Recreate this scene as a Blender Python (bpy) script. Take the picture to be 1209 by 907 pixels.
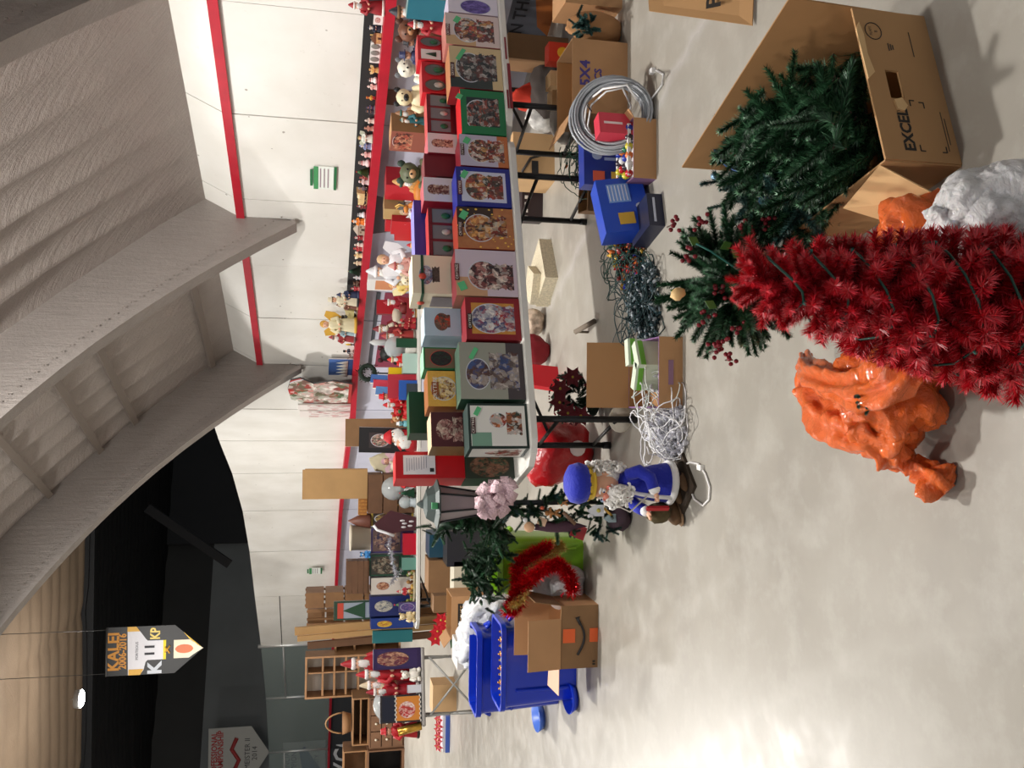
import bpy, bmesh, math, random
from mathutils import Vector, Matrix, noise
R_ = random.Random(7)
sc = bpy.context.scene
COL = sc.collection
for o in list(bpy.data.objects): bpy.data.objects.remove(o)
V = Vector
# ---------------------------------------------------------------- camera (a phone held on its side: rolled 90 degrees)
FPX = 1040.0; PITCH = math.radians(12.2); ROLL = .015; CAMH = 2.0
FW = V((0, math.cos(PITCH), -math.sin(PITCH)))
_D = V((0, -math.sin(PITCH), -math.cos(PITCH))); _R = V((1, 0, 0))
CX = _D*math.cos(ROLL) + _R*math.sin(ROLL)
CY = _R*math.cos(ROLL) - _D*math.sin(ROLL)
CP = V((0, 0, CAMH))
cam = bpy.data.cameras.new('camera'); cam_o = bpy.data.objects.new('camera', cam); COL.objects.link(cam_o)
cam.sensor_fit = 'HORIZONTAL'; cam.sensor_width = 36; cam.lens = FPX/1209*36; cam.clip_end = 200; cam.clip_start = .05
cam_o.matrix_world = Matrix(((CX.x, CY.x, -FW.x, 0), (CX.y, CY.y, -FW.y, 0), (CX.z, CY.z, -FW.z, CAMH), (0, 0, 0, 1)))
sc.camera = cam_o
# ---------------------------------------------------------------- world, view
w = bpy.data.worlds.new('world'); sc.world = w; w.use_nodes = True
w.node_tree.nodes['Background'].inputs[0].default_value = (.93, .96, 1, 1)
w.node_tree.nodes['Background'].inputs[1].default_value = .28
sc.view_settings.view_transform = 'Standard'; sc.view_settings.look = 'None'
sc.view_settings.gamma = 1; sc.view_settings.use_curve_mapping = False
sc.view_settings.exposure = 0.42
# ---------------------------------------------------------------- pixel -> world helpers (photo frame 1209 x 907)
def ray(px, py): return FW*FPX + CX*(px-604.5) + CY*(453.5-py)
def gz(px, py, z=0.):
    d = ray(px, py); return CP + d*((z-CAMH)/d.z)
def gy(px, py, dep):
    d = ray(px, py); return CP + d*(dep/d.y)
def gn(px, py, n, k):
    d = ray(px, py); return CP + d*((k-n.dot(CP))/n.dot(d))
def proj(p):
    v = V(p)-CP; z = v.dot(FW); return 604.5+FPX*v.dot(CX)/z, 453.5-FPX*v.dot(CY)/z
def on(py, xtop, dep, z):
    """point at image row py, world depth dep, height z, and the height that reaches image column xtop"""
    x = 0.
    for _ in range(6):
        y0 = proj((x, dep, z))[1]; y1 = proj((x+.1, dep, z))[1]
        x += (py-y0)/(y1-y0)*.1
    lo, hi = 0., 4.
    for _ in range(30):
        m = (lo+hi)/2
        if proj((x, dep, z+m))[0] > xtop: lo = m
        else: hi = m
    return V((x, dep, z)), lo
def onz(x0, x1, y0, y1, z):
    """a thing whose base meets plane z at column x1: base centre, width, height"""
    ym = (y0+y1)/2; p = gz(x1, ym, z); wdt = abs((gy(x1, y0, p.y)-gy(x1, y1, p.y)).x)
    return p, wdt, on(ym, x0, p.y, z)[1]
AW = math.radians(-24.41)
WD = V((math.sin(AW), math.cos(AW), 0)); WN = V((math.cos(AW), -math.sin(AW), 0)); WL = 6.5   # wall direction, normal, distance
def LT(lat, t, z=0.): return WN*lat + WD*t + V((0, 0, z))
def uz(v): return math.atan2(v.y, v.x)
# ---------------------------------------------------------------- lamps of the hall (fixture + its own light)
def lin(c):
    return tuple(((x/255)/12.92 if x/255 <= .04045 else ((x/255+.055)/1.055)**2.4) for x in c[:3])+(1,)
_M = {}
def NT(m): m.use_nodes = True; return m.node_tree
def mat(name, c, rough=.6, metal=0, var=0., vs=8., bump=0., bs=40., trans=0., alpha=1., spec=.5, emis=0., sheen=0., coat=0.):
    if name in _M: return _M[name]
    m = bpy.data.materials.new(name); nt = NT(m); b = nt.nodes['Principled BSDF']; L = nt.links.new
    col = lin(c)
    b.inputs['Base Color'].default_value = col; b.inputs['Roughness'].default_value = rough; b.inputs['Metallic'].default_value = metal
    b.inputs['Specular IOR Level'].default_value = spec
    if trans: b.inputs['Transmission Weight'].default_value = trans
    if alpha < 1: b.inputs['Alpha'].default_value = alpha
    if sheen: b.inputs['Sheen Weight'].default_value = sheen
    if coat: b.inputs['Coat Weight'].default_value = coat
    if emis: b.inputs['Emission Color'].default_value = col; b.inputs['Emission Strength'].default_value = emis
    tc = nt.nodes.new('ShaderNodeTexCoord')
    if var:
        n = nt.nodes.new('ShaderNodeTexNoise'); n.inputs['Scale'].default_value = vs; n.inputs['Detail'].default_value = 5
        L(tc.outputs['Object'], n.inputs['Vector'])
        r = nt.nodes.new('ShaderNodeValToRGB'); r.color_ramp.elements[0].position = .3; r.color_ramp.elements[1].position = .7
        r.color_ramp.elements[0].color = tuple(x*(1-var) for x in col[:3])+(1,)
        r.color_ramp.elements[1].color = tuple(min(1, x*(1+var*.6)) for x in col[:3])+(1,)
        L(n.outputs[0], r.inputs[0]); L(r.outputs[0], b.inputs['Base Color'])
    if bump:
        n = nt.nodes.new('ShaderNodeTexNoise'); n.inputs['Scale'].default_value = bs; n.inputs['Detail'].default_value = 4
        L(tc.outputs['Object'], n.inputs['Vector'])
        bp = nt.nodes.new('ShaderNodeBump'); bp.inputs['Strength'].default_value = bump; bp.inputs['Distance'].default_value = .02
        L(n.outputs[0], bp.inputs['Height']); L(bp.outputs[0], b.inputs['Normal'])
    _M[name] = m; return m
def cm(c, rough=.55, **k): return mat('c%d_%d_%d_%d%s' % (c[0], c[1], c[2], int(rough*100), ''.join('%s%s' % (a, int(b*100)) for a, b in sorted(k.items()))), c, rough, **k)
# ---------------------------------------------------------------- mesh builder
class MB:
    def __init__(s): s.v = []; s.f = []; s.m = []; s.uv = []; s.sm = []
    def add(s, vs, fs, mi=0, smooth=False, M=None, uvs=None):
        b = len(s.v)
        s.v += [tuple(M @ V(p)) if M is not None else tuple(p) for p in vs]
        for i, f in enumerate(fs):
            s.f.append(tuple(b+k for k in f)); s.m.append(mi); s.sm.append(smooth)
            s.uv.append(uvs[i] if uvs else None)
        return s
    def box(s, c, d, mi=0, M=None, mis=None, rz=0, rx=0, ry=0):
        hx, hy, hz = d[0]/2, d[1]/2, d[2]/2
        vs = [(x, y, z) for z in (-hz, hz) for y in (-hy, hy) for x in (-hx, hx)]
        T = Matrix.Translation(V(c)) @ Matrix.Rotation(rz, 4, 'Z') @ Matrix.Rotation(ry, 4, 'Y') @ Matrix.Rotation(rx, 4, 'X')
        if M is not None: T = M @ T
        fs = [(0, 1, 5, 4), (1, 3, 7, 5), (3, 2, 6, 7), (2, 0, 4, 6), (4, 5, 7, 6), (0, 2, 3, 1)]  # front(-y) right back left top bottom
        q = ((0, 0), (1, 0), (1, 1), (0, 1))
        for i, f in enumerate(fs): s.add([vs[k] for k in f], [(0, 1, 2, 3)], mis[i] if mis else mi, False, T, [q])
        return s
    def bevbox(s, c, d, r, mi=0, M=None, rz=0):
        """box with chamfered vertical and top edges"""
        hx, hy, hz = d[0]/2, d[1]/2, d[2]/2
        def ring(z, ins): 
            a, b = hx-ins, hy-ins; r2 = max(r-ins, .0005)
            return [(x*(a)-sx*0, y*b, z) for x, y, sx in ()] or [(-a+r2, -b, z), (a-r2, -b, z), (a, -b+r2, z), (a, b-r2, z), (a-r2, b, z), (-a+r2, b, z), (-a, b-r2, z), (-a, -b+r2, z)]
        rings = [ring(-hz, r*.5), ring(-hz+r*.5, 0), ring(hz-r*.5, 0), ring(hz, r*.5)]
        vs = [p for rg in rings for p in rg]; fs = []
        for k in range(3):
            for i in range(8): fs.append((k*8+i, k*8+(i+1) % 8, (k+1)*8+(i+1) % 8, (k+1)*8+i))
        fs += [tuple(range(24, 32)), tuple(reversed(range(8)))]
        T = Matrix.Translation(V(c)) @ Matrix.Rotation(rz, 4, 'Z')
        if M is not None: T = M @ T
        return s.add(vs, fs, mi, False, T)
    def tube(s, pts, r, n=6, mi=0, closed=False, M=None, cap=True, smooth=True):
        pts = [V(p) for p in pts]; k = len(pts)
        rr = r if isinstance(r, (list, tuple)) else [r]*k
        vs = []; up = V((0, 0, 1)); pn = None
        for i, p in enumerate(pts):
            a = pts[i-1] if (i or closed) else p; b = pts[(i+1) % k] if (i < k-1 or closed) else p
            t = (b-a)
            if t.length < 1e-9: t = V((0, 0, 1))
            t.normalize()
            if pn is None: pn = t.cross(up if abs(t.z) < .9 else V((1, 0, 0))).normalized()
            pn = (pn - t*pn.dot(t))
            if pn.length < 1e-6: pn = t.cross(V((1, .3, 0)))
            pn.normalize(); bn = t.cross(pn)
            for j in range(n):
                an = 2*math.pi*j/n; vs.append(p + pn*math.cos(an)*rr[i] + bn*math.sin(an)*rr[i])
        fs = []
        for i in range(k if closed else k-1):
            i2 = (i+1) % k
            for j in range(n): fs.append((i*n+j, i*n+(j+1) % n, i2*n+(j+1) % n, i2*n+j))
        if cap and not closed: fs += [tuple(reversed(range(n))), tuple(range((k-1)*n, k*n))]
        return s.add(vs, fs, mi, smooth, M)
    def lathe(s, prof, n=12, mi=0, M=None, smooth=True, sx=1, sy=1):
        vs = []; fs = []
        for r, z in prof:
            for j in range(n):
                a = 2*math.pi*j/n; vs.append((r*math.cos(a)*sx, r*math.sin(a)*sy, z))
        for i in range(len(prof)-1):
            for j in range(n): fs.append((i*n+j, i*n+(j+1) % n, (i+1)*n+(j+1) % n, (i+1)*n+j))
        fs += [tuple(reversed(range(n))), tuple(range((len(prof)-1)*n, len(prof)*n))]
        return s.add(vs, fs, mi, smooth, M)
    def ball(s, c, r, n=8, mi=0, M=None, sz=(1, 1, 1), nz=0., ns=3., rot=None):
        vs = []; fs = []; m = max(4, n*2//3)
        T = Matrix.Translation(V(c))
        if rot: T = T @ rot
        if M is not None: T = M @ T
        for i in range(m+1):
            ph = math.pi*i/m - math.pi/2
            for j in range(n):
                a = 2*math.pi*j/n; d = V((math.cos(ph)*math.cos(a), math.cos(ph)*math.sin(a), math.sin(ph)))
                k = 1+(nz*noise.noise(d*ns+V(c)*7) if nz else 0)
                vs.append((d.x*r*k*sz[0], d.y*r*k*sz[1], d.z*r*k*sz[2]))
        for i in range(m):
            for j in range(n): fs.append((i*n+j, i*n+(j+1) % n, (i+1)*n+(j+1) % n, (i+1)*n+j))
        return s.add(vs, fs, mi, True, T)
    def prism(s, poly, y0, y1, mi=0, M=None, mf=None, mb=None):
        """polygon in x,z extruded along y from y0 (front) to y1"""
        n = len(poly); vs = [(x, y0, z) for x, z in poly]+[(x, y1, z) for x, z in poly]
        x0 = min(p[0] for p in poly); x1 = max(p[0] for p in poly); z0 = min(p[1] for p in poly); z1 = max(p[1] for p in poly)
        uv = [((x-x0)/(x1-x0), (z-z0)/(z1-z0)) for x, z in poly]
        s.add([vs[i] for i in range(n)], [tuple(range(n))], mf if mf is not None else mi, False, M, [uv])
        s.add([vs[n+i] for i in range(n)], [tuple(reversed(range(n)))], mb if mb is not None else mi, False, M)
        s.add(vs, [(i, i+n, (i+1) % n+n, (i+1) % n) for i in range(n)], mi, False, M)
        return s
    def quad(s, a, b, c, d, mi=0, M=None): return s.add([a, b, c, d], [(0, 1, 2, 3)], mi, False, M, [((0, 0), (1, 0), (1, 1), (0, 1))])
    def slab(s, a, b, c, d, th, mi=0):
        a, b, c, d = map(V, (a, b, c, d)); n = (b-a).cross(d-a).normalized()*th
        vs = [a, b, c, d, a+n, b+n, c+n, d+n]
        return s.add(vs, [(3, 2, 1, 0), (4, 5, 6, 7), (0, 1, 5, 4), (1, 2, 6, 5), (2, 3, 7, 6), (3, 0, 4, 7)], mi)
    def mesh(s, name, mats):
        me = bpy.data.meshes.new(name); me.from_pydata(s.v, [], s.f)
        for m in (mats if isinstance(mats, (list, tuple)) else [mats]): me.materials.append(m)
        me.polygons.foreach_set('material_index', s.m); me.polygons.foreach_set('use_smooth', s.sm)
        if any(u for u in s.uv):
            ul = me.uv_layers.new(name='UVMap')
            for p, u in zip(me.polygons, s.uv):
                if u:
                    for li, c in zip(p.loop_indices, u): ul.data[li].uv = c
        me.update(); return me
    def build(s, name, mats, parent=None, loc=(0, 0, 0), rz=0, kind=None, label=None):
        o = bpy.data.objects.new(name, s.mesh(name, mats)); COL.objects.link(o); o.location = loc; o.rotation_euler.z = rz
        if parent: o.parent = parent
        if kind: o['kind'] = kind
        if label: o['label'] = label
        return o
def tag(o, label=None, cat=None, group=None, kind=None):
    for k, v in (('label', label), ('category', cat), ('group', group), ('kind', kind)):
        if v: o[k] = v
    return o
def thing(name, label, cat, loc=(0, 0, 0), rz=0, group=None, scale=1):
    o = bpy.data.objects.new(name, None); COL.objects.link(o); o.empty_display_size = .1
    o.location = loc; o.rotation_euler.z = rz; o.scale = (scale,)*3
    LAST[0] = o; return tag(o, label, cat, group)
def struct(name, loc=(0, 0, 0), rz=0):
    o = bpy.data.objects.new(name, None); COL.objects.link(o); o.location = loc; o.rotation_euler.z = rz; o['kind'] = 'structure'; return o
def copy_tree(o, parent=None):
    c = o.copy(); COL.objects.link(c); c.parent = parent
    for ch in [x for x in KIDS.get(o.name, ())]: copy_tree(ch, c)
    return c
KIDS = {}; LAST = [None]
def text_mb(txt, size, M, mi=0, sx=1.0, align='CENTER', bold=0.):
    """flat lettering as mesh faces, centred on the origin of M's xz plane (reads from -y)"""
    cu = bpy.data.curves.new('txt', 'FONT'); cu.body = txt; cu.size = size; cu.align_x = align; cu.align_y = 'CENTER'; cu.extrude = .0; cu.offset = bold; cu.resolution_u = 2
    o = bpy.data.objects.new('txt', cu); COL.objects.link(o)
    me = bpy.data.meshes.new_from_object(o)
    vs = [(v.co.x*sx, 0, v.co.y) for v in me.vertices]; fs = [tuple(p.vertices) for p in me.polygons]
    bpy.data.objects.remove(o); bpy.data.curves.remove(cu); bpy.data.meshes.remove(me)
    mb = MB(); mb.add(vs, fs, mi, False, M); return mb
def lettering(parent, txt, size, loc, rz=0, rx=0, ry=0, color=(20, 20, 20), sx=1., name='lettering', bold=0.):
    M = Matrix.Translation(V(loc)) @ Matrix.Rotation(rz, 4, 'Z') @ Matrix.Rotation(rx, 4, 'X') @ Matrix.Rotation(ry, 4, 'Y')
    return text_mb(txt, size, M, sx=sx, bold=bold).build(name, cm(color, .6), parent)
# ---------------------------------------------------------------- node shorthand for printed pictures
class NG:
    def __init__(s, m): s.nt = NT(m); s.b = s.nt.nodes['Principled BSDF']; s.L = s.nt.links.new
    def _i(s, sock, v):
        if isinstance(v, bpy.types.NodeSocket): s.L(v, sock)
        elif v is not None: sock.default_value = v
    def math(s, op, a, b=None, c=None, clamp=False):
        n = s.nt.nodes.new('ShaderNodeMath'); n.operation = op; n.use_clamp = clamp
        for i, v in enumerate((a, b, c)): s._i(n.inputs[i], v)
        return n.outputs[0]
    def mix(s, fac, a, b):
        n = s.nt.nodes.new('ShaderNodeMix'); n.data_type = 'RGBA'
        s._i(n.inputs[0], fac); s._i(n.inputs[6], a); s._i(n.inputs[7], b); return n.outputs[2]
    def sep(s, v):
        n = s.nt.nodes.new('ShaderNodeSeparateXYZ'); s.L(v, n.inputs[0]); return n.outputs
    def tc(s): return s.nt.nodes.new('ShaderNodeTexCoord').outputs
    def noise(s, vec, sc_, det=3., rough=.5):
        n = s.nt.nodes.new('ShaderNodeTexNoise'); s.L(vec, n.inputs['Vector']); n.inputs['Scale'].default_value = sc_; n.inputs['Detail'].default_value = det; n.inputs['Roughness'].default_value = rough; return n.outputs
    def voro(s, vec, sc_):
        n = s.nt.nodes.new('ShaderNodeTexVoronoi'); s.L(vec, n.inputs['Vector']); n.inputs['Scale'].default_value = sc_; return n.outputs
    def ramp(s, fac, cols, const=True):
        n = s.nt.nodes.new('ShaderNodeValToRGB'); cr = n.color_ramp; cr.interpolation = 'CONSTANT' if const else 'LINEAR'
        while len(cr.elements) < len(cols): cr.elements.new(.5)
        k = len(cols)
        for i, c in enumerate(cols):
            p, c = c if (isinstance(c[0], float) and len(c) == 2) else (i/k if const else i/(k-1), c)
            cr.elements[i].position = p; cr.elements[i].color = lin(c)
        s.L(fac, n.inputs[0]); return n.outputs[0]
    def rect(s, u, v, u0, u1, v0, v1):
        a = s.math('MULTIPLY', s.math('GREATER_THAN', u, u0), s.math('LESS_THAN', u, u1))
        b = s.math('MULTIPLY', s.math('GREATER_THAN', v, v0), s.math('LESS_THAN', v, v1))
        return s.math('MULTIPLY', a, b)
    def ell(s, u, v, cu, cv, ru, rv):
        a = s.math('DIVIDE', s.math('SUBTRACT', u, cu), ru); b = s.math('DIVIDE', s.math('SUBTRACT', v, cv), rv)
        return s.math('LESS_THAN', s.math('ADD', s.math('MULTIPLY', a, a), s.math('MULTIPLY', b, b)), 1.)
    def bump(s, h, st=.3, d=.02):
        n = s.nt.nodes.new('ShaderNodeBump'); s.L(h, n.inputs['Height']); n.inputs['Strength'].default_value = st; n.inputs['Distance'].default_value = d
        s.L(n.outputs[0], s.b.inputs['Normal'])
def picture(name, bg, pal, globe=(.5, .62, .3, .22), base=(.22, .78, .08, .42), pal2=None, border=None, bw=.06, bg2=None, rough=.35, sc_=26., seed=0., split=None, spots=None, glass=(200, 205, 215)):
    """flat print of a snow-globe-like ornament: globe ellipse, base below, palette speckle"""
    if name in _M: return _M[name]
    m = bpy.data.materials.new(name); g = NG(m); uv = g.tc()['UV']; xyz = g.sep(uv); u, v = xyz[0], xyz[1]
    n = g.noise(uv, 3.+seed, 2.)
    vec = g.nt.nodes.new('ShaderNodeVectorMath'); vec.operation = 'ADD'; g.L(uv, vec.inputs[0]); vec.inputs[1].default_value = (seed, seed*1.7, 0)
    nd = g.noise(vec.outputs[0], 7., 3.); v2 = g.nt.nodes.new('ShaderNodeVectorMath'); v2.operation = 'MULTIPLY_ADD'; g.L(nd[1], v2.inputs[0]); v2.inputs[1].default_value = (.16,)*3; g.L(vec.outputs[0], v2.inputs[2])
    vo = g.voro(v2.outputs[0], sc_*.8); vs = g.sep(vo['Color']); vb = g.voro(v2.outputs[0], sc_*.3); vc = g.sep(vb['Color'])
    art = g.mix(.5, g.ramp(vs[0], pal), g.ramp(vc[1], pal)); art2 = g.mix(.55, g.ramp(vs[1], pal2 or pal), g.ramp(vc[0], pal2 or pal))
    dk = g.math('MULTIPLY_ADD', nd[0], 1.1, .35); hv = g.nt.nodes.new('ShaderNodeHueSaturation'); g.L(art2, hv.inputs['Color']); g.L(dk, hv.inputs['Value']); art2 = hv.outputs[0]
    c = g.mix(n[0], lin(bg), lin(bg2 or bg))
    if split: c = g.mix(g.rect(u, v, *split[0]), c, lin(split[1]))
    if spots:
        v3 = g.voro(vec.outputs[0], 9.); c = g.mix(g.math('LESS_THAN', v3['Distance'], .22), c, lin(spots))
    if globe:
        cu, cv, ru, rv = globe
        c = g.mix(g.ell(u, v, cu, cv, ru*1.06, rv*1.06), c, lin(glass))
        c = g.mix(g.ell(u, v, cu, cv, ru, rv), c, art)
    if base:
        nn = g.noise(uv, 14., 2.); uu = g.math('ADD', u, g.math('MULTIPLY', g.math('SUBTRACT', nn[0], .5), .16))
        c = g.mix(g.rect(uu, v, *base), c, art2)
    if border:
        inn = g.rect(u, v, bw, 1-bw, bw*.8, 1-bw*.8); c = g.mix(inn, lin(border), c)
    g.L(c, g.b.inputs['Base Color']); g.b.inputs['Roughness'].default_value = rough
    _M[name] = m; return m
# ---------------------------------------------------------------- lamps
LAMP = .36
def bay_lamp(lat, t, z, power, label, size=.9, col=(1, .965, .92), point=False):
    p = LT(lat, t, z); o = thing('ceiling_lamp', label, 'lamp', p, -AW)
    MB().lathe([(.03, .02), (.05, .03), (.09, .16), (.24, .2), (.26, .05), (.25, .05)], 14).build('lamp_housing', mat('lamp_grey', (150, 150, 148), .5), o)
    zc = -8.6+math.sqrt(19.0**2-(lat+8)**2)-z
    MB().tube([(0, 0, .2), (0, 0, max(zc, .3))], .015).build('hanging_rod', mat('lamp_grey', (150, 150, 148), .5), o)
    MB().lathe([(.2, .06), (.24, .05), (.2, .0), (.02, -.02)], 14).build('lamp_lens', mat('lamp_glow', (255, 248, 235), .5, emis=30), o)
    l = bpy.data.lights.new('lamp_light', 'POINT' if point else 'AREA')
    if point: l.shadow_soft_size = .3
    else: l.shape = 'DISK'; l.size = size
    l.energy = power*LAMP; l.color = col
    lo = bpy.data.objects.new('lamp_light', l); COL.objects.link(lo); lo.location = (0, 0, -.06); lo.parent = o
    return o
bay_lamp(0.3, 2.9, 7.6, 1300, 'round ceiling lamp hanging nearest above the photographer', point=True)
bay_lamp(2.5, 6.2, 6.9, 950, 'round ceiling lamp hanging before the nearer foil rib', .45)
bay_lamp(2.0, 11.2, 6.6, 200, 'round ceiling lamp hanging between the two foil ribs')
bay_lamp(-.4, 18.5, 7.6, 2600, 'round ceiling lamp hanging just past the second foil rib')
bay_lamp(-7.5, 10., 9.2, 600, 'round ceiling lamp hanging over the middle of the hall')
bay_lamp(-9, 1., 9.2, 650, 'round ceiling lamp hanging over the open floor to the left')
_l = gy(98, 825, 26.)
bay_lamp(_l.dot(WN), _l.dot(WD), _l.z, 1300, 'glowing ceiling lamp above the long hanging banner', .6, point=True)
bay_lamp(-4, 23, 8.0, 1800, 'added unseen lamp in the far hall, above the frame edge, nearest the foil rib', point=True)  # unseen lamp added so that the brown lining gets light
bay_lamp(-12, 31, 8.2, 1800, 'added unseen lamp in the far hall, beyond the lower frame edge', point=True)  # also added out of view, a second light for the brown lining
# ---------------------------------------------------------------- floor
def floor_mat():
    m = bpy.data.materials.new('concrete_floor'); g = NG(m); P = g.tc()['Object']
    n1 = g.noise(P, .9, 6., .6); n2 = g.noise(P, 5., 8., .65); n3 = g.noise(P, 60., 3., .6)
    c = g.ramp(n1[0], [(.3, (146, 141, 132)), (.5, (160, 155, 145)), (.72, (172, 168, 159))], False)
    c = g.mix(g.math('MULTIPLY', g.math('SUBTRACT', n2[0], .48, clamp=True), 2.2, clamp=True), c, lin((186, 183, 175)))
    c = g.mix(g.math('MULTIPLY', g.math('GREATER_THAN', n3[0], .74), .45), c, lin((120, 115, 105)))
    # pale worn joint that runs across the slab
    a = gz(829, 29); b = gz(664, 334); d = (b-a).normalized(); nn = V((-d.y, d.x, 0))
    vm = g.nt.nodes.new('ShaderNodeVectorMath'); vm.operation = 'DOT_PRODUCT'; g.L(P, vm.inputs[0]); vm.inputs[1].default_value = nn
    ds = g.math('SUBTRACT', vm.outputs['Value'], nn.dot(a))
    nj = g.noise(P, 2.2, 4., .6); ds = g.math('ADD', ds, g.math('MULTIPLY', g.math('SUBTRACT', nj[0], .5), .35))
    fac = g.math('MULTIPLY', g.math('SUBTRACT', .07, g.math('ABSOLUTE', ds), clamp=True), 16., clamp=True)
    c = g.mix(g.math('MULTIPLY', fac, .4), c, lin((190, 188, 187)))
    side = g.math('MULTIPLY', g.math('GREATER_THAN', ds, 0.), .18)
    c = g.mix(side, c, lin((134, 131, 124)))
    # a second slab joint, hair thin, plus a few trowel scuffs
    for (p0, p1) in (((1209, 700), (760, 907)), ((980, 600), (700, 800))):
        a = gz(*p0); b = gz(*p1); d = (b-a).normalized(); nn = V((-d.y, d.x, 0))
        vm = g.nt.nodes.new('ShaderNodeVectorMath'); vm.operation = 'DOT_PRODUCT'; g.L(P, vm.inputs[0]); vm.inputs[1].default_value = nn
        ds = g.math('ADD', g.math('SUBTRACT', vm.outputs['Value'], nn.dot(a)), g.math('MULTIPLY', g.math('SUBTRACT', nj[0], .5), .5))
        c = g.mix(g.math('MULTIPLY', g.math('SUBTRACT', .09, g.math('ABSOLUTE', ds), clamp=True), 2.2, clamp=True), c, lin((184, 181, 174)))
    g.L(c, g.b.inputs['Base Color'])
    r = g.math('ADD', g.math('MULTIPLY', n2[0], .3), .2); g.L(r, g.b.inputs['Roughness'])
    g.bump(n2[0], .05, .01); g.b.inputs['Specular IOR Level'].default_value = .3
    return m
MB().quad((-40, -12, 0), (14, -12, 0), (14, 60, 0), (-40, 60, 0)).build('floor', floor_mat(), kind='structure')
# ---------------------------------------------------------------- right-hand wall: rink boards, red cap rail, plywood panels, red line
def white_ply():
    m = bpy.data.materials.new('white_plywood'); g = NG(m); P = g.tc()['Object']
    n = g.noise(P, 1.3, 5.); c = g.ramp(n[0], [(.3, (216, 214, 207)), (.7, (230, 229, 224))], False)
    v = g.voro(P, 3.2); k = g.noise(P, 30., 2.)
    c = g.mix(g.math('MULTIPLY', g.math('LESS_THAN', g.math('ADD', v['Distance'], g.math('MULTIPLY', k[0], .06)), .075), .7), c, lin((120, 112, 100)))
    n4 = g.noise(P, 9., 5., .7); c = g.mix(g.math('MULTIPLY', g.math('GREATER_THAN', n4[0], .66), .25), c, lin((190, 186, 176)))
    g.L(c, g.b.inputs['Base Color']); g.b.inputs['Roughness'].default_value = .5; return m
PLY = white_ply(); RED = mat('red_cap', (178, 18, 42), .4, var=.12, vs=6); BOARD = mat('rink_board', (196, 198, 214), .35, var=.06, vs=3)
DARKT = cm((25, 25, 27), .7); CAPZ = 1.45
wall = struct('wall_right')
cap = struct('trim_1'); cap_bottom = 1.40; cap_top = 1.495
lean = struct('wall_upper_right')
ts = [9.09+1.486*k for k in range(-8, 4)]+[13.69]           # straight joints
for i in range(len(ts)-1):
    a, b = ts[i]+.006, ts[i+1]-.006
    o = .004*math.sin(i*2.3)
    MB().slab(LT(WL+o, a, cap_top), LT(WL+o, a, 3.02), LT(WL+o, b, 3.02), LT(WL+o, b, cap_top), -.02).build('panel', PLY, wall)
    MB().slab(LT(WL+o, a, 0.0), LT(WL+o, a, cap_bottom), LT(WL+o, b, cap_bottom), LT(WL+o, b, 0.0), -.02).build('board_panel', BOARD, wall)
    MB().slab(LT(WL+.0, a, 3.03), LT(WL+.31, a, 3.56), LT(WL+.31, b, 3.56), LT(WL+.0, b, 3.03), -.02).build('upper_panel', PLY, lean)
MB().slab(LT(WL+.05, ts[0], 0), LT(WL+.05, ts[0], 3.0), LT(WL+.05, ts[-1], 3.0), LT(WL+.05, ts[-1], 0), -.05).build('backing', DARKT, wall)
MB().slab(LT(WL+.02, ts[0], 3.03), LT(WL+.36, ts[0], 3.6), LT(WL+.36, ts[-1], 3.6), LT(WL+.02, ts[-1], 3.03), -.05).build('backing', DARKT, lean)
def wprism(t0, t1, lat0, lat1, z0, z1, name, m, parent=None, kind=None):
    a, b = LT(lat0, t0), LT(lat0, t1); c, d = LT(lat1, t1), LT(lat1, t0)
    mb = MB(); vs = [a+V((0, 0, z)) if 0 else V((p.x, p.y, z)) for z in (z0, z1) for p in (a, b, c, d)]
    mb.add(vs, [(0, 1, 5, 4), (1, 2, 6, 5), (2, 3, 7, 6), (3, 0, 4, 7), (4, 5, 6, 7), (3, 2, 1, 0)])
    return mb.build(name, m, parent, kind=kind)
wprism(ts[0], ts[-1], WL-.2, WL+.02, cap_bottom, cap_top, 'cap_rail', RED, cap)
wprism(ts[0], ts[-1], WL-.03, WL+.005, 2.955, 3.05, 'trim_2', RED, kind='structure')
wprism(5.2, 11.3, WL-.012, WL, cap_top, cap_top+.17, 'trim_3', cm((22, 22, 24), .6), kind='structure')
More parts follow.
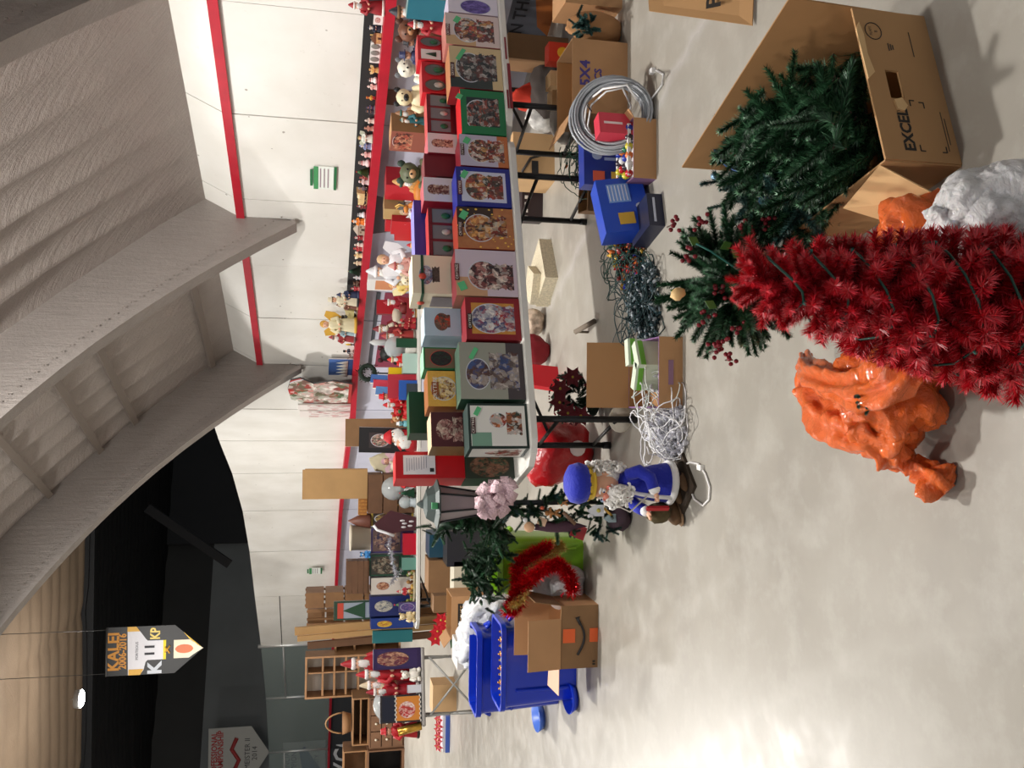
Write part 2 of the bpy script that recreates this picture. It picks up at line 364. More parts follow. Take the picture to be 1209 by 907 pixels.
# corner curve (joints read off the photo: image row, depth, image column of the top edge)
CUR = [(485, 16.0, 246), (521, 18.6, 252), (558, 21.4, 259), (601, 24.4, 268.5), (648, 27.0, 273.5), (700, 29.5, 273.8), (757, 33., 274.5)]
pts = [(LT(WL, ts[-1]), 4.1)]
def curve_pt(y, dep, xt):
    p, h = on(y, xt, dep, 0.); return V((p.x, p.y, 0)), h
pts += [curve_pt(*c) for c in CUR]
corner = struct('wall_corner')
for i in range(len(pts)-1):
    (a, ha), (b, hb) = pts[i], pts[i+1]; u = (b-a).normalized(); a2, b2 = a+u*.015, b-u*.015; z = V((0, 0, 1))
    segs = [(cap_top, ha, hb)] if i < 6 else [(cap_top, None, None)]
    if i < 6: MB().slab(a2+z*cap_top, a2+z*ha, b2+z*hb, b2+z*cap_top, -.02).build('panel', PLY, corner)
    else:
        zm = on(700, 330, 29.5, 0)[1]
        MB().slab(a2+z*cap_top, a2+z*(zm-.015), b2+z*(zm+.02), b2+z*cap_top, -.02).build('panel', PLY, corner)
        MB().slab(a2+z*(zm+.015), a2+z*ha, b2+z*hb, b2+z*(zm+.05), -.02).build('panel', PLY, corner)
    MB().slab(a2, a2+z*cap_bottom, b2+z*cap_bottom, b2, -.02).build('board_panel', BOARD if i < 6 else cm((205, 205, 205), .4), corner)
    MB().slab(a-u*.01, a+z*(ha-.03), b+z*(hb-.03), b+u*.01, -.015).build('backing', DARKT, corner).location = V((u.y, -u.x, 0))*.05
def poly_strip(ps, z0, z1, off0, off1, name, m, parent):
    mb = MB()
    for a, b in zip(ps[:-1], ps[1:]):
        u = (b-a).normalized(); n = V((-u.y, u.x, 0)); 
        vs = [p+n*o+V((0, 0, z)) for z in (z0, z1) for p, o in ((a, off0), (b, off0), (b, off1), (a, off1))]
        mb.add(vs, [(0, 1, 5, 4), (1, 2, 6, 5), (2, 3, 7, 6), (3, 0, 4, 7), (4, 5, 6, 7), (3, 2, 1, 0)])
    return mb.build(name, m, parent)
GL = [(757, 33., 286), (818, 36.7, 286), (881, 39.6, 281), (950, 41.5, 281)]
gp = [curve_pt(*c) for c in GL]
allp = [p for p, h in pts]+[p for p, h in gp[1:]]
poly_strip(allp, cap_bottom, cap_top, -.02, .2, 'cap_rail', RED, cap)
# glass end of the rink
glass = bpy.data.materials.new('rink_glass'); g = NG(glass); g.b.inputs['Base Color'].default_value = lin((160, 176, 172)); g.b.inputs['Roughness'].default_value = .12
g.b.inputs['Alpha'].default_value = .34; g.b.inputs['Specular IOR Level'].default_value = .6
gw = struct('window_1'); ALU = mat('aluminium', (205, 208, 208), .35, metal=.6)
for i in range(3):
    (a, ha), (b, hb) = gp[i], gp[i+1]; z = V((0, 0, 1)); u = (b-a).normalized()
    MB().slab(a+u*.04+z*cap_top, a+u*.04+z*ha, b-u*.04+z*hb, b-u*.04+z*cap_top, -.012).build('pane', glass, gw)
    MB().tube([b+z*cap_top, b+z*hb], .055, 6).build('post', ALU, gw)
    zr = on((GL[i][0]+GL[i+1][0])/2, 336, (GL[i][1]+GL[i+1][1])/2, 0)[1]
    if i != 1: MB().tube([a+z*zr, b+z*zr], .035, 6).build('rail', ALU, gw)
    lb = [cm((205, 205, 205), .4), cm((58, 60, 64), .5), cm((58, 60, 64), .5)][i]
    MB().slab(a, a+z*cap_bottom, b+z*cap_bottom, b, -.03).build('board_panel', lb, corner)
MB().tube([gp[0][0]+V((0, 0, cap_top)), gp[0][0]+V((0, 0, gp[0][1]+.1))], .07, 6).build('post', ALU, gw)
# lettering on the far board: YCO (cut off by the frame)
a, b = gp[2][0], gp[3][0]; u = (b-a).normalized(); n = V((-u.y, u.x, 0))
def face_rz(p, q):  # rz so that local +x runs p->q (left to right as seen)
    d = q-p; return math.atan2(d.y, d.x)
pc = gp[2][0]*.93+gp[3][0]*.07
lettering(corner, 'YCO', 1.15, V((pc.x, pc.y, .78))+V((-n.x, -n.y, 0))*-.06+n*.0, face_rz(gp[3][0], gp[2][0]), color=(215, 218, 222), sx=1.15, bold=.02)
# ---------------------------------------------------------------- arched ceiling
CL, CZ, RA = -8.0, -8.55, 19.05
def arch(th, R, t): return LT(CL+R*math.cos(th), t, CZ+R*math.sin(th))
th0 = math.atan2(3.56-CZ, 6.81-CL)
def ceil_mesh(t0, t1, dt, nth, amp, per, name, m, parent, tha=th0, thb=math.pi-.3):
    mb = MB(); nt = int((t1-t0)/dt); vs = []; fs = []
    for i in range(nt+1):
        t = t0+(t1-t0)*i/nt
        for j in range(nth+1):
            th = tha+(thb-tha)*j/nth
            q = amp*(abs(math.sin(math.pi*t/per + .5*noise.noise(V((th*3, t*.3, 0)))))**.7-.5)*2
            q += amp*1.3*noise.noise(V((t*1.1, th*9, 2)))
            sa = (th*19/1.9) % 1.; q -= amp*1.2*max(0, 1-abs(sa-.5)*18)
            q *= min(1, j/8)
            vs.append(arch(th, RA-.06+q, t))
    for i in range(nt):
        for j in range(nth): k = i*(nth+1)+j; fs.append((k, k+1, k+nth+2, k+nth+1))
    return mb.add(vs, fs, 0, True).build(name, m, parent)
def foil_mat(name, c1, c2, rough, metal, bst=.5):
    m = bpy.data.materials.new(name); g = NG(m); P = g.tc()['Object']
    mp = g.nt.nodes.new('ShaderNodeMapping'); g.L(P, mp.inputs[0]); mp.inputs['Rotation'].default_value = (0, 0, -AW)
    n = g.noise(mp.outputs[0], 1.6, 6., .6); c = g.mix(n[0], lin(c1), lin(c2))
    ms = g.nt.nodes.new('ShaderNodeMapping'); g.L(mp.outputs[0], ms.inputs[0]); ms.inputs['Scale'].default_value = (.5, 6., .5)
    n2 = g.noise(ms.outputs[0], 3., 7., .7); n3 = g.noise(P, 24., 5., .7)
    h = g.math('ADD', n2[0], g.math('MULTIPLY', n3[0], .5))
    c = g.mix(g.math('MULTIPLY', g.math('GREATER_THAN', n3[0], .72), .5), c, lin((225, 218, 208)))
    g.L(c, g.b.inputs['Base Color']); g.b.inputs['Roughness'].default_value = rough; g.b.inputs['Metallic'].default_value = metal
    g.bump(h, bst, .05); return m
FOIL = foil_mat('foil_ceiling', (150, 141, 136), (176, 167, 161), .4, .3, .55)
FOILR = foil_mat('foil_rib', (138, 131, 126), (160, 153, 148), .45, .3, .3)
BROWNC = foil_mat('brown_ceiling', (150, 128, 106), (172, 150, 126), .7, 0., .4)
BLACKC = foil_mat('black_ceiling', (13, 14, 17), (19, 20, 23), .6, 0., .3)
ceil = struct('ceiling')
ceil_mesh(-6, 13.8, .05, 60, .085, .5, 'foil_lining', FOIL, ceil, tha=th0-.005)
def flat_ceil(d0, d1, z0, z1, dd, nx, amp, per, name, m, x0=-36, x1=18):
    mb = MB(); nt = int((d1-d0)/dd); vs = []; fs = []
    for i in range(nt+1):
        d = d0+(d1-d0)*i/nt
        for j in range(nx+1):
            x = x0+(x1-x0)*j/nx; z = z0+(z1-z0)*i/nt - .0012*(x+9)**2
            q = amp*abs(math.sin(math.pi*d/per))**.7 + amp*noise.noise(V((x*.3, d, 5)))
            if abs((x % 5.4)-2.7) < .24: q -= amp*.9
            vs.append((x, d, z-q))
    for i in range(nt):
        for j in range(nx): k = i*(nx+1)+j; fs.append((k, k+1, k+nx+2, k+nx+1))
    o = mb.add(vs, fs, 0, True).build(name, m, ceil); o.rotation_euler.z = -0; return o
flat_ceil(9, 33.2, 10.2, 10.0, .12, 130, .07, .95, 'brown_lining', BROWNC)
flat_ceil(32.7, 56., 9.82, 9.78, .1, 60, .08, .7, 'black_lining', BLACKC)
# seams with sagging tape, near bay
def rib(t, label=None):
    r = struct('trim_%d' % (int(t)+10)); wdt = .055
    ths = [th0+(2.4-th0)*k/70 for k in range(71)]
    outer = [(CL+(RA+.05)*math.cos(a), CZ+(RA+.05)*math.sin(a)) for a in ths]
    inner = []
    for k, a in enumerate(ths):
        a2 = math.atan2(2.39-CZ, 6.5-CL)+(2.4-math.atan2(2.39-CZ, 6.5-CL))*k/70
        rr = 18.13+.12*math.sin(min(1, k/14)*math.pi)
        inner.append((CL+rr*math.cos(a2), CZ+rr*math.sin(a2)))
    outer[0] = (6.82, 3.55)
    mb = MB(); vs = []
    loop = [(6.5, 2.9)]+outer; inn = [inner[0]]+inner
    for dt in (-wdt, wdt):
        for (l, z), (l2, z2) in zip(loop, inn): vs += [LT(l, t+dt, z), LT(l2, t+dt, z2)]
    n = len(loop); fs = []
    for s in (0, 1):
        o = s*2*n
        for k in range(n-1): fs.append((o+2*k, o+2*k+1, o+2*k+3, o+2*k+2))
    mb.add(vs, fs, 0, False)
    mb.build('rib_web', FOILR, r)
    mb = MB(); fw = .1
    for k in range(len(inner)-1):
        (l, z), (l2, z2) = inner[k], inner[k+1]; dn = V((l2-l, z2-z)).normalized(); nx = (-dn.y*.07, dn.x*.07)
        q = []
        for (L_, Z_) in ((l, z), (l2, z2), (l2-nx[0]*-1, z2-nx[1]*-1), (l-nx[0]*-1, z-nx[1]*-1)):
            q.append((L_, Z_))
        vs = [LT(p[0], t+d, p[1]) for d in (-fw, fw) for p in q]
        mb.add(vs, [(0, 1, 2, 3), (7, 6, 5, 4), (0, 4, 5, 1), (1, 5, 6, 2), (2, 6, 7, 3), (3, 7, 4, 0)])
    mb.build('rib_flange', FOILR, r)
    mb = MB()
    for k in range(0, len(inner)-1):
        for fr in (.0, .25, .5, .75):
            l = inner[k][0]*(1-fr)+inner[k+1][0]*fr; z = inner[k][1]*(1-fr)+inner[k+1][1]*fr
            p = LT(l+.10*(CL*-1+l)*.055, t-fw-.001, z+.05)
            mb.box(p, (.016, .008, .016), rz=-AW)
    mb.build('rivets', cm((128, 120, 114), .6), r, kind='stuff')
for t in (1.1, 5.3, 9.51, 13.71): rib(t)
def cyl(px, py, R):
    d = ray(px, py); best = None
    for k in range(200, 6000):
        p = CP+d*(k*.01/d.y); l = p.dot(WN)-CL; z = p.z-CZ
        if l*l+z*z > R*R: return p, math.atan2(z, l), p.dot(WD)
pr = mat('purlin', (120, 110, 102), .6)
for (px, py) in ((95, 490), (140, 450), (240, 365), (20, 540)):
    p, th, t = cyl(px, py, RA-.25)
    mb = MB()
    for (ta, tb) in ((9.6, 13.6),):
        q = [arch(th+s*.0025, RA-.0+e, tt) for tt in (ta, tb) for s, e in ((-1, 0), (1, 0), (1, -.14), (-1, -.14))]
        mb.add(q, [(0, 1, 2, 3), (7, 6, 5, 4), (0, 4, 5, 1), (1, 5, 6, 2), (2, 6, 7, 3), (3, 7, 4, 0)])
    mb.build('purlin', pr, ceil)
MB().box((-9, 33.0, 9.85), (54, .3, .5)).build('cross_beam', BLACKC, ceil)
# end wall of the hall
ew = struct('wall_end'); T = 48.
MB().slab(LT(-40, T, 0), LT(26, T, 0), LT(26, T, 7.4), LT(-40, T, 7.4), .1).build('lower_cladding', mat('end_grey', (116, 120, 120), .7, var=.1, vs=.6), ew)
MB().slab(LT(-40, T+.1, 7.4), LT(26, T+.1, 7.4), LT(26, T+.1, 13), LT(-40, T+.1, 13), .1).build('upper_cladding', mat('end_dark', (48, 48, 47), .8, var=.15, vs=.6), ew)
MB().slab(LT(12.2, T-.2, 0), LT(26, T-.2, 0), LT(26, T-.2, 13), LT(12.2, T-.2, 13), .1).build('black_curtain', BLACKC, ew)
a = gy(185, 600, 40.); b = gy(262, 668, 38.)
MB().box((a+b)/2, ((b-a).length, .2, .35), ry=math.atan2(-(b-a).z, (b-a).x)).build('brace_beam', cm((24, 24, 26), .8), ew)
# ---------------------------------------------------------------- folding tables
TW = mat('table_plastic', (222, 221, 214), .4, var=.08, vs=4, bump=.05, bs=60); BLK = mat('black_steel', (20, 20, 22), .45); GREY_ST = mat('grey_steel', (168, 168, 165), .4, metal=.3)
TA = math.atan2(5.25-6.47+.0, -.24-2.88)+math.pi   # heading of the front row of tables
def folding_table(name, label, corner, rz, L, W=.76, group=None, chamfer=.14, legm=None, red=False, top=None, z=.74):
    """corner = near left corner on the floor; local +x along the long side"""
    t = thing(name, label, 'table', (corner.x, corner.y, 0), rz, group)
    c = chamfer; poly = [(0, c), (c*.45, c*.3), (c, 0), (L-c, 0), (L-c*.45, c*.3), (L, c), (L, W-c), (L-c, W), (c, W), (0, W-c)]
    mb = MB(); n = len(poly)
    def rg(ins, zz): return [(L/2+(x-L/2)*(1-ins*2/L), W/2+(y-W/2)*(1-ins*2/W), zz) for x, y in poly]
    rings = [rg(.012, z-.05), rg(0, z-.045), rg(0, z-.008), rg(.01, z)]
    vs = [p for r in rings for p in r]; fs = []
    for k in range(3):
        for i in range(n): fs.append((k*n+i, k*n+(i+1) % n, (k+1)*n+(i+1) % n, (k+1)*n+i))
    fs += [tuple(range(3*n, 4*n)), tuple(reversed(range(n)))]
    mb.add(vs, fs).build('tabletop', top or TW, t)
    lm = legm or BLK
    for xx, sgn in ((.3, 1), (L-.3, -1)):
        for yy in (.1, W-.1):
            mb = MB().tube([(xx, yy, z-.05), (xx, yy, .02)], .022, 8)
            mb.tube([(xx, yy, .0), (xx, yy, .05)], .026, 8); mb.build('leg', lm, t)
        for zc in (.52, .13): MB().tube([(xx, .1, zc), (xx, W-.1, zc)], .013, 6).build('cross_bar', lm, t)
        MB().tube([(xx, W/2, .52), (xx+sgn*.45, W/2, z-.055)], .011, 6).build('brace', lm, t)
    for yy in (.2, W-.2): MB().box((L/2, yy, z-.062), (L-.3, .02, .025)).build('rail', lm, t)
    return t
U1 = V((math.cos(TA), math.sin(TA), 0)); N1 = V((-U1.y, U1.x, 0))      # along the row, and away from the viewer
lipR = gz(606, 153, .70); cL = lipR-U1*2.43
t1 = folding_table('folding_table', 'long white folding table in front, nearer corner by the blue-coated doll', cL, TA, 2.42)
t0 = folding_table('folding_table', 'white folding table in front, with red streaks on its edge', lipR, TA, 2.42)
for c_, d_ in (((.38, -.004, .70), (.4, .004, .022)), ((.72, -.004, .712), (.2, .004, .012)), ((.26, -.004, .722), (.16, .004, .012))): MB().box(c_, d_).build('red_paint_streak', cm((130, 28, 40), .5), t0)
A2 = gz(495, 745, .70); B2 = gz(497, 345, .70); TA2 = math.atan2(B2.y-A2.y, B2.x-A2.x); U2 = (B2-A2).normalized(); N2 = V((-U2.y, U2.x, 0))
L2 = (B2-A2).length/2
t2 = folding_table('folding_table', 'white folding table at the back, under the purple and navy boxes', A2+V((0, 0, 0)), TA2, L2-.01)
t3 = folding_table('folding_table', 'back folding table behind the long front one, covered with plush figures', A2+U2*L2, TA2, L2-.01)
for k, (ta, tb, lb) in enumerate(((5.65, 7.9, 'folding table against the rink wall, behind the red window boxes'), (7.93, 10.2, 'folding table against the rink wall, below the grey pentagon on the boards'), )):
    p = LT(6.25, tb); folding_table('folding_table', lb, LT(5.5, tb), uz(-WD), tb-ta, group=None)
def tz_front(off=.0): return .742
# ---------------------------------------------------------------- packed gift boxes
def line_pt(px_y, off, z, base=None, u=None, nrm=None):
    """point at image row y on the vertical plane of the front row set back by off, height z"""
    b = (base or cL)+(nrm or N1)*off; n = nrm or N1; lo, hi = -6., 8.
    def row(s): return proj(b+(u or U1)*s+V((0, 0, z)))[1]
    for _ in range(40):
        m = (lo+hi)/2
        if row(m) > px_y: lo = m
        else: hi = m
    return V((b.x, b.y, 0))+(u or U1)*lo+V((0, 0, z))
def top_at(p, px):
    lo, hi = 0., 2.
    for _ in range(30):
        m = (lo+hi)/2
        if proj(p+V((0, 0, m)))[0] > px: lo = m
        else: hi = m
    return lo
GREEN_TAPE = mat('green_tape', (92, 190, 130), .6)
def packed_box(label, y0, y1, xt, off, dep, front, side, topm=None, z=.742, name='gift_box', cat='box', group=None, base=None, u=None, nrm=None, rz=None, tape=None, tagp=None, leftm=None, vis=None):
    pr_ = line_pt(y0, off, z, base, u, nrm); pl = line_pt(y1, off, z, base, u, nrm)
    wd = (pr_-pl).length-.006; c = (pr_+pl)/2; h = top_at(c, xt)
    o = thing(name, label, cat, c, rz if rz is not None else TA, group)
    mb = MB().box((0, dep/2, h/2), (wd, dep, h), mis=[0, 1, 1, 3, 2, 1])
    if vis and h > vis: mb.uv[0] = ((0, 1-h/vis), (1, 1-h/vis), (1, 1), (0, 1))
    mb.build('carton', [front, side, topm or side, leftm or side], o)
    if vis: h = min(h, vis)*1e-9+h
    if tape: MB().box((wd*(tape[0]-.5), -.002, h*tape[1]), (wd*tape[2], .003, h*tape[3]), ry=tape[4] if len(tape) > 4 else .5).build('price_sticker', GREEN_TAPE, o)
    if tagp:
        MB().box((wd*(tagp[0]-.5), -.002, h*tagp[1]), (wd*.36, .004, h*.075)).build('name_tag', cm(tagp[2], .5), o)
        lettering(o, 'CRYTREE', h*.06, (wd*(tagp[0]-.5), -.0045, h*tagp[1]), color=tagp[3] if len(tagp) > 3 else (240, 235, 225), sx=1.1)
    return o, wd, h, dep
MAROON = cm((112, 14, 30), .45); REDC = cm((196, 24, 38), .45); DKGREEN = cm((14, 66, 42), .45); KRAFT = mat('kraft', (182, 138, 96), .75, var=.07, vs=5); KRAFT2 = mat('kraft_pale', (196, 160, 116), .75, var=.06, vs=4); KRAFTD = mat('kraft_dark', (136, 102, 68), .8, var=.1, vs=5)
DK, LT_ = (58, 20, 26), (225, 220, 215)
pal_v = [(96, 28, 34), (230, 224, 214), (60, 44, 40), (170, 60, 50), (200, 150, 90), (70, 80, 70), (120, 70, 60)]
pal_d = [(30, 30, 36), (90, 84, 80), (190, 186, 180), (110, 60, 50), (56, 66, 60), (20, 22, 30)]
pal_w = [(170, 50, 50), (230, 225, 220), (90, 110, 90), (70, 60, 110), (210, 170, 110), (120, 70, 60)]
F = [
 (('white and violet gift box at the right end of the front row', -16, 8, 529), dict(front=picture('p_f1', (214, 208, 224), [(90, 70, 150), (120, 100, 180), (70, 50, 120)], (.35, .45, .34, .3), None, bg2=(226, 220, 232)), side=cm((200, 190, 210), .5))),
 (('tan and pink gift box with a maroon globe picture, green star sticker', 9, 47, 526), dict(front=picture('p_f2', (214, 196, 192), pal_v, (.5, .6, .38, .24), (.15, .85, .1, .42), split=((.0, .3, .45, 1.), (200, 164, 120)), seed=1.2), side=cm((190, 120, 110), .5), tagp=(.45, .96, (96, 26, 30)), tape=(.8, .78, .2, .1))),
 (('tan gift box with a snowmen globe picture, beside the green box', 48, 98, 531), dict(front=picture('p_f3', (206, 184, 140), pal_d, (.5, .62, .34, .25), (.2, .85, .1, .5), split=((.0, .25, .2, 1.), (40, 50, 46)), border=None, seed=2.1), side=cm((120, 30, 36), .5), topm=cm((190, 130, 90), .5), tagp=(.4, .95, (70, 20, 24)), tape=(.8, .78, .3, .08))),
 (('green gift box with a dark globe picture and red lid', 99, 152, 544), dict(front=picture('p_f4', (16, 40, 40), pal_d+[(170, 80, 60)], (.42, .6, .34, .3), (.2, .8, .1, .5), border=(16, 116, 66), bw=.17, seed=3.), side=cm((16, 116, 66), .5), topm=cm((212, 40, 44), .45), tape=(.82, 1.02, .12, .12))),
 (('lavender and orange gift box with a carousel globe picture', 153, 191, 543), dict(front=picture('p_f5', (186, 180, 200), pal_v, (.5, .58, .36, .25), (.15, .85, .08, .42), split=((0, 1, 0, .22), (190, 110, 60)), seed=4.3), side=MAROON, tagp=(.5, .95, (60, 20, 26)), tape=(.8, .85, .2, .12))),
 (('dark blue tartan bordered gift box with a white panel', 192, 239, 539), dict(front=picture('p_f6', (200, 204, 224), pal_v+[(60, 66, 60)], (.5, .6, .34, .24), (.2, .8, .14, .44), border=(28, 38, 132), bw=.11, seed=5.1), side=cm((28, 38, 132), .45), tagp=(.45, .94, (96, 26, 34)), tape=(.8, .85, .2, .1))),
 (('brown gift box printed with glowing fairy lights and a globe', 240, 290, 540), dict(front=picture('p_f7', (188, 128, 78), [(150, 60, 40), (220, 160, 90), (60, 50, 44), (200, 190, 170), (120, 40, 30)], (.5, .6, .32, .26), (.3, .8, .12, .42), split=((.5, 1, .35, 1), (52, 34, 26)), bg2=(160, 90, 56), spots=(240, 196, 80), seed=6.2), side=cm((150, 48, 30), .45), tagp=(.45, .95, (70, 24, 20)), tape=(.8, .88, .2, .12))),
 (('tan gift box with a lit dollhouse globe picture, between brown and red ones', 291, 347, 538), dict(front=picture('p_f8', (206, 190, 202), [(60, 36, 40), (200, 140, 130), (230, 214, 200), (120, 60, 60), (40, 40, 46)], (.45, .55, .3, .24), (.15, .7, .06, .5), split=((0, .4, .5, 1), (200, 156, 120)), seed=7.7), side=cm((140, 100, 80), .5), topm=MAROON, tagp=(.5, .98, (80, 24, 30)), tape=(.2, .9, .18, .12, -.4))),
 (('dark red gift box with a gold picture panel and crystal globe', 348, 399, 550), dict(front=picture('p_f9', (206, 156, 66), [(190, 190, 190), (140, 140, 160), (230, 225, 220), (120, 100, 110), (60, 70, 120), (170, 50, 50)], (.5, .55, .34, .34), (.2, .8, .06, .4), border=(134, 20, 32), bw=.13, bg2=(190, 120, 50), seed=8.4), side=cm((134, 20, 32), .45), tagp=(.42, .93, (30, 16, 18)))),
 (('large sage green gift box with a globe and fireplace picture', 402, 471, 543), dict(front=picture('p_f10', (150, 152, 140), [(90, 60, 56), (190, 180, 172), (70, 44, 42), (110, 100, 96), (60, 80, 130)], (.44, .72, .26, .18), (.18, .82, .08, .54), split=((0, 1, 0, .27), (66, 58, 62)), seed=9.1), side=cm((30, 70, 52), .45), topm=cm((60, 86, 70), .5), leftm=cm((26, 64, 46), .5), tape=(.8, .78, .22, .07))),
 (('white gift box with dark green edges at the table corner', 475, 530, 553), dict(front=picture('p_f11', (226, 226, 220), [(150, 50, 40), (90, 50, 36), (230, 226, 220), (40, 60, 50), (190, 110, 60)], (.62, .5, .16, .14), (.3, .8, .1, .36), border=(22, 44, 40), bw=.05, split=((.04, .35, .62, .95), (120, 160, 140)), seed=10.4), side=cm((22, 44, 40), .45), topm=cm((40, 60, 56), .5), tagp=(.5, .92, (60, 14, 22)), tape=(.82, .84, .2, .08), leftm=picture('p_f11s', (206, 204, 198), [(140, 50, 40), (100, 60, 44), (200, 196, 188)], (.5, .5, .2, .2), (.2, .8, .1, .5), border=(22, 44, 40), bw=.07, seed=3.3))),
]
for (lb, y0, y1, xt), k in F:
    packed_box(lb, y0, y1, xt, .035, .2, group='gift boxes along the front of the tables', **k)
# second row -------------------------------------------------
OFF2 = .275
def window_box(label, y0, y1, xt, n, oval=True, group='red boxes with clear windows', blank=0):
    o, wd, h, d = packed_box(label, y0, y1, xt, OFF2, .16, MAROON if not oval else REDC, MAROON if not oval else REDC, topm=cm((190, 60, 60), .5), name='ornament_box', group=group)
    vis = min(h, .2)                        # window sits in the upper, visible part
    m = n+blank
    for k in range(m):
        cx_ = wd/2-(k+.5)*wd/m; cz = h-vis*.5
        if k >= n:
            MB().box((cx_, -.002, cz), (wd/m*.75, .003, vis*.75)).build('white_card', cm((232, 230, 226), .5), o)
            MB().lathe([(.001, 0), (wd/m*.2, .0), (.002, vis*.4)], 6, M=Matrix.Translation((cx_, -.006, cz-vis*.2)) @ Matrix.Scale(.1, 4, (0, 1, 0))).build('printed_tree', DKGREEN, o); continue
        if oval:
            ring = [(cx_+wd/m*.38*math.cos(a), -.003, cz+vis*.4*math.sin(a)) for a in [i*math.pi/8 for i in range(16)]]
            MB().tube(ring, .004, 5, closed=True).build('window_frame', cm((150, 20, 30), .4), o)
            MB().add([(x, -.0025, z) for x, y, z in ring], [tuple(range(16))]).build('window_pane', cm((86, 92, 86), .15), o)
        else:
            MB().box((cx_, -.001, cz), (wd/m*.82, .003, vis*.72)).build('window_pane', cm((118, 122, 124), .15), o)
            MB().box((cx_, -.003, cz-vis*.4), (wd/m*.9, .006, vis*.05)).box((cx_, -.003, cz+vis*.4), (wd/m*.9, .006, vis*.05)).build('window_frame', cm((110, 16, 28), .4), o)
        MB().ball((cx_, -.006, cz-vis*.12), min(wd/m*.2, .03), 6, sz=(1, .3, 1.3)).build('ornament', cm((200, 196, 190), .3, metal=.3) if k % 2 else cm((30, 100, 64), .4), o)
    return o
window_box('red ornament box with one oval window and a white card, beside the white plush', 39, 69, 493, 1, True, blank=1)
window_box('red ornament box with two oval windows, behind the tan snowmen box', 70, 107, 498, 2, True)
window_box('dark red ornament box with three square windows, behind the green box', 108, 154, 504, 3, False)
window_box('dark red ornament box with three square windows, under the flat violet box', 243, 302, 506, 3, False)
packed_box('white fronted dark red box with a robed figure picture, right one of two alike', 154, 178, 505, OFF2, .2, picture('p_s1', (226, 222, 224), [(130, 50, 40), (220, 190, 160), (90, 30, 30)], (.5, .72, .2, .16), (.3, .7, .2, .7), seed=1.5), MAROON, leftm=MAROON, topm=cm((190, 90, 100), .5), vis=.23)
packed_box('white fronted dark red box with a robed figure picture, beside the flat violet lid', 207, 236, 500, OFF2, .2, picture('p_s2', (228, 224, 226), [(120, 60, 40), (220, 190, 160), (90, 30, 30)], (.5, .72, .2, .16), (.3, .7, .2, .7), seed=2.5), MAROON, leftm=MAROON, topm=cm((190, 90, 100), .5), vis=.23)
packed_box('plain dark red box wedged between the two white fronted ones', 179, 206, 501, OFF2+.02, .18, MAROON, MAROON)
o, wd, h, d = packed_box('cream box with a green ribbon band and a waterball picture', 300, 346, 487, OFF2-.02, .24, picture('p_s4', (232, 222, 196), [(120, 130, 150), (150, 80, 80), (200, 200, 210), (80, 90, 120)], (.48, .6, .24, .2), (.3, .7, .2, .42), pal2=[(70, 58, 50), (90, 76, 64), (54, 44, 38)], seed=6.), cm((200, 190, 166), .5), topm=cm((238, 228, 200), .5), vis=.23)
MB().box((0, -.002, h*.9), (wd, .004, .018)).box((-wd/2-.001, d/2, h*.9), (.004, d, .018)).build('ribbon', DKGREEN, o)
MB().ball((-.02, -.006, h*.9), .026, 7, sz=(1, .3, 1)).build('poinsettia_print', cm((190, 70, 50), .5), o); MB().ball((-wd/2-.004, d*.6, h*.9), .026, 7, sz=(.3, 1, 1)).build('poinsettia_print', cm((190, 70, 50), .5), o)
MB().box((-wd/2-.003, d*.5, h*.6), (.004, d*.6, h*.4)).build('picture_panel', cm((110, 104, 108), .5), o)
packed_box('light blue box with an arched picture window', 362, 396, 501, OFF2-.04, .2, picture('p_s5', (176, 204, 220), [(80, 66, 56), (120, 100, 80), (200, 70, 40), (60, 50, 44)], (.5, .5, .3, .2), (.3, .75, .25, .5), glass=(100, 90, 80), seed=7.), cm((130, 150, 164), .5), topm=cm((190, 214, 226), .5), vis=.23)
packed_box('green box with a dark arched window', 409, 436, 500, OFF2-.03, .18, picture('p_s6', (120, 98, 74), [(26, 24, 26), (44, 30, 30), (30, 60, 44)], (.5, .5, .34, .3), None, glass=(190, 50, 50), border=(34, 110, 60), bw=.06, seed=8.), cm((40, 120, 74), .5), topm=cm((150, 210, 170), .5), vis=.23)
packed_box('small box printed with a golden candle-lit angel', 437, 480, 505, OFF2-.03, .2, picture('p_s7', (216, 156, 70), [(190, 150, 130), (230, 190, 100), (120, 60, 30), (240, 220, 190)], (.5, .55, .32, .34), None, bg2=(240, 190, 80), seed=9.), cm((150, 90, 40), .5), tagp=(.5, .92, (150, 80, 40)), vis=.23)
o, wd, h, d = packed_box('plain dark green carton with an oval label behind the gold box', 462, 512, 483, .62, .16, DKGREEN, DKGREEN, topm=cm((18, 84, 52), .5))
MB().ball((wd*-.0, -.002, h*.72), .03, 10, sz=(1.3, .05, .8)).build('label_sticker', cm((206, 190, 150), .6), o)
packed_box('dark maroon box with a carolling figures picture', 486, 528, 509, OFF2-.03, .2, picture('p_s8', (78, 28, 34), [(190, 140, 130), (120, 60, 60), (220, 200, 180), (90, 40, 40)], (.5, .6, .3, .26), (.15, .85, .12, .4), glass=(100, 40, 44), seed=4.), cm((130, 100, 64), .5), topm=cm((226, 196, 160), .5), leftm=cm((120, 98, 62), .5), vis=.23)
packed_box('dark green and brown picture box propping up the bright red box', 536, 566, 549, .5, .2, picture('p_prop', (50, 60, 50), [(120, 80, 60), (60, 90, 70), (150, 110, 90), (40, 50, 44)], (.5, .5, .45, .4), None, glass=(60, 60, 50)), DKGREEN)
_z = .742+top_at(line_pt(551, .5, .742), 549)+.002
o, wd, h, d = packed_box('bright red box with a white instruction sheet, at the table end', 533, 566, 467, .5, .2, cm((190, 14, 26), .4), cm((190, 14, 26), .4), z=_z)
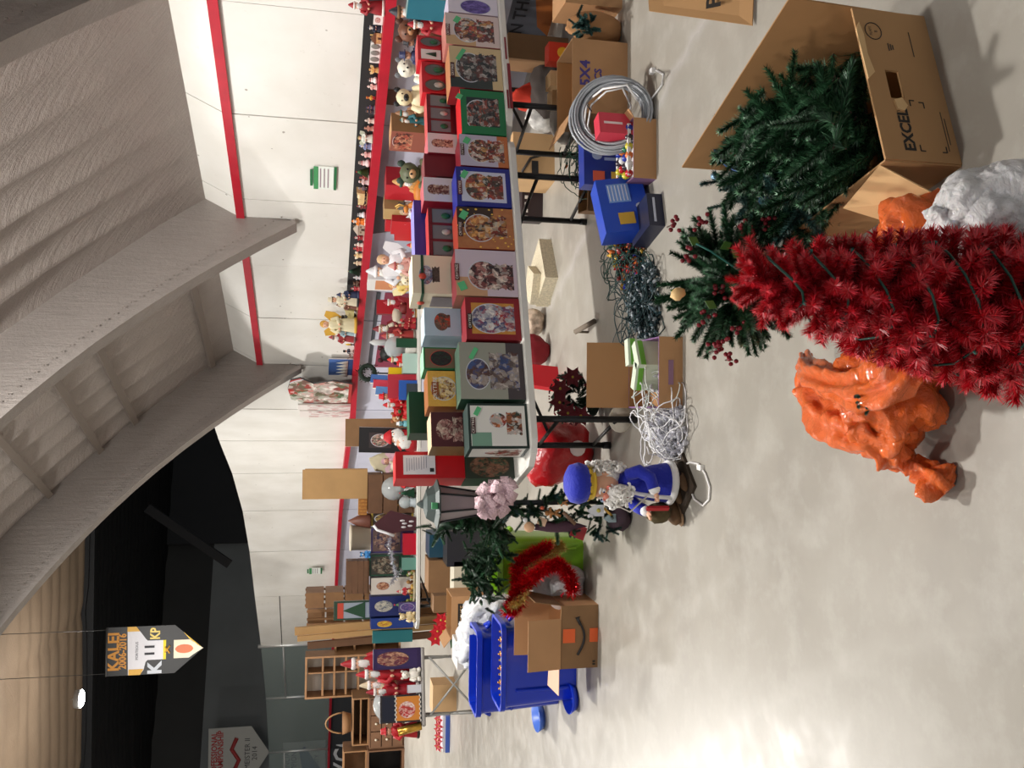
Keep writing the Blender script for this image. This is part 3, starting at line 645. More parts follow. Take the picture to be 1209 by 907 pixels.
MB().box((0, -.003, h*.66), (wd*.72, .003, h*.46)).build('paper_sheet', cm((232, 232, 238), .6), o)
MB().box((-wd*.2, -.0055, h*.48), (wd*.14, .001, h*.06)).build('barcode', cm((40, 40, 44), .6), o)
for k in range(9): MB().box((wd*.0+.002*k, -.0055, h*(.84-.035*k)), (wd*(.5-.04*(k % 3)), .001, h*.008)).build('text_line', cm((150, 150, 170), .6), o)
o, wd, h, d = packed_box('flat violet-blue box lid lying across the window boxes', 235, 300, 489, OFF2+.17, .2, cm((60, 56, 150), .4), cm((60, 56, 150), .4), topm=cm((140, 136, 214), .4), leftm=cm((50, 44, 130), .4))
# ---------------------------------------------------------------- small figures
SKIN = cm((222, 170, 140), .5); WHT = cm((236, 233, 228), .7); GOLD = mat('gold', (206, 160, 70), .3, metal=.8); BEARD = mat('beard_white', (236, 234, 230), .9, bump=.8, bs=60)
def fig(label, loc, h, style, c1, c2=(236, 233, 228), c3=None, cat='figurine', group=None, rz=0, name=None, tilt=0):
    """figure of height h standing at loc, facing -y; parts in unit height scaled by h"""
    c3 = c3 or c2; m1, m2, m3 = cm(c1, .55), cm(c2, .6), cm(c3, .6)
    nm = name or {'robe': 'robed_figurine', 'angel': 'angel_figurine', 'snow': 'snowman_figurine', 'plush': 'plush_animal', 'soldier': 'toy_soldier', 'pair': 'carolling_pair', 'house': 'model_house', 'tree': 'tabletop_tree', 'bear': 'plush_animal', 'candle': 'candle_holder', 'deer': 'reindeer_figurine', 'doll': 'dressed_doll', 'sleigh': 'toy_sleigh', 'globe': 'snow_globe'}[style]
    o = thing(nm, label, cat, loc, rz, group, scale=h)
    if tilt: o.rotation_euler.y = tilt
    B = lambda mb, n, m, **k: mb.build(n, m, o, **k)
    if style in ('robe', 'doll', 'pair', 'angel'):
        n = 2 if style == 'pair' else 1
        for q in range(n):
            ox = (-.13, .15)[q] if n == 2 else 0; k = .92 if q else 1.; T = Matrix.Translation((ox, 0, 0)) @ Matrix.Scale(k, 4)
            mm = m1 if not q else m3
            B(MB().lathe([(.2, 0), (.21, .04), (.17, .3), (.13, .52), (.14, .6), (.11, .68), (.05, .72)], 12, M=T, sy=.8), 'robe', mm)
            B(MB().lathe([(.205, .0), (.225, .02), (.22, .06), (.2, .075)], 12, M=T, sy=.8), 'hem', m2)
            for s in (-1, 1):
                B(MB().tube([T @ V((s*.12, 0, .64)), T @ V((s*.19, -.05, .5)), T @ V((s*.08, -.17, .44))], [.055, .055, .05], 7), 'sleeve', mm)
                B(MB().ball(T @ V((s*.06, -.19, .44)), .035, 6), 'hand', SKIN)
            B(MB().ball((0, -.01, .78), .085, 10, M=T, sz=(1, 1, 1.15)).ball((0, -.09, .775), .018, 5, M=T), 'head', SKIN)
            [B(MB().ball((q_, -.083, .8), .011, 5, M=T), 'eye', cm((30, 24, 22), .3)) for q_ in (-.03, .03)]
            if style == 'robe':
                B(MB().ball((0, -.07, .7), .08, 8, M=T, sz=(.9, .6, 1.25), nz=.3), 'beard', BEARD)
                B(MB().lathe([(.1, .82), (.085, .86), (.05, .94), (.015, 1.0)], 10, M=T), 'hat', mm)
                B(MB().lathe([(.09, .8), (.11, .82), (.105, .85), (.09, .86)], 10, M=T), 'hat_trim', m2)
            elif style == 'angel':
                B(MB().ball((0, .02, .82), .1, 8, M=T, sz=(1, 1, 1.1)), 'hair', m3)
                for s in (-1, 1): B(MB().prism([(s*.03, .62), (s*.2, .82), (s*.33, .78), (s*.3, .55), (s*.18, .38)], .07, .09, M=T), 'wing', m2)
            else:
                B(MB().ball((0, .025, .81), .098, 8, M=T), 'hair', m3 if style == 'doll' else m2)
                B(MB().lathe([(.13, .84), (.13, .855), (.08, .86), (.075, .96), (.06, .97)], 10, M=T), 'hat', mm)
    elif style == 'snow':
        B(MB().lathe([(.1, 0), (.22, .1), (.24, .22), (.2, .36), (.13, .43), (.17, .52), (.16, .62), (.08, .7)], 12), 'body', m1); B(MB().ball((0, 0, .78), .125, 10), 'head', m1)
        B(MB().lathe([(.15, .86), (.15, .875), (.09, .88), (.09, .99), (.08, 1.)], 10), 'hat', m2)
        B(MB().tube([(-.12, -.06, .68), (0, -.13, .66), (.12, -.06, .68), (.0, .12, .68)], .03, 6, closed=True), 'scarf', m3)
        [B(MB().ball((q_, -.11, .81), .014, 4), 'eye', cm((20, 20, 20))) for q_ in (-.04, .04)]
        B(MB().tube([(0, -.11, .77), (0, -.19, .76)], [.02, .004], 5), 'nose', cm((220, 110, 40)))
    elif style in ('plush', 'bear'):
        B(MB().ball((0, 0, .3), .27, 10, sz=(1, .9, 1.1), nz=.12), 'body', m1)
        B(MB().ball((0, -.05, .72), .2, 10, sz=(1, .95, .95), nz=.08), 'head', m1)
        B(MB().ball((0, -.22, .68), .09, 8, sz=(1, .9, .75)), 'muzzle', m2); B(MB().ball((0, -.3, .71), .025, 5), 'nose', cm((20, 18, 18)))
        [B(MB().ball((q_, -.22, .78), .02, 5), 'eye', cm((20, 18, 18), .2)) for q_ in (-.08, .08)]
        for s in (-1, 1):
            B(MB().ball((s*.16, 0, .88), .07, 7, sz=(1, .5, 1.2)), 'ear', m3)
            B(MB().tube([(s*.2, -.05, .5), (s*.27, -.16, .34), (s*.2, -.25, .24)], [.08, .08, .07], 7), 'arm', m1)
            B(MB().tube([(s*.14, -.12, .1), (s*.22, -.3, .09), (s*.24, -.38, .12)], [.1, .1, .09], 7), 'leg', m1)
    elif style == 'soldier':
        for s in (-1, 1):
            B(MB().tube([(s*.06, 0, .0), (s*.06, 0, .36)], [.055, .05], 7), 'leg', m2); B(MB().ball((s*.06, -.03, .03), .06, 6, sz=(.8, 1.3, .5)), 'boot', cm((20, 20, 22)))
            B(MB().tube([(s*.12, 0, .6), (s*.16, -.02, .48), (s*.14, -.05, .36)], .035, 6), 'arm', m1)
        B(MB().lathe([(.1, .34), (.11, .38), (.1, .5), (.13, .6), (.05, .65)], 10, sy=.75), 'coat', m1)
        B(MB().ball((0, 0, .72), .075, 8), 'head', SKIN); B(MB().lathe([(.08, .76), (.09, .78), (.09, .96), (.07, 1.)], 10), 'hat', m3)
    elif style == 'house':
        B(MB().box((0, 0, .3), (.7, .5, .6)), 'wall', m1)
        B(MB().prism([(-.42, .58), (.42, .58), (.0, 1.)], -.3, .3), 'roof', m2)
        B(MB().box((-.17, -.255, .34), (.12, .01, .16)), 'window', m3); B(MB().box((.17, -.255, .34), (.12, .01, .16)), 'window', m3); B(MB().box((0, -.255, .16), (.14, .01, .3)), 'door', cm((70, 40, 28)))
        B(MB().box((.2, .05, .9), (.09, .09, .26)), 'chimney', m3)
    elif style == 'tree':
        B(MB().tube([(0, 0, 0), (0, 0, .2)], .04, 6), 'trunk', cm((90, 60, 40)))
        B(MB().lathe([(.34, .12), (.2, .36), (.26, .36), (.13, .62), (.18, .62), (.0, 1.)], 10), 'foliage', m1)
        B(MB().ball((0, 0, 1.), .05, 5), 'topper', m2)
    elif style == 'candle':
        B(MB().lathe([(.18, 0), (.2, .03), (.06, .08), (.05, .3), (.12, .36), (.12, .4)], 10), 'stem', m1); B(MB().lathe([(.07, .4), (.07, .9), (.01, 1.)], 8), 'candle', m2)
    elif style == 'globe':
        B(MB().lathe([(.3, 0), (.32, .05), (.24, .2), (.26, .32)], 12), 'base', m1); B(MB().ball((0, 0, .6), .36, 12), 'glass_ball', mat('clear_glass', (214, 224, 226), .08, alpha=.5)); B(MB().lathe([(.12, .32), (.1, .5), (.0, .78)], 8), 'inset', m3)
    elif style == 'deer':
        B(MB().ball((0, 0, .5), .16, 9, sz=(1.7, .8, .9)), 'body', m1)
        for sx in (-1, 1):
            for sy in (-1, 1): B(MB().tube([(sx*.19, sy*.06, .48), (sx*.2, sy*.06, .25), (sx*.18, sy*.06, 0)], [.045, .028, .022], 6), 'leg', m1)
        B(MB().tube([(-.22, 0, .54), (-.3, 0, .74)], [.08, .05], 7).ball((-.36, 0, .78), .07, 7, sz=(1.4, .8, .8)), 'head', m1)
        for s in (-1, 1): B(MB().tube([(-.3, s*.03, .82), (-.28, s*.12, .92), (-.34, s*.16, 1.)], .014, 5), 'antler', m2)
    elif style == 'sleigh':
        B(MB().prism([(-.5, .25), (-.3, .2), (.4, .2), (.5, .75), (.38, .7), (.25, .4), (-.35, .42), (-.5, .6)], -.2, .2), 'body', m1)
        for s in (-1, 1): B(MB().tube([(-.6, s*.16, .18), (-.45, s*.16, .03), (.4, s*.16, .03), (.55, s*.16, .12)], .02, 5), 'runner', m2)
        for x in (-.2, .15): B(MB().tube([(x, -.16, .03), (x, -.16, .2)], .015, 5), 'strut', m2)
        B(MB().ball((.05, 0, .5), .2, 8, nz=.3), 'sack', m3)
    return o
# ---------------------------------------------------------------- ledge row: (row y, column of top, style, c1, c2, c3, words)
LEDGE = [
 (10, 411, 'robe', (150, 24, 34), (236, 226, 220), None, 'tall dark red robed figurine with white trim, first on the ledge from the frame edge'),
 (34, 434, 'robe', (26, 30, 52), (230, 226, 220), None, 'white-headed figurine in navy on the ledge'),
 (46, 443, 'house', (204, 160, 110), (120, 84, 60), (230, 190, 120), 'tiny tan cottage on the ledge beside the silver picture card'),
 (83, 436, 'angel', (206, 160, 90), (226, 200, 150), (200, 140, 60), 'gold-haired angel figurine on the ledge, beside the silver picture card'),
 (95, 440, 'snow', (234, 230, 226), (40, 36, 36), (180, 30, 40), 'small snowman figurine with a red scarf on the ledge'),
 (103, 441, 'robe', (224, 178, 170), (240, 230, 226), None, 'pink robed figurine on the ledge next to the striped soldier'),
 (116, 436, 'soldier', (208, 160, 60), (180, 40, 40), (190, 110, 50), 'gold and red toy soldier on the ledge'),
 (130, 433, 'pair', (50, 40, 52), (170, 150, 140), (70, 60, 90), 'dark coated carolling pair on the ledge'),
 (143, 437, 'robe', (208, 190, 178), (240, 232, 224), None, 'cream robed figurine on the ledge above the blue-green nativity group'),
 (152, 433, 'doll', (176, 120, 104), (210, 190, 180), (110, 70, 50), 'rose dressed doll figurine with a brown hat on the ledge'),
 (164, 421, 'angel', (214, 216, 206), (190, 196, 176), (150, 130, 80), 'white angel with leafy grey wings on the ledge'),
 (173, 424, 'robe', (120, 130, 168), (214, 214, 222), None, 'blue-grey robed figurine on the ledge'),
 (183, 426, 'robe', (226, 176, 170), (240, 236, 232), None, 'pale pink robed figurine on the ledge, left of the blue-grey one'),
 (193, 423, 'snow', (226, 206, 204), (150, 130, 120), (190, 60, 70), 'pinkish snowman figurine on the ledge below the green wall sign'),
 (204, 421, 'tree', (70, 110, 60), (190, 40, 50), None, 'little green tree with a red topper on the ledge below the green wall sign'),
 (213, 423, 'pair', (206, 180, 180), (240, 236, 232), (150, 60, 60), 'white and red carolling pair on the ledge'),
 (223, 423, 'soldier', (120, 112, 118), (90, 84, 88), (150, 140, 140), 'grey toy soldier on the ledge'),
 (232, 416, 'sleigh', (208, 180, 130), (190, 160, 110), (226, 200, 160), 'tan toy sleigh on the ledge'),
 (244, 421, 'robe', (110, 26, 34), (60, 40, 40), None, 'wine red robed figurine with a dark hem on the ledge'),
 (254, 420, 'snow', (226, 228, 230), (26, 26, 30), (60, 90, 80), 'snowman figurine with a dark top hat on the ledge'),
 (262, 415, 'robe', (220, 120, 30), (240, 232, 220), None, 'orange robed figurine on the ledge'),
 (271, 417, 'house', (176, 164, 144), (206, 196, 180), (120, 100, 80), 'pale stone cottage on the ledge'),
 (281, 418, 'robe', (140, 22, 34), (230, 222, 216), (90, 20, 30), 'red robed figurine on the ledge left of the pale stone cottage'),
 (292, 417, 'pair', (170, 34, 44), (226, 216, 206), (226, 216, 206), 'red and cream carolling pair on the ledge'),
 (302, 417, 'angel', (226, 204, 150), (240, 232, 214), (190, 150, 80), 'cream angel figurine on the ledge'),
 (311, 417, 'doll', (216, 200, 170), (180, 120, 90), (90, 100, 80), 'beige dressed doll on the ledge'),
 (321, 411, 'tree', (26, 70, 50), (210, 200, 170), None, 'narrow dark green tree on the ledge'),
 (328, 417, 'robe', (200, 204, 206), (240, 240, 240), None, 'silver white robed figurine on the ledge'),
 (335, 418, 'plush', (96, 66, 50), (150, 120, 100), (80, 56, 40), 'brown bear figurine on the ledge'),
 (341, 414, 'robe', (190, 60, 70), (220, 190, 180), None, 'pink-red robed figurine on the ledge behind the navy one'),
 (349, 397, 'robe', (34, 44, 78), (60, 66, 96), None, 'navy hooded figurine, first of the taller ones on the ledge'),
 (355, 386, 'doll', (206, 196, 170), (30, 28, 30), (26, 24, 26), 'tall cream figurine with a black hat on the ledge'),
 (361, 397, 'robe', (110, 66, 50), (190, 150, 110), None, 'brown robed figurine among the taller ones on the ledge'),
 (369, 401, 'sleigh', (176, 164, 110), (150, 130, 90), (190, 176, 130), 'olive tan toy sleigh on the ledge'),
 (376, 400, 'snow', (40, 38, 40), (220, 220, 216), (150, 150, 140), 'black penguin-like figurine with a white hat on the ledge'),
 (384, 374, 'angel', (216, 206, 170), (216, 168, 60), (200, 150, 60), 'large gold and white angel, tallest on the ledge'),
 (392, 392, 'robe', (150, 176, 186), (200, 204, 206), None, 'silver-blue robed figurine beside the gold angel on the ledge'),
 (399, 388, 'robe', (150, 40, 44), (120, 90, 90), None, 'dark red robed figurine leaning by the gold angel on the ledge'),
 (407, 408, 'candle', (30, 28, 34), (226, 196, 50), None, 'black candle holder with a yellow candle on the ledge'),
 (415, 405, 'soldier', (40, 40, 60), (200, 190, 180), (30, 30, 30), 'dark toy soldier beside the blue framed tree picture'),
 (420, 409, 'deer', (120, 100, 90), (180, 160, 140), None, 'small brown reindeer beside the blue framed tree picture'),
]
def wall_pt(py, z, lat):  # point at image row py on the plane lat, height z
    lo, hi = 1., 30.
    for _ in range(40):
        m = (lo+hi)/2
        if proj(LT(lat, m, z))[1] < py: lo = m
        else: hi = m
    return LT(lat, lo, z)
for (y, xt, st, c1, c2, c3, lb) in LEDGE:
    p = wall_pt(y, cap_top+.002, 6.38); hh = top_at(p, xt); la = 6.46-(.34 if st in ('angel', 'robe', 'doll', 'pair') else .3 if st in ('sleigh', 'plush') else .24)*max(hh, .1)
    p = wall_pt(y, cap_top+.002, la); hh = top_at(p, xt)
    f_ = fig(lb, p, max(hh, .1), st, c1, c2, c3, group='figurines on the red ledge', rz=-.35 if st != 'sleigh' else -1.15)
    if hh < .3: f_.scale = (f_.scale[0]*1.35, f_.scale[1]*1.2, f_.scale[2])
# cards and pictures on the ledge
def ledge_card(label, y0, y1, xt, m, lat=6.44, z=None, name='picture_card', cat='picture', th=.02):
    a = wall_pt(y0, cap_top+.002, lat); b = wall_pt(y1, cap_top+.002, lat); h = top_at((a+b)/2, xt)
    o = thing(name, label, cat, (a+b)/2, uz(a-b)); wd = (a-b).length
    MB().box((0, 0, h/2), (wd, th, h), mis=[0, 1, 1, 1, 1, 1]).build('card', [m, cm((200, 200, 200))], o); return o, wd, h
o, wd, h = ledge_card('small white greeting card on the ledge by the navy figurine', 18, 29, 441, picture('p_c1', (226, 222, 218), [(170, 60, 60), (200, 180, 170)], (.5, .55, .3, .3), None), 6.42)
o, wd, h = ledge_card('silver card with three oval portraits on the ledge', 50, 74, 437, cm((214, 212, 208), .5), 6.42)
for k in (-1, 0, 1): MB().ball((k*wd*.31, -.012, h*.5), .04, 10, sz=(.8, .1, 1.1)).build('oval_print', cm((120, 118, 112), .5), o)
o, wd, h = ledge_card('blue framed picture of white fir trees leaning on the wall', 424, 450, 388, cm((70, 104, 168), .5), 6.44)
for k in range(6): MB().lathe([(.001, 0), (wd*.1, 0), (.001, h*.5)], 6, M=Matrix.Translation((wd*(-.36+.14*k), -.012, h*.2)) @ Matrix.Scale(.15, 4, (0, 1, 0))).build('printed_tree', cm((222, 224, 216), .6), o)
# big curved standing board with robed figures print, two white patterned boards
P0 = wall_pt(462, 1.40, 6.2)
def standing(label, y0, y1, x0, dep, z, name, cat, mfront, mside, th=.05, poly=None, rz=0):
    a, h = on((y0+y1)/2, x0, dep, z); wd = abs((gy(x0, y0, dep)-gy(x0, y1, dep)).x)
    o = thing(name, label, cat, a, rz)
    pl = poly or [(-.5, 0), (.5, 0), (.5, 1), (-.5, 1)]
    MB().prism([(x*wd, q*h) for x, q in pl], -th/2, th/2, 1, mf=0).build('board', [mfront, mside], o); return o, wd, h
def stand(xt, y0, y1, m, side, label, z=cap_top+.002, lat=6.4, th=.03, name='display_board', cat='board', poly=None):
    lat -= .25
    a, b = wall_pt(y0, z, lat), wall_pt(y1, z, lat); h = top_at((a+b)/2, xt); wd = (a-b).length
    o = thing(name, label, cat, (a+b)/2, uz(a-b))
    pl = poly or [(-.5, 0), (.5, 0), (.5, 1), (-.5, 1)]
    MB().prism([(x*wd, q*h) for x, q in pl], -th/2, th/2, 1, mf=0).build('board', [m, side], o); return o, wd, h
stand(340, 447, 477, picture('p_brd', (170, 60, 56), [(180, 40, 40), (230, 224, 216), (90, 110, 80), (120, 90, 80), (200, 180, 170)], (.5, .7, .45, .35), (.05, .95, .05, .6), seed=3.7, sc_=18), cm((80, 80, 80)), 'tall curved cut-out board with printed red robed figures, on the ledge', poly=[(-.5, 0), (.3, 0), (.42, .3), (.3, .6), (.5, .8), (.42, .95), (.1, 1), (-.3, .96), (-.5, .7)], name='cutout_board')
PATW = picture('p_patw', (226, 218, 214), [(226, 218, 214), (230, 224, 220), (180, 70, 80), (224, 214, 210)], None, (0, 1, 0, .82), seed=2.2, sc_=9)
stand(352, 478, 484, PATW, cm((210, 204, 196)), 'white patterned board with tan end on the ledge, next to the cut-out board', lat=6.36, name='patterned_board')
stand(354, 485, 492, PATW, cm((210, 204, 196)), 'second white patterned board on the ledge, left of the first', lat=6.36, name='patterned_board')
# patches of advertising on the rink boards
adp = cm((120, 84, 74), .5)
def board_patch(y0, y1, z0, z1, m, name='board_graphic', poly=None):
    a, b = wall_pt(y0, 1., WL-.004), wall_pt(y1, 1., WL-.004); c = (a+b)/2; wd = (a-b).length
    pl = poly or [(-.5, 0), (.5, 0), (.5, 1), (-.5, 1)]
    mb = MB(); mb.add([V((c.x, c.y, 0))+(a-b).normalized()*wd*x+V((0, 0, z0+(z1-z0)*q)) for x, q in pl], [tuple(range(len(pl)))]); return mb.build(name, m, wall)
board_patch(109, 127, .3, 1.39, adp)
board_patch(233, 278, .75, 1.39, cm((92, 86, 92), .5), poly=[(-.5, 1), (-.3, .15), (.1, 0), (.25, .15), (.5, 1)])
board_patch(346, 440, 1.18, 1.24, cm((70, 74, 84), .5)); board_patch(346, 440, .4, 1.12, cm((128, 40, 66), .5))
board_patch(455, 478, .5, 1.39, cm((150, 40, 66), .5))
bp_ = gz(652, 22, 0.); o = thing('advertising_banner', 'grey banner with dark capital letters and an orange swirl, leaning under the right table', 'banner', bp_, uz(-WD))
MB().box((.1, 0, .2), (.72, .015, .4)).build('sheet', cm((96, 100, 112), .6), o); lettering(o, 'IN THE', .16, (.0, -.012, .3), color=(20, 22, 34), sx=1.0, bold=.003)
MB().prism([(-.2, .0), (.44, .0), (.44, .2), (.2, .2), (-.1, .12)], -.012, -.008).build('orange_swirl', cm((160, 88, 30), .6), o)
# ---------------------------------------------------------------- green wall signs
def wall_sign(label, pos, wd, h, rz):
    o = thing('wall_sign', label, 'sign', pos, rz)
    MB().box((0, 0, 0), (wd, .01, h*.86)).build('sign_plate', cm((226, 232, 226), .5), o)
    gm = cm((24, 104, 58), .5)
    MB().box((0, -.007, h*.36), (wd, .004, h*.2)).build('green_band', cm((60, 140, 84), .5), o)
    MB().box((wd*.0, -.007, h*.56), (wd*.72, .004, h*.12)).build('green_header', gm, o); MB().box((0, -.007, -h*.5), (wd*1.02, .004, h*.12)).build('green_footer', gm, o)
    for k in range(3): MB().box((0, -.007, h*(.16-.17*k)), (wd*.84, .002, h*.05)).build('text_line', cm((150, 130, 140), .6), o)
    return o
p = wall_pt(210, 2.0, WL-.012); a = gn(366, 210, WN, WL-.012); b = gn(399, 210, WN, WL-.012)
wall_sign('green and white notice on the wall above the ledge, before the nearer foil rib', (a+b)/2, .42, (a-b).length*.8, uz(-WD))
i = 4; (pa, _), (pb, _) = pts[5], pts[6]; dq = gy(372, 673, 28.0)
wall_sign('green and white notice on the far corner panels beside the wooden crates', dq+V((0, -.15, 0)), .4, .38, face_rz(pb, pa))
# ---------------------------------------------------------------- hanging banner
BD = 23.; bc = gy(170, 768, BD); bt = gy(126, 770, BD); bb = gy(240, 768, BD); bw_ = abs((gy(170, 740, BD)-gy(170, 797, BD)).x); bh = bt.z-bb.z
bn = thing('hanging_banner', 'long black pointed memorial banner with a white jersey and number 11', 'banner', (bc.x, bc.y, bb.z), 0)
MB().prism([(-bw_/2, bh*.3), (0, 0), (bw_/2, bh*.3), (bw_/2, bh), (-bw_/2, bh)], -.01, .01).build('cloth', cm((11, 11, 12), .5), bn)
def bp(u, v): return (u*bw_, -.014, v*bh)
mb = MB(); J = [(-.5, .78), (-.5, .66), (-.4, .62), (-.24, .6), (-.2, .58), (-.2, .42), (.2, .42), (.2, .58), (.24, .6), (.4, .66), (.5, .7), (.5, .79)]
mb.add([bp(*q) for q in J], [tuple(range(len(J)))]).build('jersey_print', cm((226, 226, 232), .6), bn)
for nm, q, c in (('yellow_stripe', [(-.2, .39), (.2, .39), (.2, .42), (-.2, .42)], (232, 214, 40)), ('sleeve_stripe', [(-.5, .655), (-.38, .62), (-.38, .775), (-.5, .775)], (224, 176, 80)), ('sleeve_stripe', [(.4, .66), (.5, .7), (.5, .79), (.4, .79)], (224, 176, 80)),
                 ('photo_print', [(-.19, .31), (.19, .31), (.19, .13), (.07, .06), (0, .0), (-.12, .1), (-.19, .15)], (236, 226, 200)), ('gold_edge', [(0, .005), (.35, .21), (.19, .14)], (230, 190, 60))):
    MB().add([(x, y-.003, z) for x, y, z in [bp(*t_) for t_ in q]], [tuple(range(len(q)))]).build(nm, cm(c, .6), bn)
MB().ball(bp(0, .2), bw_*.13, 12, sz=(.8, .05, 1.5)).build('portrait_print', cm((214, 120, 80), .6), bn)
lettering(bn, 'KALEI', bw_*.33, bp(0, .93), color=(206, 140, 50), sx=.95, bold=.012); lettering(bn, '2006-2016', bw_*.2, bp(0, .835), color=(206, 140, 50), sx=.85, bold=.008)
lettering(bn, 'PORTEOUS', bw_*.075, (0, -.02, bh*.69), color=(60, 60, 70)); lettering(bn, '11', bw_*.26, (0, -.02, bh*.555), color=(30, 30, 40), sx=1.1, bold=.01)
lettering(bn, 'KP', bw_*.26, bp(.34, .5), color=(240, 214, 120), sx=.8, bold=.01); lettering(bn, 'K', bw_*.36, bp(-.38, .5), color=(200, 206, 214), bold=.02)
for s in (-1, 1): MB().tube([(s*bw_*.08, -.02, bh*.35), (-s*bw_*.06, -.02, bh*.4)], .02, 5).build('crossed_stick_print', cm((214, 160, 60), .5), bn)
MB().tube([(-bw_/2, 0, bh), (bw_/2, 0, bh)], .03, 6).build('hanging_pole', cm((60, 60, 60), .5), bn)
for s in (-1, 1): MB().tube([(s*bw_*.45, 0, bh), (s*bw_*.45, 0, 10.0-bb.z)], .008, 4).build('hanging_wire', cm((60, 60, 60), .5), bn)
# ---------------------------------------------------------------- advertising beyond the glass
def far_sign(label, y0, y1, x0, x1, dep, m, poly=None, name='wall_banner'):
    a = gy(x1, (y0+y1)/2, dep); b = gy(x0, (y0+y1)/2, dep); wd = abs((gy(x1, y0, dep)-gy(x1, y1, dep)).x); h = b.z-a.z
    o = thing(name, label, 'banner', a, 0)
    pl = poly or [(-.5, 0), (.5, 0), (.5, 1), (-.5, 1)]
    MB().prism([(x*wd, q*h) for x, q in pl], -.02, .02).build('sheet', m, o); return o, wd, h
so, swd, sh = far_sign('pale pointed championship banner with red lettering beyond the glass', 856, 920, 246, 318, 43., cm((176, 176, 170), .6), [(-.5, .3), (.0, 0), (.5, .3), (.5, 1), (-.5, 1)])
lettering(so, 'PROFESSIONAL', swd*.14, (0, -.03, sh*.9), color=(170, 50, 50), sx=.9, bold=.01); lettering(so, 'CHAMPIONSHIP', swd*.14, (0, -.03, sh*.8), color=(170, 50, 50), sx=.9, bold=.01)
lettering(so, 'MEISTER II', swd*.13, (0, -.03, sh*.36), color=(60, 60, 60)); lettering(so, '2014', swd*.13, (0, -.03, sh*.24), color=(60, 60, 60))
MB().tube([(-swd*.3, -.03, sh*.58), (-swd*.1, -.03, sh*.5), (swd*.1, -.03, sh*.62), (swd*.3, -.03, sh*.54)], .1, 5).build('emblem_swoosh', cm((160, 50, 50), .6), so)
s2, swd, sh = far_sign('pale banner with a blue swoosh behind the end glass', 874, 930, 334, 384, 42.6, cm((184, 190, 192), .6))
lettering(s2, 'PROVINCIAL', swd*.16, (0, -.03, sh*.9), color=(60, 80, 110), sx=.8); lettering(s2, 'CHAMPIONS', swd*.16, (0, -.03, sh*.74), color=(60, 80, 110), sx=.8)
MB().prism([(-.3*swd, .1*sh), (-.1*swd, .1*sh), (.4*swd, .5*sh), (.3*swd, .62*sh), (-.05*swd, .55*sh)], -.035, -.03).build('emblem_print', cm((40, 70, 130), .6), s2)
lettering(s2, 'VARSITY', swd*.14, (0, -.04, sh*.2), color=(60, 80, 110), sx=.8)
# ---------------------------------------------------------------- things on the tables by the wall
RZ = .742
def riser(label, t0, t1, h, m=KRAFT, lat0=5.62, lat1=6.1):
    o = thing('cardboard_box', label, 'box', LT((lat0+lat1)/2, (t0+t1)/2, RZ), uz(-WD))
    L = t1-t0-.01; W = lat1-lat0
    MB().box((0, 0, h/2), (L, W, h)).build('carton', m, o)
    MB().box((0, 0, h), (L*.98, .05, .003)).build('packing_tape', cm((196, 170, 120), .3), o)
riser('plain cardboard carton under the brown and navy plush figures', 5.75, 6.45, .26, lat1=6.2); riser('plain cardboard carton under the plush cow and nativity figures', 6.47, 7.15, .26, lat1=6.2)
def wt(y, xt, lat, z, style, c1, c2, c3, lb, rz=-.3, **k):
    p = wall_pt(y, z, lat); h = top_at(p, xt); return fig(lb, p, h, style, c1, c2, c3, rz=rz, **k)
H = RZ+.263
wt(20, 459, 5.85, H, 'robe', (44, 40, 52), (120, 84, 50), None, 'dark robed figure with a wide brown hat, by the teal box')
wt(41, 464, 5.85, H, 'bear', (110, 66, 44), (170, 120, 80), (90, 50, 36), 'brown plush bear in front of the lavender boards')
wt(33, 481, 5.72, H, 'robe', (160, 24, 36), (234, 230, 224), None, 'red robed figure with white trim on top of the window box row')
wt(62, 470, 5.85, H, 'pair', (40, 46, 86), (236, 226, 220), (26, 26, 34), 'navy and black skirted doll pair beside the brown plush bear')
wt(84, 464, 5.85, H, 'bear', (224, 220, 204), (206, 200, 184), (110, 112, 116), 'large white plush bear with grey ears')
wt(118, 463, 5.85, H, 'plush', (222, 208, 172), (24, 24, 28), (24, 24, 28), 'cream and black plush cow behind the dark red window box')
wt(137, 466, 5.88, H, 'robe', (150, 110, 80), (60, 120, 110), None, 'tan robed nativity figure with a teal hem')
wt(146, 468, 5.8, H, 'robe', (40, 100, 110), (210, 214, 200), None, 'teal robed nativity figure beside the tan one')
wt(153, 464, 5.95, H, 'angel', (190, 170, 90), (70, 120, 60), (200, 160, 80), 'gold and green angel figure at the end of the nativity group')
def wbox(label, y0, y1, xt, lat, z, dep, front, side, topm=None, leftm=None, name='gift_box', cat='box'):
    a, b = wall_pt(y0, z, lat), wall_pt(y1, z, lat); h = top_at((a+b)/2, xt); wd = (a-b).length
    o = thing(name, label, cat, (a+b)/2, uz(a-b)); MB().box((0, dep/2, h/2), (wd, dep, h), mis=[0, 1, 1, 3, 2, 1]).build('carton', [front, side, topm or side, leftm or side], o); return o, wd, h
wbox('tall teal box with a pale rim next to the white plush', 2, 27, 481, 5.7, H, .12, cm((34, 104, 122), .4), cm((110, 150, 150), .4))
wbox('brown box with a printed village scene, behind the white fronted box', 158, 181, 461, 5.66, H, .22, picture('p_vil', (140, 80, 66), [(90, 40, 36), (180, 90, 70), (60, 30, 30), (200, 140, 110)], (.5, .8, .3, .14), (.1, .9, .45, .9), seed=5.), KRAFTD, leftm=KRAFT, topm=KRAFT)
fig('golden haired wooden figurine above the white plush, on the riser', wall_pt(27, H, 6.0), .25, 'doll', (196, 160, 110), (120, 80, 60), (226, 180, 80))
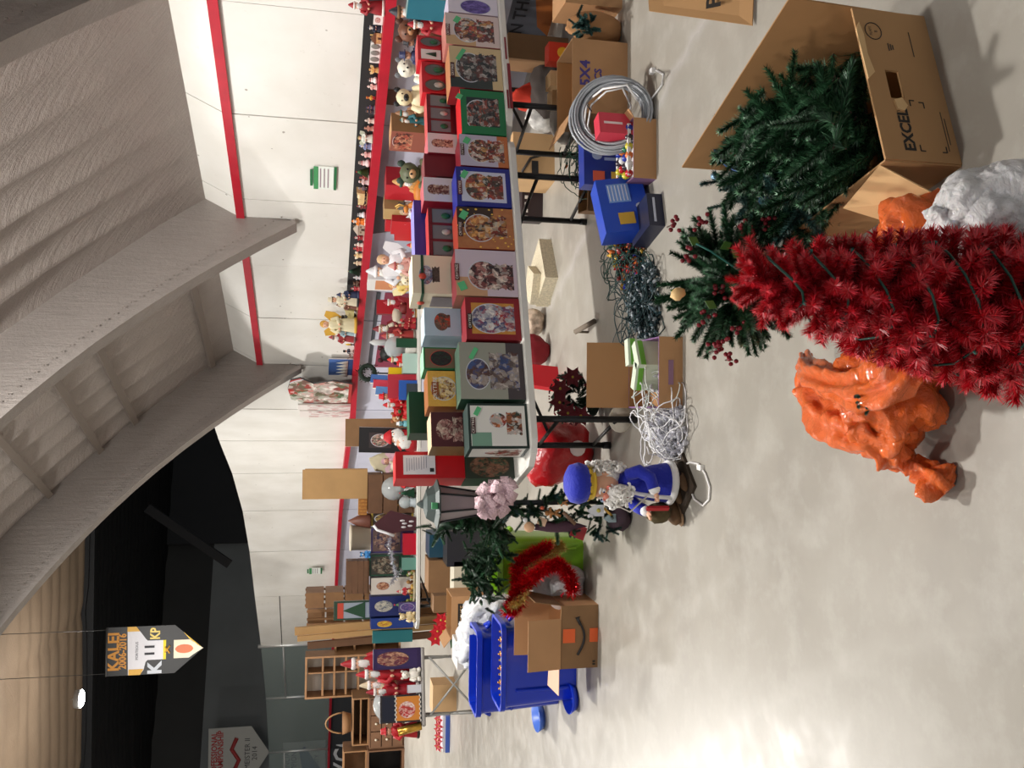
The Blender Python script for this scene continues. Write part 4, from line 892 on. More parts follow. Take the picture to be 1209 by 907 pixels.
# between y 200 and 345, directly on the wall tables
for a in (
 (207, 466, 5.8, 'bear', (90, 96, 70), (190, 150, 110), (40, 60, 50), 'olive plush bear with dark green ears behind the left white fronted box'),
 (218, 463, 5.85, 'robe', (190, 140, 80), (40, 70, 56), None, 'mustard robed figure with a green cap'),
 (229, 468, 5.75, 'deer', (200, 120, 40), (226, 180, 90), None, 'orange-tan reindeer figure beside the red chest'),
 (246, 470, 5.75, 'snow', (226, 222, 216), (60, 50, 46), (170, 60, 60), 'white snowman figure in front of the tan tower box'),
 (252, 468, 5.9, 'angel', (206, 206, 210), (226, 226, 230), (180, 160, 130), 'silver angel figure beside the tan tower box'),
 (276, 476, 5.78, 'sleigh', (170, 26, 36), (200, 160, 80), (190, 30, 40), 'red toy sleigh with a sack near the violet box lid'),
 (291, 480, 5.72, 'robe', (190, 30, 40), (230, 200, 120), None, 'short red robed figure by the end of the violet lid'),
 (309, 440, 5.85, 'angel', (226, 226, 230), (236, 236, 240), (206, 170, 130), 'tall white winged figure before the red cap rail'),
 (323, 432, 6.0, 'robe', (214, 214, 218), (236, 234, 236), None, 'tall pale silver robed figure reaching over the rail'),
 (316, 458, 5.7, 'robe', (200, 150, 140), (180, 90, 90), None, 'pink-tan robed figure in front of the white winged one'),
 (338, 456, 5.9, 'angel', (216, 190, 110), (236, 226, 180), (200, 150, 90), 'gold lace angel behind the cream waterball box'),
 (331, 470, 5.62, 'bear', (216, 206, 180), (190, 170, 130), (206, 190, 160), 'cream plush bear leaning at the cream waterball box'),
): wt(a[0], a[1], a[2], RZ, *a[3:])
wbox('red chest-like box beside the grey pentagon on the boards', 222, 239, 455, 6.0, RZ, .25, cm((180, 26, 40), .5), cm((150, 20, 34), .5))
wbox('tan tower-shaped cardboard box against the wall', 250, 262, 453, 5.9, RZ, .2, cm((176, 146, 96), .6), cm((150, 120, 80), .6))
for k, (y0, y1, xt) in enumerate(((263, 276, 455), (264, 279, 462), (277, 286, 466))): wbox(('tall red parcel beside the tan tower box', 'front red parcel with a pale ribbon beside the tan tower box', 'small red parcel, leftmost of the three by the tan tower box')[k], y0, y1, xt, 5.95-.14*k if k < 2 else 5.95, RZ, .12, cm((186, 26+6*k, 40), .4), cm((150, 20, 34), .4), name='red_parcel', cat='parcel')
wbox('white card box with a tan print behind the cream waterball box', 332, 345, 434, 6.1, RZ, .1, picture('p_wc', (226, 224, 222), [(40, 44, 60), (40, 44, 60)], (.6, .2, .25, .12), None, split=((.1, .9, .5, .85), (206, 140, 100))), cm((220, 220, 220)))
# ---------------------------------------------------------------- things on the back row
def bt_(y, xt, off, style, c1, c2, c3, lb, z=RZ, **k):
    p = line_pt(y, off, z, A2, U2, N2); h = top_at(p, xt); return fig(lb, p, h, style, c1, c2, c3, rz=k.pop('rz', TA2), **k)
def bbox(label, y0, y1, xt, off, dep, front, side, topm=None, z=RZ, **k):
    return packed_box(label, y0, y1, xt, off, dep, front, side, topm, z=z, base=A2, u=U2, nrm=N2, rz=TA2, **k)
BK = [
 (356, 452, .3, 'robe', (150, 20, 34), (230, 226, 220), None, 'red robed figure with white fur beside the red square box'),
 (364, 462, .15, 'sleigh', (130, 16, 30), (190, 150, 90), (110, 30, 30), 'dark red toy sleigh by the light blue box'),
 (372, 448, .45, 'deer', (206, 196, 176), (150, 120, 90), None, 'pale reindeer figure at the back of the red sleigh'),
 (380, 470, .12, 'pair', (150, 20, 30), (40, 30, 34), (170, 30, 40), 'dark red coated pair in front of the pale reindeer'),
 (388, 440, .5, 'robe', (120, 24, 34), (216, 206, 196), None, 'wine red robed figure standing at the rink boards'),
 (396, 450, .3, 'robe', (170, 60, 56), (140, 130, 120), None, 'red and grey robed figure behind the green carton'),
 (404, 436, .55, 'candle', (30, 34, 36), (196, 200, 200), None, 'black iron candle holder with a grey candle, by the white jar'),
 (409, 452, .3, 'globe', (226, 222, 214), (220, 220, 216), (150, 60, 60), 'white based glass globe beside the black candle holder'),
 (418, 444, .5, 'plush', (30, 34, 32), (60, 60, 56), (60, 20, 26), 'black-brown plush animal near the dark wreath'),
 (424, 457, .25, 'robe', (206, 34, 30), (220, 206, 160), None, 'orange-red robed figure with folded arms by the pale green box'),
 (430, 468, .1, 'robe', (214, 50, 34), (236, 226, 216), None, 'small bright red figure beside the yellow tin'),
 (468, 446, .45, 'doll', (206, 30, 40), (236, 230, 226), (150, 24, 30), 'red and white dressed doll leaning back by the toy flags'),
 (478, 452, .3, 'robe', (196, 24, 34), (236, 230, 226), None, 'red plush robed figure right of the dark green carton'),
 (486, 462, .2, 'bear', (190, 30, 34), (60, 120, 70), (180, 26, 30), 'red plush elf-like bear with a green muzzle'),
 (493, 460, .35, 'bear', (190, 140, 90), (230, 220, 200), (160, 100, 60), 'ginger plush bear beside the two bearded heads'),
 (500, 468, .12, 'snow', (120, 190, 200), (236, 236, 236), (40, 90, 110), 'pale teal snowman toy with a white hat'),
 (545, 447, .45, 'angel', (220, 176, 190), (230, 196, 206), (210, 170, 180), 'pink lace angel behind the bright red box'),
 (551, 458, .3, 'bear', (214, 208, 190), (226, 220, 206), (200, 190, 170), 'cream plush behind the bright red box'),
 (571, 464, .15, 'robe', (206, 26, 34), (190, 20, 30), None, 'all red robed figure in front of the brown wooden display'),
 (583, 472, .12, 'tree', (26, 84, 56), (206, 40, 50), None, 'little dark green tree beside the all red figure'),
 (577, 448, .28, 'globe', (190, 190, 190), (200, 204, 206), (170, 176, 180), 'clear glass globe on a silver base in front of the brown display'),
 (594, 470, .15, 'globe', (180, 190, 196), (200, 204, 206), (120, 150, 160), 'clear faceted globe near the table edge below the gold cross'),
]
for a in BK: bt_(*a)
bbox('red square box standing behind the light blue box', 353, 370, 445, .5, .12, cm((170, 20, 34), .45), cm((120, 14, 26), .45))
bbox('small dark green box behind the arched window box', 398, 409, 468, .1, .12, DKGREEN, DKGREEN)
bbox('pale green flat box lying at the table edge', 416, 440, 476, .04, .2, cm((176, 206, 196), .5), cm((150, 186, 176), .5))
bbox('bright yellow tin in front of the dark wreath', 433, 451, 459, .3, .12, cm((226, 190, 20), .35), cm((190, 150, 10), .35), name='yellow_tin', cat='tin')
bbox('red book-like box behind the blue one', 441, 470, 458, .14, .05, cm((178, 40, 56), .5), cm((150, 30, 44), .5), name='red_book', cat='book')
bbox('bright blue box with a white square mark', 448, 472, 471, .03, .06, cm((36, 86, 168), .45), cm((30, 60, 130), .45))
bbox('dark charcoal box under the blue one, by the dark green carton', 452, 481, 480, -.0, .02, cm((50, 60, 66), .45), cm((40, 46, 50), .45))
def lying_wreath(label, y, x, off, r, c, tube=.05, z=None):
    p = line_pt(y, off, RZ, A2, U2, N2); zz = z if z else top_at(p, x)
    o = thing('small_wreath', label, 'wreath', p+V((0, 0, .0)), TA2)
    mb = MB(); rnd = random.Random(3)
    for k in range(160):
        a = rnd.random()*6.283; rr = r+rnd.uniform(-tube, tube); q = V((math.cos(a)*rr, rnd.uniform(-tube, tube), zz+math.sin(a)*rr))
        d = V((rnd.uniform(-1, 1), rnd.uniform(-1, 1), rnd.uniform(-1, 1)))*.04; s = V((d.z, d.x, d.y))*.25
        mb.add([q-s, q+s, q+d], [(0, 1, 2)])
    mb.build('needles', c, o, kind='stuff')
    MB().tube([(math.cos(k*.5236)*r, 0, zz+math.sin(k*.5236)*r) for k in range(12)], tube*.7, 6, closed=True).build('ring', c, o)
    MB().tube([(0, .06, 0), (0, .05, zz-r)], .012, 5).build('stand_rod', BLK, o)
lying_wreath('dark green wreath propped against the rink boards', 440, 434, .62, .1, cm((22, 40, 30), .8), .05)
for k, (y, c) in enumerate(((452, (70, 110, 180)), (458, (200, 60, 80)), (466, (90, 140, 200)))):
    p = line_pt(y, .6, RZ, A2, U2, N2); h = top_at(p, 437+k*3)
    o = thing('toy_flag', ('blue toy flag, rightmost beside the dark wreath', 'pink-red toy flag between two blue ones', 'light blue toy flag, leftmost of the three')[k], 'flag', p, TA2)
    MB().tube([(0, 0, 0), (0, 0, h)], .008, 5).build('pole', cm((220, 210, 190)), o); MB().lathe([(.05, 0), (.05, .02), (.01, .03)], 8).build('foot', cm((120, 100, 80)), o)
    MB().slab((0, 0, h*.3), (.1, -.03, h*.35), (.12, -.02, h*.98), (0, 0, h), .006).build('cloth', cm(c, .8), o)
# two bearded heads
for k, (y, xt, off) in enumerate(((516, 452, .2), (524, 468, .12))):
    p = line_pt(y, off, RZ, A2, U2, N2); h = top_at(p, xt)
    o = thing('bearded_bust', ('larger white-bearded bust with a red cap', 'smaller white-bearded bust with a red cap, nearer the red box')[k], 'figurine', p, TA2+.3)
    MB().lathe([(.1, 0), (.12, .05), (.1, h*.5), (.06, h*.6)], 10).build('body', cm((170, 24, 34), .6), o)
    MB().ball((0, -.02, h*.68), .085, 10).ball((0, -.105, h*.68), .018, 5).build('face', SKIN, o)
    MB().ball((0, -.06, h*.56), .1, 10, sz=(1, .7, 1), nz=.3).build('beard', BEARD, o)
    for s in (-1, 1): MB().ball((s*.03, -.1, h*.71), .011, 5).build('eye', cm((20, 20, 20)), o)
    MB().lathe([(.1, h*.74), (.1, h*.8), (.06, h*.92), (.02, h)], 10).build('cap', cm((190, 26, 36), .7), o); MB().ball((0, 0, h), .03, 6).build('pompom', BEARD, o)
def lean_panel(label, y0, y1, x0, dep, m, side, z=RZ, name='board', cat='board', th=.03, tilt=.3, rz=0., x_bot=None):
    """panel standing at depth dep, leaning back"""
    zb = z
    p, h = on((y0+y1)/2, x0, dep, zb); wd = abs((gy(x0, y0, dep)-gy(x0, y1, dep)).x)
    o = thing(name, label, cat, p, rz); M = Matrix.Rotation(-tilt, 4, 'X') if True else None
    MB().box((0, 0, h/2/math.cos(tilt)), (wd, th, h/math.cos(tilt)), M=M, mis=[0, 1, 1, 1, 1, 1]).build('panel', [m, side], o); return o, wd, h, M
lean_panel('brown wooden plaque with pale edge leaning left of the patterned boards', 494, 527, 408, 12.3, KRAFTD, cm((226, 220, 206)), tilt=.1, rz=.15, name='wooden_plaque')
o, wd, h, M = lean_panel('black framed picture tilted in front of the brown plaque', 505, 536, 424, 12.12, cm((30, 28, 30), .4), cm((190, 186, 180)), tilt=.08, rz=-.2, name='framed_picture', cat='picture')
MB().box((0, -.02, h*.62), (wd*.6, .004, h*.4), M=M).build('print', picture('p_fp', (60, 50, 50), [(150, 60, 60), (200, 180, 160), (70, 90, 80)], (.5, .5, .4, .4), None), o)
mb = MB(); p = line_pt(547, .45, RZ, A2, U2, N2); h = top_at(p, 437)
o = thing('cream_cushion', 'cream fabric cushion standing above the bright red box', 'cushion', p+V((0, .12, 0)), TA2); MB().ball((0, 0, h/2), h/2, 12, sz=(.55, .25, 1), nz=.25).build('cover', cm((206, 198, 168), .9), o)
# wooden display, plywood sheets, crates
WOOD = mat('pine_wood', (180, 142, 92), .6, var=.12, vs=3); WOODD = mat('dark_wood', (104, 72, 48), .65, var=.2, vs=6); WOODM = mat('mid_wood', (134, 98, 64), .6, var=.18, vs=5)
def crate(label, y0, y1, x0, dep, z, d=.35, m=WOODM, name='wooden_crate', cat='crate', rz=0., boards=4, openf=False, h=None):
    p, hh = on((y0+y1)/2, x0, dep, z); h = h or hh; wd = abs((gy(x0, y0, dep)-gy(x0, y1, dep)).x)
    o = thing(name, label, cat, p, rz)
    th = .018
    MB().box((0, d/2, th/2), (wd, d, th)).build('floor_board', m, o)
    bh_ = (h-th)/boards
    for k in range(boards):
        zc = th+bh_*(k+.5)
        if not openf: MB().box((0, th/2, zc), (wd, th, bh_*.92)).build('plank', m, o)
        MB().box((0, d-th/2, zc), (wd, th, bh_*.92)).build('plank', m, o)
        for s in (-1, 1): MB().box((s*(wd/2-th/2), d/2, zc), (th, d-2*th, bh_*.92)).build('plank', m, o)
    for s in (-1, 1):
        for yy in (th+.015, d-th-.015): MB().box((s*(wd/2-th-.015), yy, h/2+.01), (.03, .03, h-.02)).build('corner_post', m, o)
    return o, wd, h, p
o, wd, h, p = crate('brown wooden display case holding up the plywood sheets', 560, 606, 434, 11.95, RZ, m=WOODD, boards=3)
topz = RZ+h
for k, (y0, y1, x0, dd) in enumerate(((554, 589, 357, 12.05), (553, 580, 360, 12.12))):
    p, hh = on((y0+y1)/2, x0, dd, topz); wd = abs((gy(x0, y0, dd)-gy(x0, y1, dd)).x)
    o = thing('plywood_sheet', ('tall pale plywood sheet standing on the display case', 'second plywood sheet just behind the tall pale one')[k], 'board', p, 0); MB().box((0, 0, hh/2), (wd, .025, hh)).build('sheet', WOOD, o)
p, hh = on(597, 423, 12.1, topz); o = thing('wicker_tray', 'small wicker tray beside the plywood sheets', 'tray', p, 0); MB().box((0, 0, hh/2), (.24, .12, hh)).build('body', mat('wicker', (176, 120, 56), .8, var=.3, vs=40), o)
for k in range(5): MB().box((-.09+k*.045, -.062, hh/2), (.012, .006, hh)).build('cane', cm((150, 96, 44), .8), o)
# boxes along the front of the second table
p, hh = on(615, 462, 11.7, RZ)
bbox('dark window-fronted box behind the maroon plaque', 604, 622, 438, .4, .25, picture('p_b0', (60, 50, 44), [(206, 180, 80), (40, 40, 40), (120, 90, 70)], (.5, .5, .4, .4), None, border=(176, 150, 60), bw=.06), cm((60, 50, 44)))
bbox('purple framed window box left of the maroon plaque', 624, 654, 438, .35, .3, picture('p_b1', (90, 70, 66), [(60, 44, 50), (130, 96, 80), (46, 40, 70), (160, 130, 110)], (.5, .5, .42, .42), None, border=(56, 44, 92), bw=.07, glass=(90, 76, 70)), cm((206, 200, 200)), vis=.42)
bbox('green framed window box with a dark nativity scene', 656, 681, 436, .35, .3, picture('p_b2', (50, 50, 44), [(60, 50, 40), (96, 76, 60), (36, 40, 36), (150, 140, 120)], (.5, .5, .42, .42), None, border=(28, 74, 52), bw=.06, glass=(60, 56, 50)), DKGREEN, vis=.42)
bbox('white box with a robed angel picture', 683, 703, 438, .35, .25, picture('p_b3', (206, 200, 190), [(150, 90, 60), (120, 70, 50), (200, 160, 130)], (.5, .55, .25, .25), None), cm((206, 200, 190)), vis=.35)
bbox('navy box with a silver wreath picture', 705, 729, 437, .35, .25, picture('p_b4', (28, 40, 96), [(160, 160, 150), (90, 96, 110), (190, 186, 170)], (.5, .55, .28, .3), None, glass=(28, 40, 96)), cm((28, 40, 96), .4), vis=.4)
bbox('blue box with a yellow and red print beside the navy one', 731, 744, 438, .35, .25, picture('p_b5', (34, 60, 130), [(206, 176, 60), (150, 40, 50), (206, 176, 60)], (.45, .55, .3, .25), None, glass=(34, 60, 130)), cm((26, 46, 110), .4), vis=.4)
bbox('teal green book-like box at the end of the row', 746, 761, 440, .45, .08, cm((34, 110, 116), .45), cm((60, 130, 120), .45), name='teal_book', cat='book')
bbox('red parcel bundle in a clear bag', 631, 657, 476, .05, .18, cm((180, 24, 46), .25), cm((150, 20, 40), .25), name='red_parcel', cat='parcel')
bbox('clear tub with a green bauble', 660, 675, 475, .05, .14, mat('clear_green', (110, 160, 146), .2, alpha=.8), mat('clear_green', (110, 160, 146), .2, alpha=.8), name='plastic_tub', cat='tub')
bbox('purple and blue picture box at the back table edge', 713, 725, 471, .05, .05, picture('p_b6', (70, 60, 110), [(120, 90, 140), (60, 60, 120)], (.5, .5, .4, .4), None), cm((60, 50, 90)))
bt_(730, 470, .1, 'bear', (216, 196, 150), (226, 210, 170), (200, 180, 130), 'cream plush bear sitting at the far table corner')
bt_(716, 466, .28, 'tree', (90, 120, 80), (200, 60, 60), None, 'small frosted tree behind the cream plush bear')
bt_(700, 468, .25, 'robe', (170, 40, 50), (220, 200, 180), None, 'small red figure standing among the gold ornaments')
p = line_pt(694, .14, RZ, A2, U2, N2); o = thing('ornament_tray', 'oval tray heaped with gold and green ornaments', 'tray', p, TA2)
MB().lathe([(.16, 0), (.22, .03), (.21, .035), (.1, .012)], 16, sx=1.2, sy=.5).build('dish', cm((190, 180, 150), .3), o)
rr = random.Random(5)
for k in range(26): MB().ball((rr.uniform(-.2, .2), rr.uniform(-.07, .07), rr.uniform(.03, .1)), rr.uniform(.016, .03), 6).build('bauble', cm(rr.choice([(190, 150, 70), (120, 130, 60), (200, 190, 170), (110, 60, 40), (150, 110, 60)]), .3), o)
def tinsel_mb(path, r, n, ln, rnd, flat=.12):
    mb = MB(); L = []
    for a, b in zip(path[:-1], path[1:]): L.append((V(a), V(b)))
    for k in range(n):
        a, b = rnd.choice(L); q = a.lerp(b, rnd.random()); d = V((rnd.gauss(0, 1), rnd.gauss(0, 1), rnd.gauss(0, 1))).normalized()
        s = d.cross(V((rnd.gauss(0, 1), rnd.gauss(0, 1), rnd.gauss(0, 1)))).normalized()*ln*flat; q = q+d*r*rnd.random()*.5
        mb.add([q-s, q+s, q+d*ln*rnd.uniform(.6, 1.2)], [(0, 1, 2)])
    return mb
SILV = mat('silver_tinsel', (214, 216, 224), .25, metal=.8); REDT = mat('red_tinsel', (200, 14, 26), .25, metal=.65); GOLDT = mat('gold_tinsel', (220, 196, 120), .25, metal=.75)
def P2(y, x, off): 
    p = line_pt(y, off, RZ, A2, U2, N2); return V((p.x, p.y, RZ+max(.05, top_at(p, x))))
pth = [P2(y, x, .22) for y, x in ((634, 462), (645, 458), (655, 462), (668, 464), (680, 468), (690, 462))]
o = thing('tinsel_garland', 'silver tinsel garland draped over the red parcel and tray', 'garland', V((pth[2].x, pth[2].y, RZ)), 0); o0 = o.location.copy()
tinsel_mb([q-o0 for q in pth]+[V((0, 0, 0))], .03, 500, .05, random.Random(2), .12).build('tinsel', SILV, o, kind='stuff'); MB().tube([q-o0 for q in pth], .008, 5).build('cord', SILV, o)
p = line_pt(597, .3, RZ, A2, U2, N2); h = top_at(p, 458); o = thing('gold_cross', 'small gold cross behind the lantern top', 'ornament', p, TA2)
MB().box((0, 0, h/2), (.025, .02, h)).build('upright', GOLD, o); MB().box((0, 0, h*.78), (.13, .02, .025)).build('arm', GOLD, o); MB().box((0, 0, .01), (.08, .06, .02)).build('base', GOLD, o)
# items standing on top of the boxes of the second table
def topz_at(y, x, dep): return gy(x, y, dep).z
bz = RZ+top_at(line_pt(640, .35, RZ, A2, U2, N2), 438)
def atop(y, off, z): return line_pt(y, off, z, A2, U2, N2)
p = atop(616, .45, RZ+top_at(line_pt(613, .4, RZ, A2, U2, N2), 438)+.002); h = top_at(p, 411)
o = thing('brown_bell', 'brown bell-shaped ornament above the maroon plaque', 'ornament', p, 0); MB().lathe([(.1, 0), (.11, .02), (.07, h*.6), (.03, h*.85), (.01, h)], 10).build('bell', cm((110, 66, 52), .5), o)
p = atop(636, .5, bz+.002); h = top_at(p, 413); o = thing('cream_canister', 'cream round canister on top of the purple framed box', 'canister', p, 0); MB().lathe([(.17, 0), (.17, h*.9), (.18, h*.9), (.18, h), (.1, h*1.02)], 18).build('canister', cm((206, 196, 176), .6), o)
p = atop(622, .5, bz+.002)
gz2 = RZ+top_at(line_pt(668, .35, RZ, A2, U2, N2), 436)+.002
def atbox(label, y0, y1, x0, off, z, d, m, **k):
    a = atop(y0, off, z); b = atop(y1, off, z); h = top_at((a+b)/2, x0); wd = (a-b).length
    o = thing(k.get('name', 'wooden_crate'), label, k.get('cat', 'crate'), (a+b)/2, TA2)
    nb = k.get('boards', 4)
    MB().box((0, d/2, .01), (wd, d, .02)).build('floor_board', m, o)
    for i in range(nb):
        zc = h*(i+.5)/nb; hb = h/nb*.94
        for cc, dd in (((0, .01, zc), (wd, .02, hb)), ((0, d-.01, zc), (wd, .02, hb)), ((-wd/2+.01, d/2, zc), (.02, d-.04, hb)), ((wd/2-.01, d/2, zc), (.02, d-.04, hb))): MB().box(cc, dd).build('plank', m, o)
    return o, wd, h
atbox('dark stained wooden crate on top of the green and white boxes', 664, 703, 409, .32, gz2, .35, WOODD)
p = atop(656, .36, bz+.002); h = top_at(p, 424); fig('blue and white plush toy in front of the cream canister', p, h, 'bear', (60, 130, 190), (230, 230, 232), (40, 60, 80), rz=TA2)
z3 = gz2
# tall crates and leaning planks behind, standing on the floor by the corner boards
def fcrate(label, y0, y1, x0, dep, d, m, boards=6, **k): return crate(label, y0, y1, x0, dep, 0., d, m, boards=boards, **k)
fcrate('tall open slatted wooden crate behind the dark stained crate', 694, 712, 360, 12.6, .4, WOODM, 8)
fcrate('tall wooden shelf case left of the slatted crate, against the corner boards', 713, 734, 362, 12.9, .35, WOODM, 8, openf=True)
for k, (y0, y1, x0, dd, m, lb) in enumerate(((724, 733, 348, 12.3, WOOD, 'long pale plank leaning upright, right one of the two'), (734, 740, 351, 12.25, WOOD, 'long pale plank leaning upright, left one of the two'), (742, 750, 363, 12.3, WOODD, 'dark brown plank leaning beside the pale ones'))):
    p, hh = on((y0+y1)/2, x0, dd, 0); wd = abs((gy(x0, y0, dd)-gy(x0, y1, dd)).x); o = thing('wooden_plank', lb, 'plank', p, 0)
    MB().box((0, 0, hh/2), (wd, .05, hh), M=Matrix.Rotation(-.04, 4, 'Y') @ Matrix.Rotation(.015, 4, 'X')).build('plank', m, o)
o, wd, h = bbox('green framed picture of a fir tree standing over the navy box', 709, 732, 394, .62, .04, cm((40, 66, 50), .5), cm((150, 150, 140)), name='framed_picture', cat='picture')[:3]
MB().box((0, -.004, h-.27), (wd*.8, .004, .42)).build('print', cm((150, 160, 172), .5), o); MB().prism([(-.0, h-.12), (.11, h-.42), (-.11, h-.42)], -.012, -.008).build('printed_tree', cm((30, 70, 44), .6), o); MB().box((0, -.008, h-.09), (wd*.8, .003, .08)).build('red_band', cm((190, 70, 50), .5), o)
# ---------------------------------------------------------------- evergreen branches
def branch_mesh(name, m, stemm, L=.3, r=.05, n=260, wd_=.0035, seed=1, fwd=.55, taper=.5):
    rnd = random.Random(seed); mb = MB(); mb.tube([(0, 0, 0), (0, 0, L*.55), (0, 0, L)], [.004, .003, .0015], 4, 1)
    for k in range(n):
        s = rnd.random()**.9; a = rnd.random()*6.283; q = V((0, 0, s*L)); rr = r*(1-taper*s)
        d = V((math.cos(a), math.sin(a), fwd+rnd.uniform(-.2, .5))).normalized()*rr*rnd.uniform(.7, 1.15)
        t = V((-math.sin(a), math.cos(a), rnd.uniform(-.5, .5))).normalized()*wd_
        mb.add([q-t, q+t, q+d], [(0, 1, 2)], rnd.choice((0, 0, 2)))
    return mb.mesh(name, [m, stemm, m if not isinstance(m, tuple) else m])
def fol(name, c, c2, rough=.45): 
    a = mat(name, c, rough, spec=.6); b = mat(name+'_light', c2, rough, spec=.6); return a, b
def bmesh3(name, mm, **k):
    me = branch_mesh(name, mm[0], cm((60, 44, 34), .8), **k); me.materials[2] = mm[1]; return me
G1 = fol('needles_green', (32, 72, 44), (72, 122, 84)); G2 = fol('needles_teal', (26, 60, 56), (80, 124, 118)); RT = fol('needles_red', (196, 20, 34), (232, 60, 76), .3); G3 = fol('needles_dark', (22, 52, 34), (50, 88, 56))
BG = [bmesh3('branch_green', G1, L=.26, r=.062, n=520, seed=k) for k in (1, 2)]; BT = [bmesh3('branch_teal', G2, L=.24, r=.055, n=480, seed=k) for k in (3, 4)]
BR = [bmesh3('branch_red', RT, L=.16, r=.05, n=420, wd_=.0026, seed=k, fwd=.6, taper=.3) for k in (5, 6, 7)]; BD_ = [bmesh3('branch_dark', G3, L=.2, r=.05, n=420, seed=k) for k in (8, 9)]
def put(me, parent, loc, d, s=1., name='branch', roll=0.):
    o = bpy.data.objects.new(name, me); COL.objects.link(o); o.parent = parent; o.location = loc
    q = V((0, 0, 1)).rotation_difference(V(d).normalized()); o.rotation_mode = 'QUATERNION'; o.rotation_quaternion = q; o.scale = (s, s, s); return o
rnd = random.Random(11)
def rv(r=1.): return V((rnd.uniform(-r, r), rnd.uniform(-r, r), rnd.uniform(-r, r)))
def rel(ps, o): return [p-o for p in ps]
def gzp(px, py, z): return gz(px, py, z)
# ---------------------------------------------------------------- big cardboard tree box
A_ = gz(1090, 20, 0); B_ = gz(1135, 195, 0); ub = (A_-B_).normalized(); nb = V((-ub.y, ub.x, 0)); HB = .276; LB = .95; th_ = .008
Cl = gz(935, 275, HB); 
lw = (V((Cl.x, Cl.y, 0))-B_); lw.z = 0
tb_ = thing('tree_carton', 'large open cardboard carton with a printed end panel and hand hole, full of green branches', 'box', B_, math.atan2(ub.y, ub.x))
Wd = (A_-B_).length
def loc(p): # world -> carton local
    q = p-B_; return V((q.dot(ub), q.dot(nb), p.z))
KB = mat('carton_tan', (180, 138, 92), .75, var=.05, vs=3); KBD = mat('carton_edge', (222, 184, 132), .8); KBI = mat('carton_inner', (168, 124, 78), .85, var=.06, vs=3)
# end panel with a hand hole: built from five pieces of one sheet, split at the slot
hx0, hx1, hz0, hz1 = .235, .345, .155, .205
mb = MB()
xs = [0, hx0, hx1, Wd]; zs = [0, hz0, hz1, HB]
slot = [(hx0+.02*0, hz0)]
import itertools
for i, j in itertools.product(range(3), range(3)):
    if (i, j) == (1, 1): continue
    mb.box(((xs[i]+xs[i+1])/2, 0, (zs[j]+zs[j+1])/2), (xs[i+1]-xs[i], th_, zs[j+1]-zs[j]))
mb.build('end_panel', KB, tb_)
lettering(tb_, 'EXCEL', .055, (.115, -th_/2-.001, .175), color=(30, 26, 24), bold=.002, sx=1.0); lettering(tb_, 'V.P.', .03, (.205, -th_/2-.001, .185), color=(90, 70, 50))
for q in ((.05, .14, 1, 1), (.24-.02, .14+.0, -1, 1), (.05, .045, 1, -1), (.215, .09, -1, -1)):
    MB().box((q[0], -th_/2-.001, q[1]), (.022, .001, .004)).build('corner_mark', cm((40, 34, 30)), tb_); MB().box((q[0]-q[2]*.011, -th_/2-.001, q[1]-q[3]*.008), (.004, .001, .018)).build('corner_mark', cm((40, 34, 30)), tb_)
ringp = [(.5+.034*math.cos(a), -th_/2-.001, .215+.03*math.sin(a)) for a in [k*math.pi/10 for k in range(20)]]
MB().tube(ringp, .0018, 4, closed=True).build('round_stamp', cm((50, 42, 36)), tb_); lettering(tb_, 'FLAPS', .014, (.5, -th_/2-.001, .225), color=(50, 42, 36)); lettering(tb_, 'B', .016, (.5, -th_/2-.001, .205), color=(50, 42, 36))
MB().box((.46, -th_/2-.001, .08), (.1, .001, .003)).build('printed_line', cm((60, 50, 42)), tb_)
for k in range(3): MB().box((.44-.0*k, -th_/2-.001, .17-.008*k), (.03-.006*k, .001, .004)).build('printed_line', cm((60, 50, 42)), tb_); 
for k in range(2): MB().box((.12, -th_/2-.001, .035-.01*k), (.15-.05*k, .001, .003)).build('printed_line', cm((90, 74, 60)), tb_)
MB().prism([(hx0-.045, .195), (hx0-.01, .2), (hx0-.0, .17), (hx0-.03, .155), (hx0-.05, .17)], -th_-.003, -th_/2, 0).build('torn_patch', KBD, tb_)
MB().prism([(.3, HB), (.5, HB+.004), (.53, HB-.012), (.48, HB-.02), (.4, HB-.018), (.33, HB-.03)], -th_, -th_/2).build('torn_rim', KBD, tb_)
lwl = loc(V((Cl.x, Cl.y, 0))); lwl.z = 0
zz = V((0, 0, 1))
MB().slab((0, 0, 0), (0, 0, HB), lwl+zz*HB, lwl, .006).build('side_panel', KB, tb_)
MB().slab(V((-.002, .03, HB)), V((-.13, .0, .1)), V((-.13, .2, .06)), V((-.03, .25, HB)), .005).build('side_flap', KBD, tb_)
far = V((Wd-.02, LB, 0))
MB().slab((Wd, 0, 0), (Wd+.02, .0, .5), far+V((.0, 0, .5)), far, .006).build('raised_flap', KBI, tb_)
MB().slab(lwl, lwl+zz*HB, far+zz*HB, far, .006).build('far_panel', KBI, tb_)
MB().slab((0, 0, .004), (Wd, 0, .004), far+V((0, 0, .004)), lwl+V((0, 0, .004)), .004).build('bottom_panel', KBI, tb_)
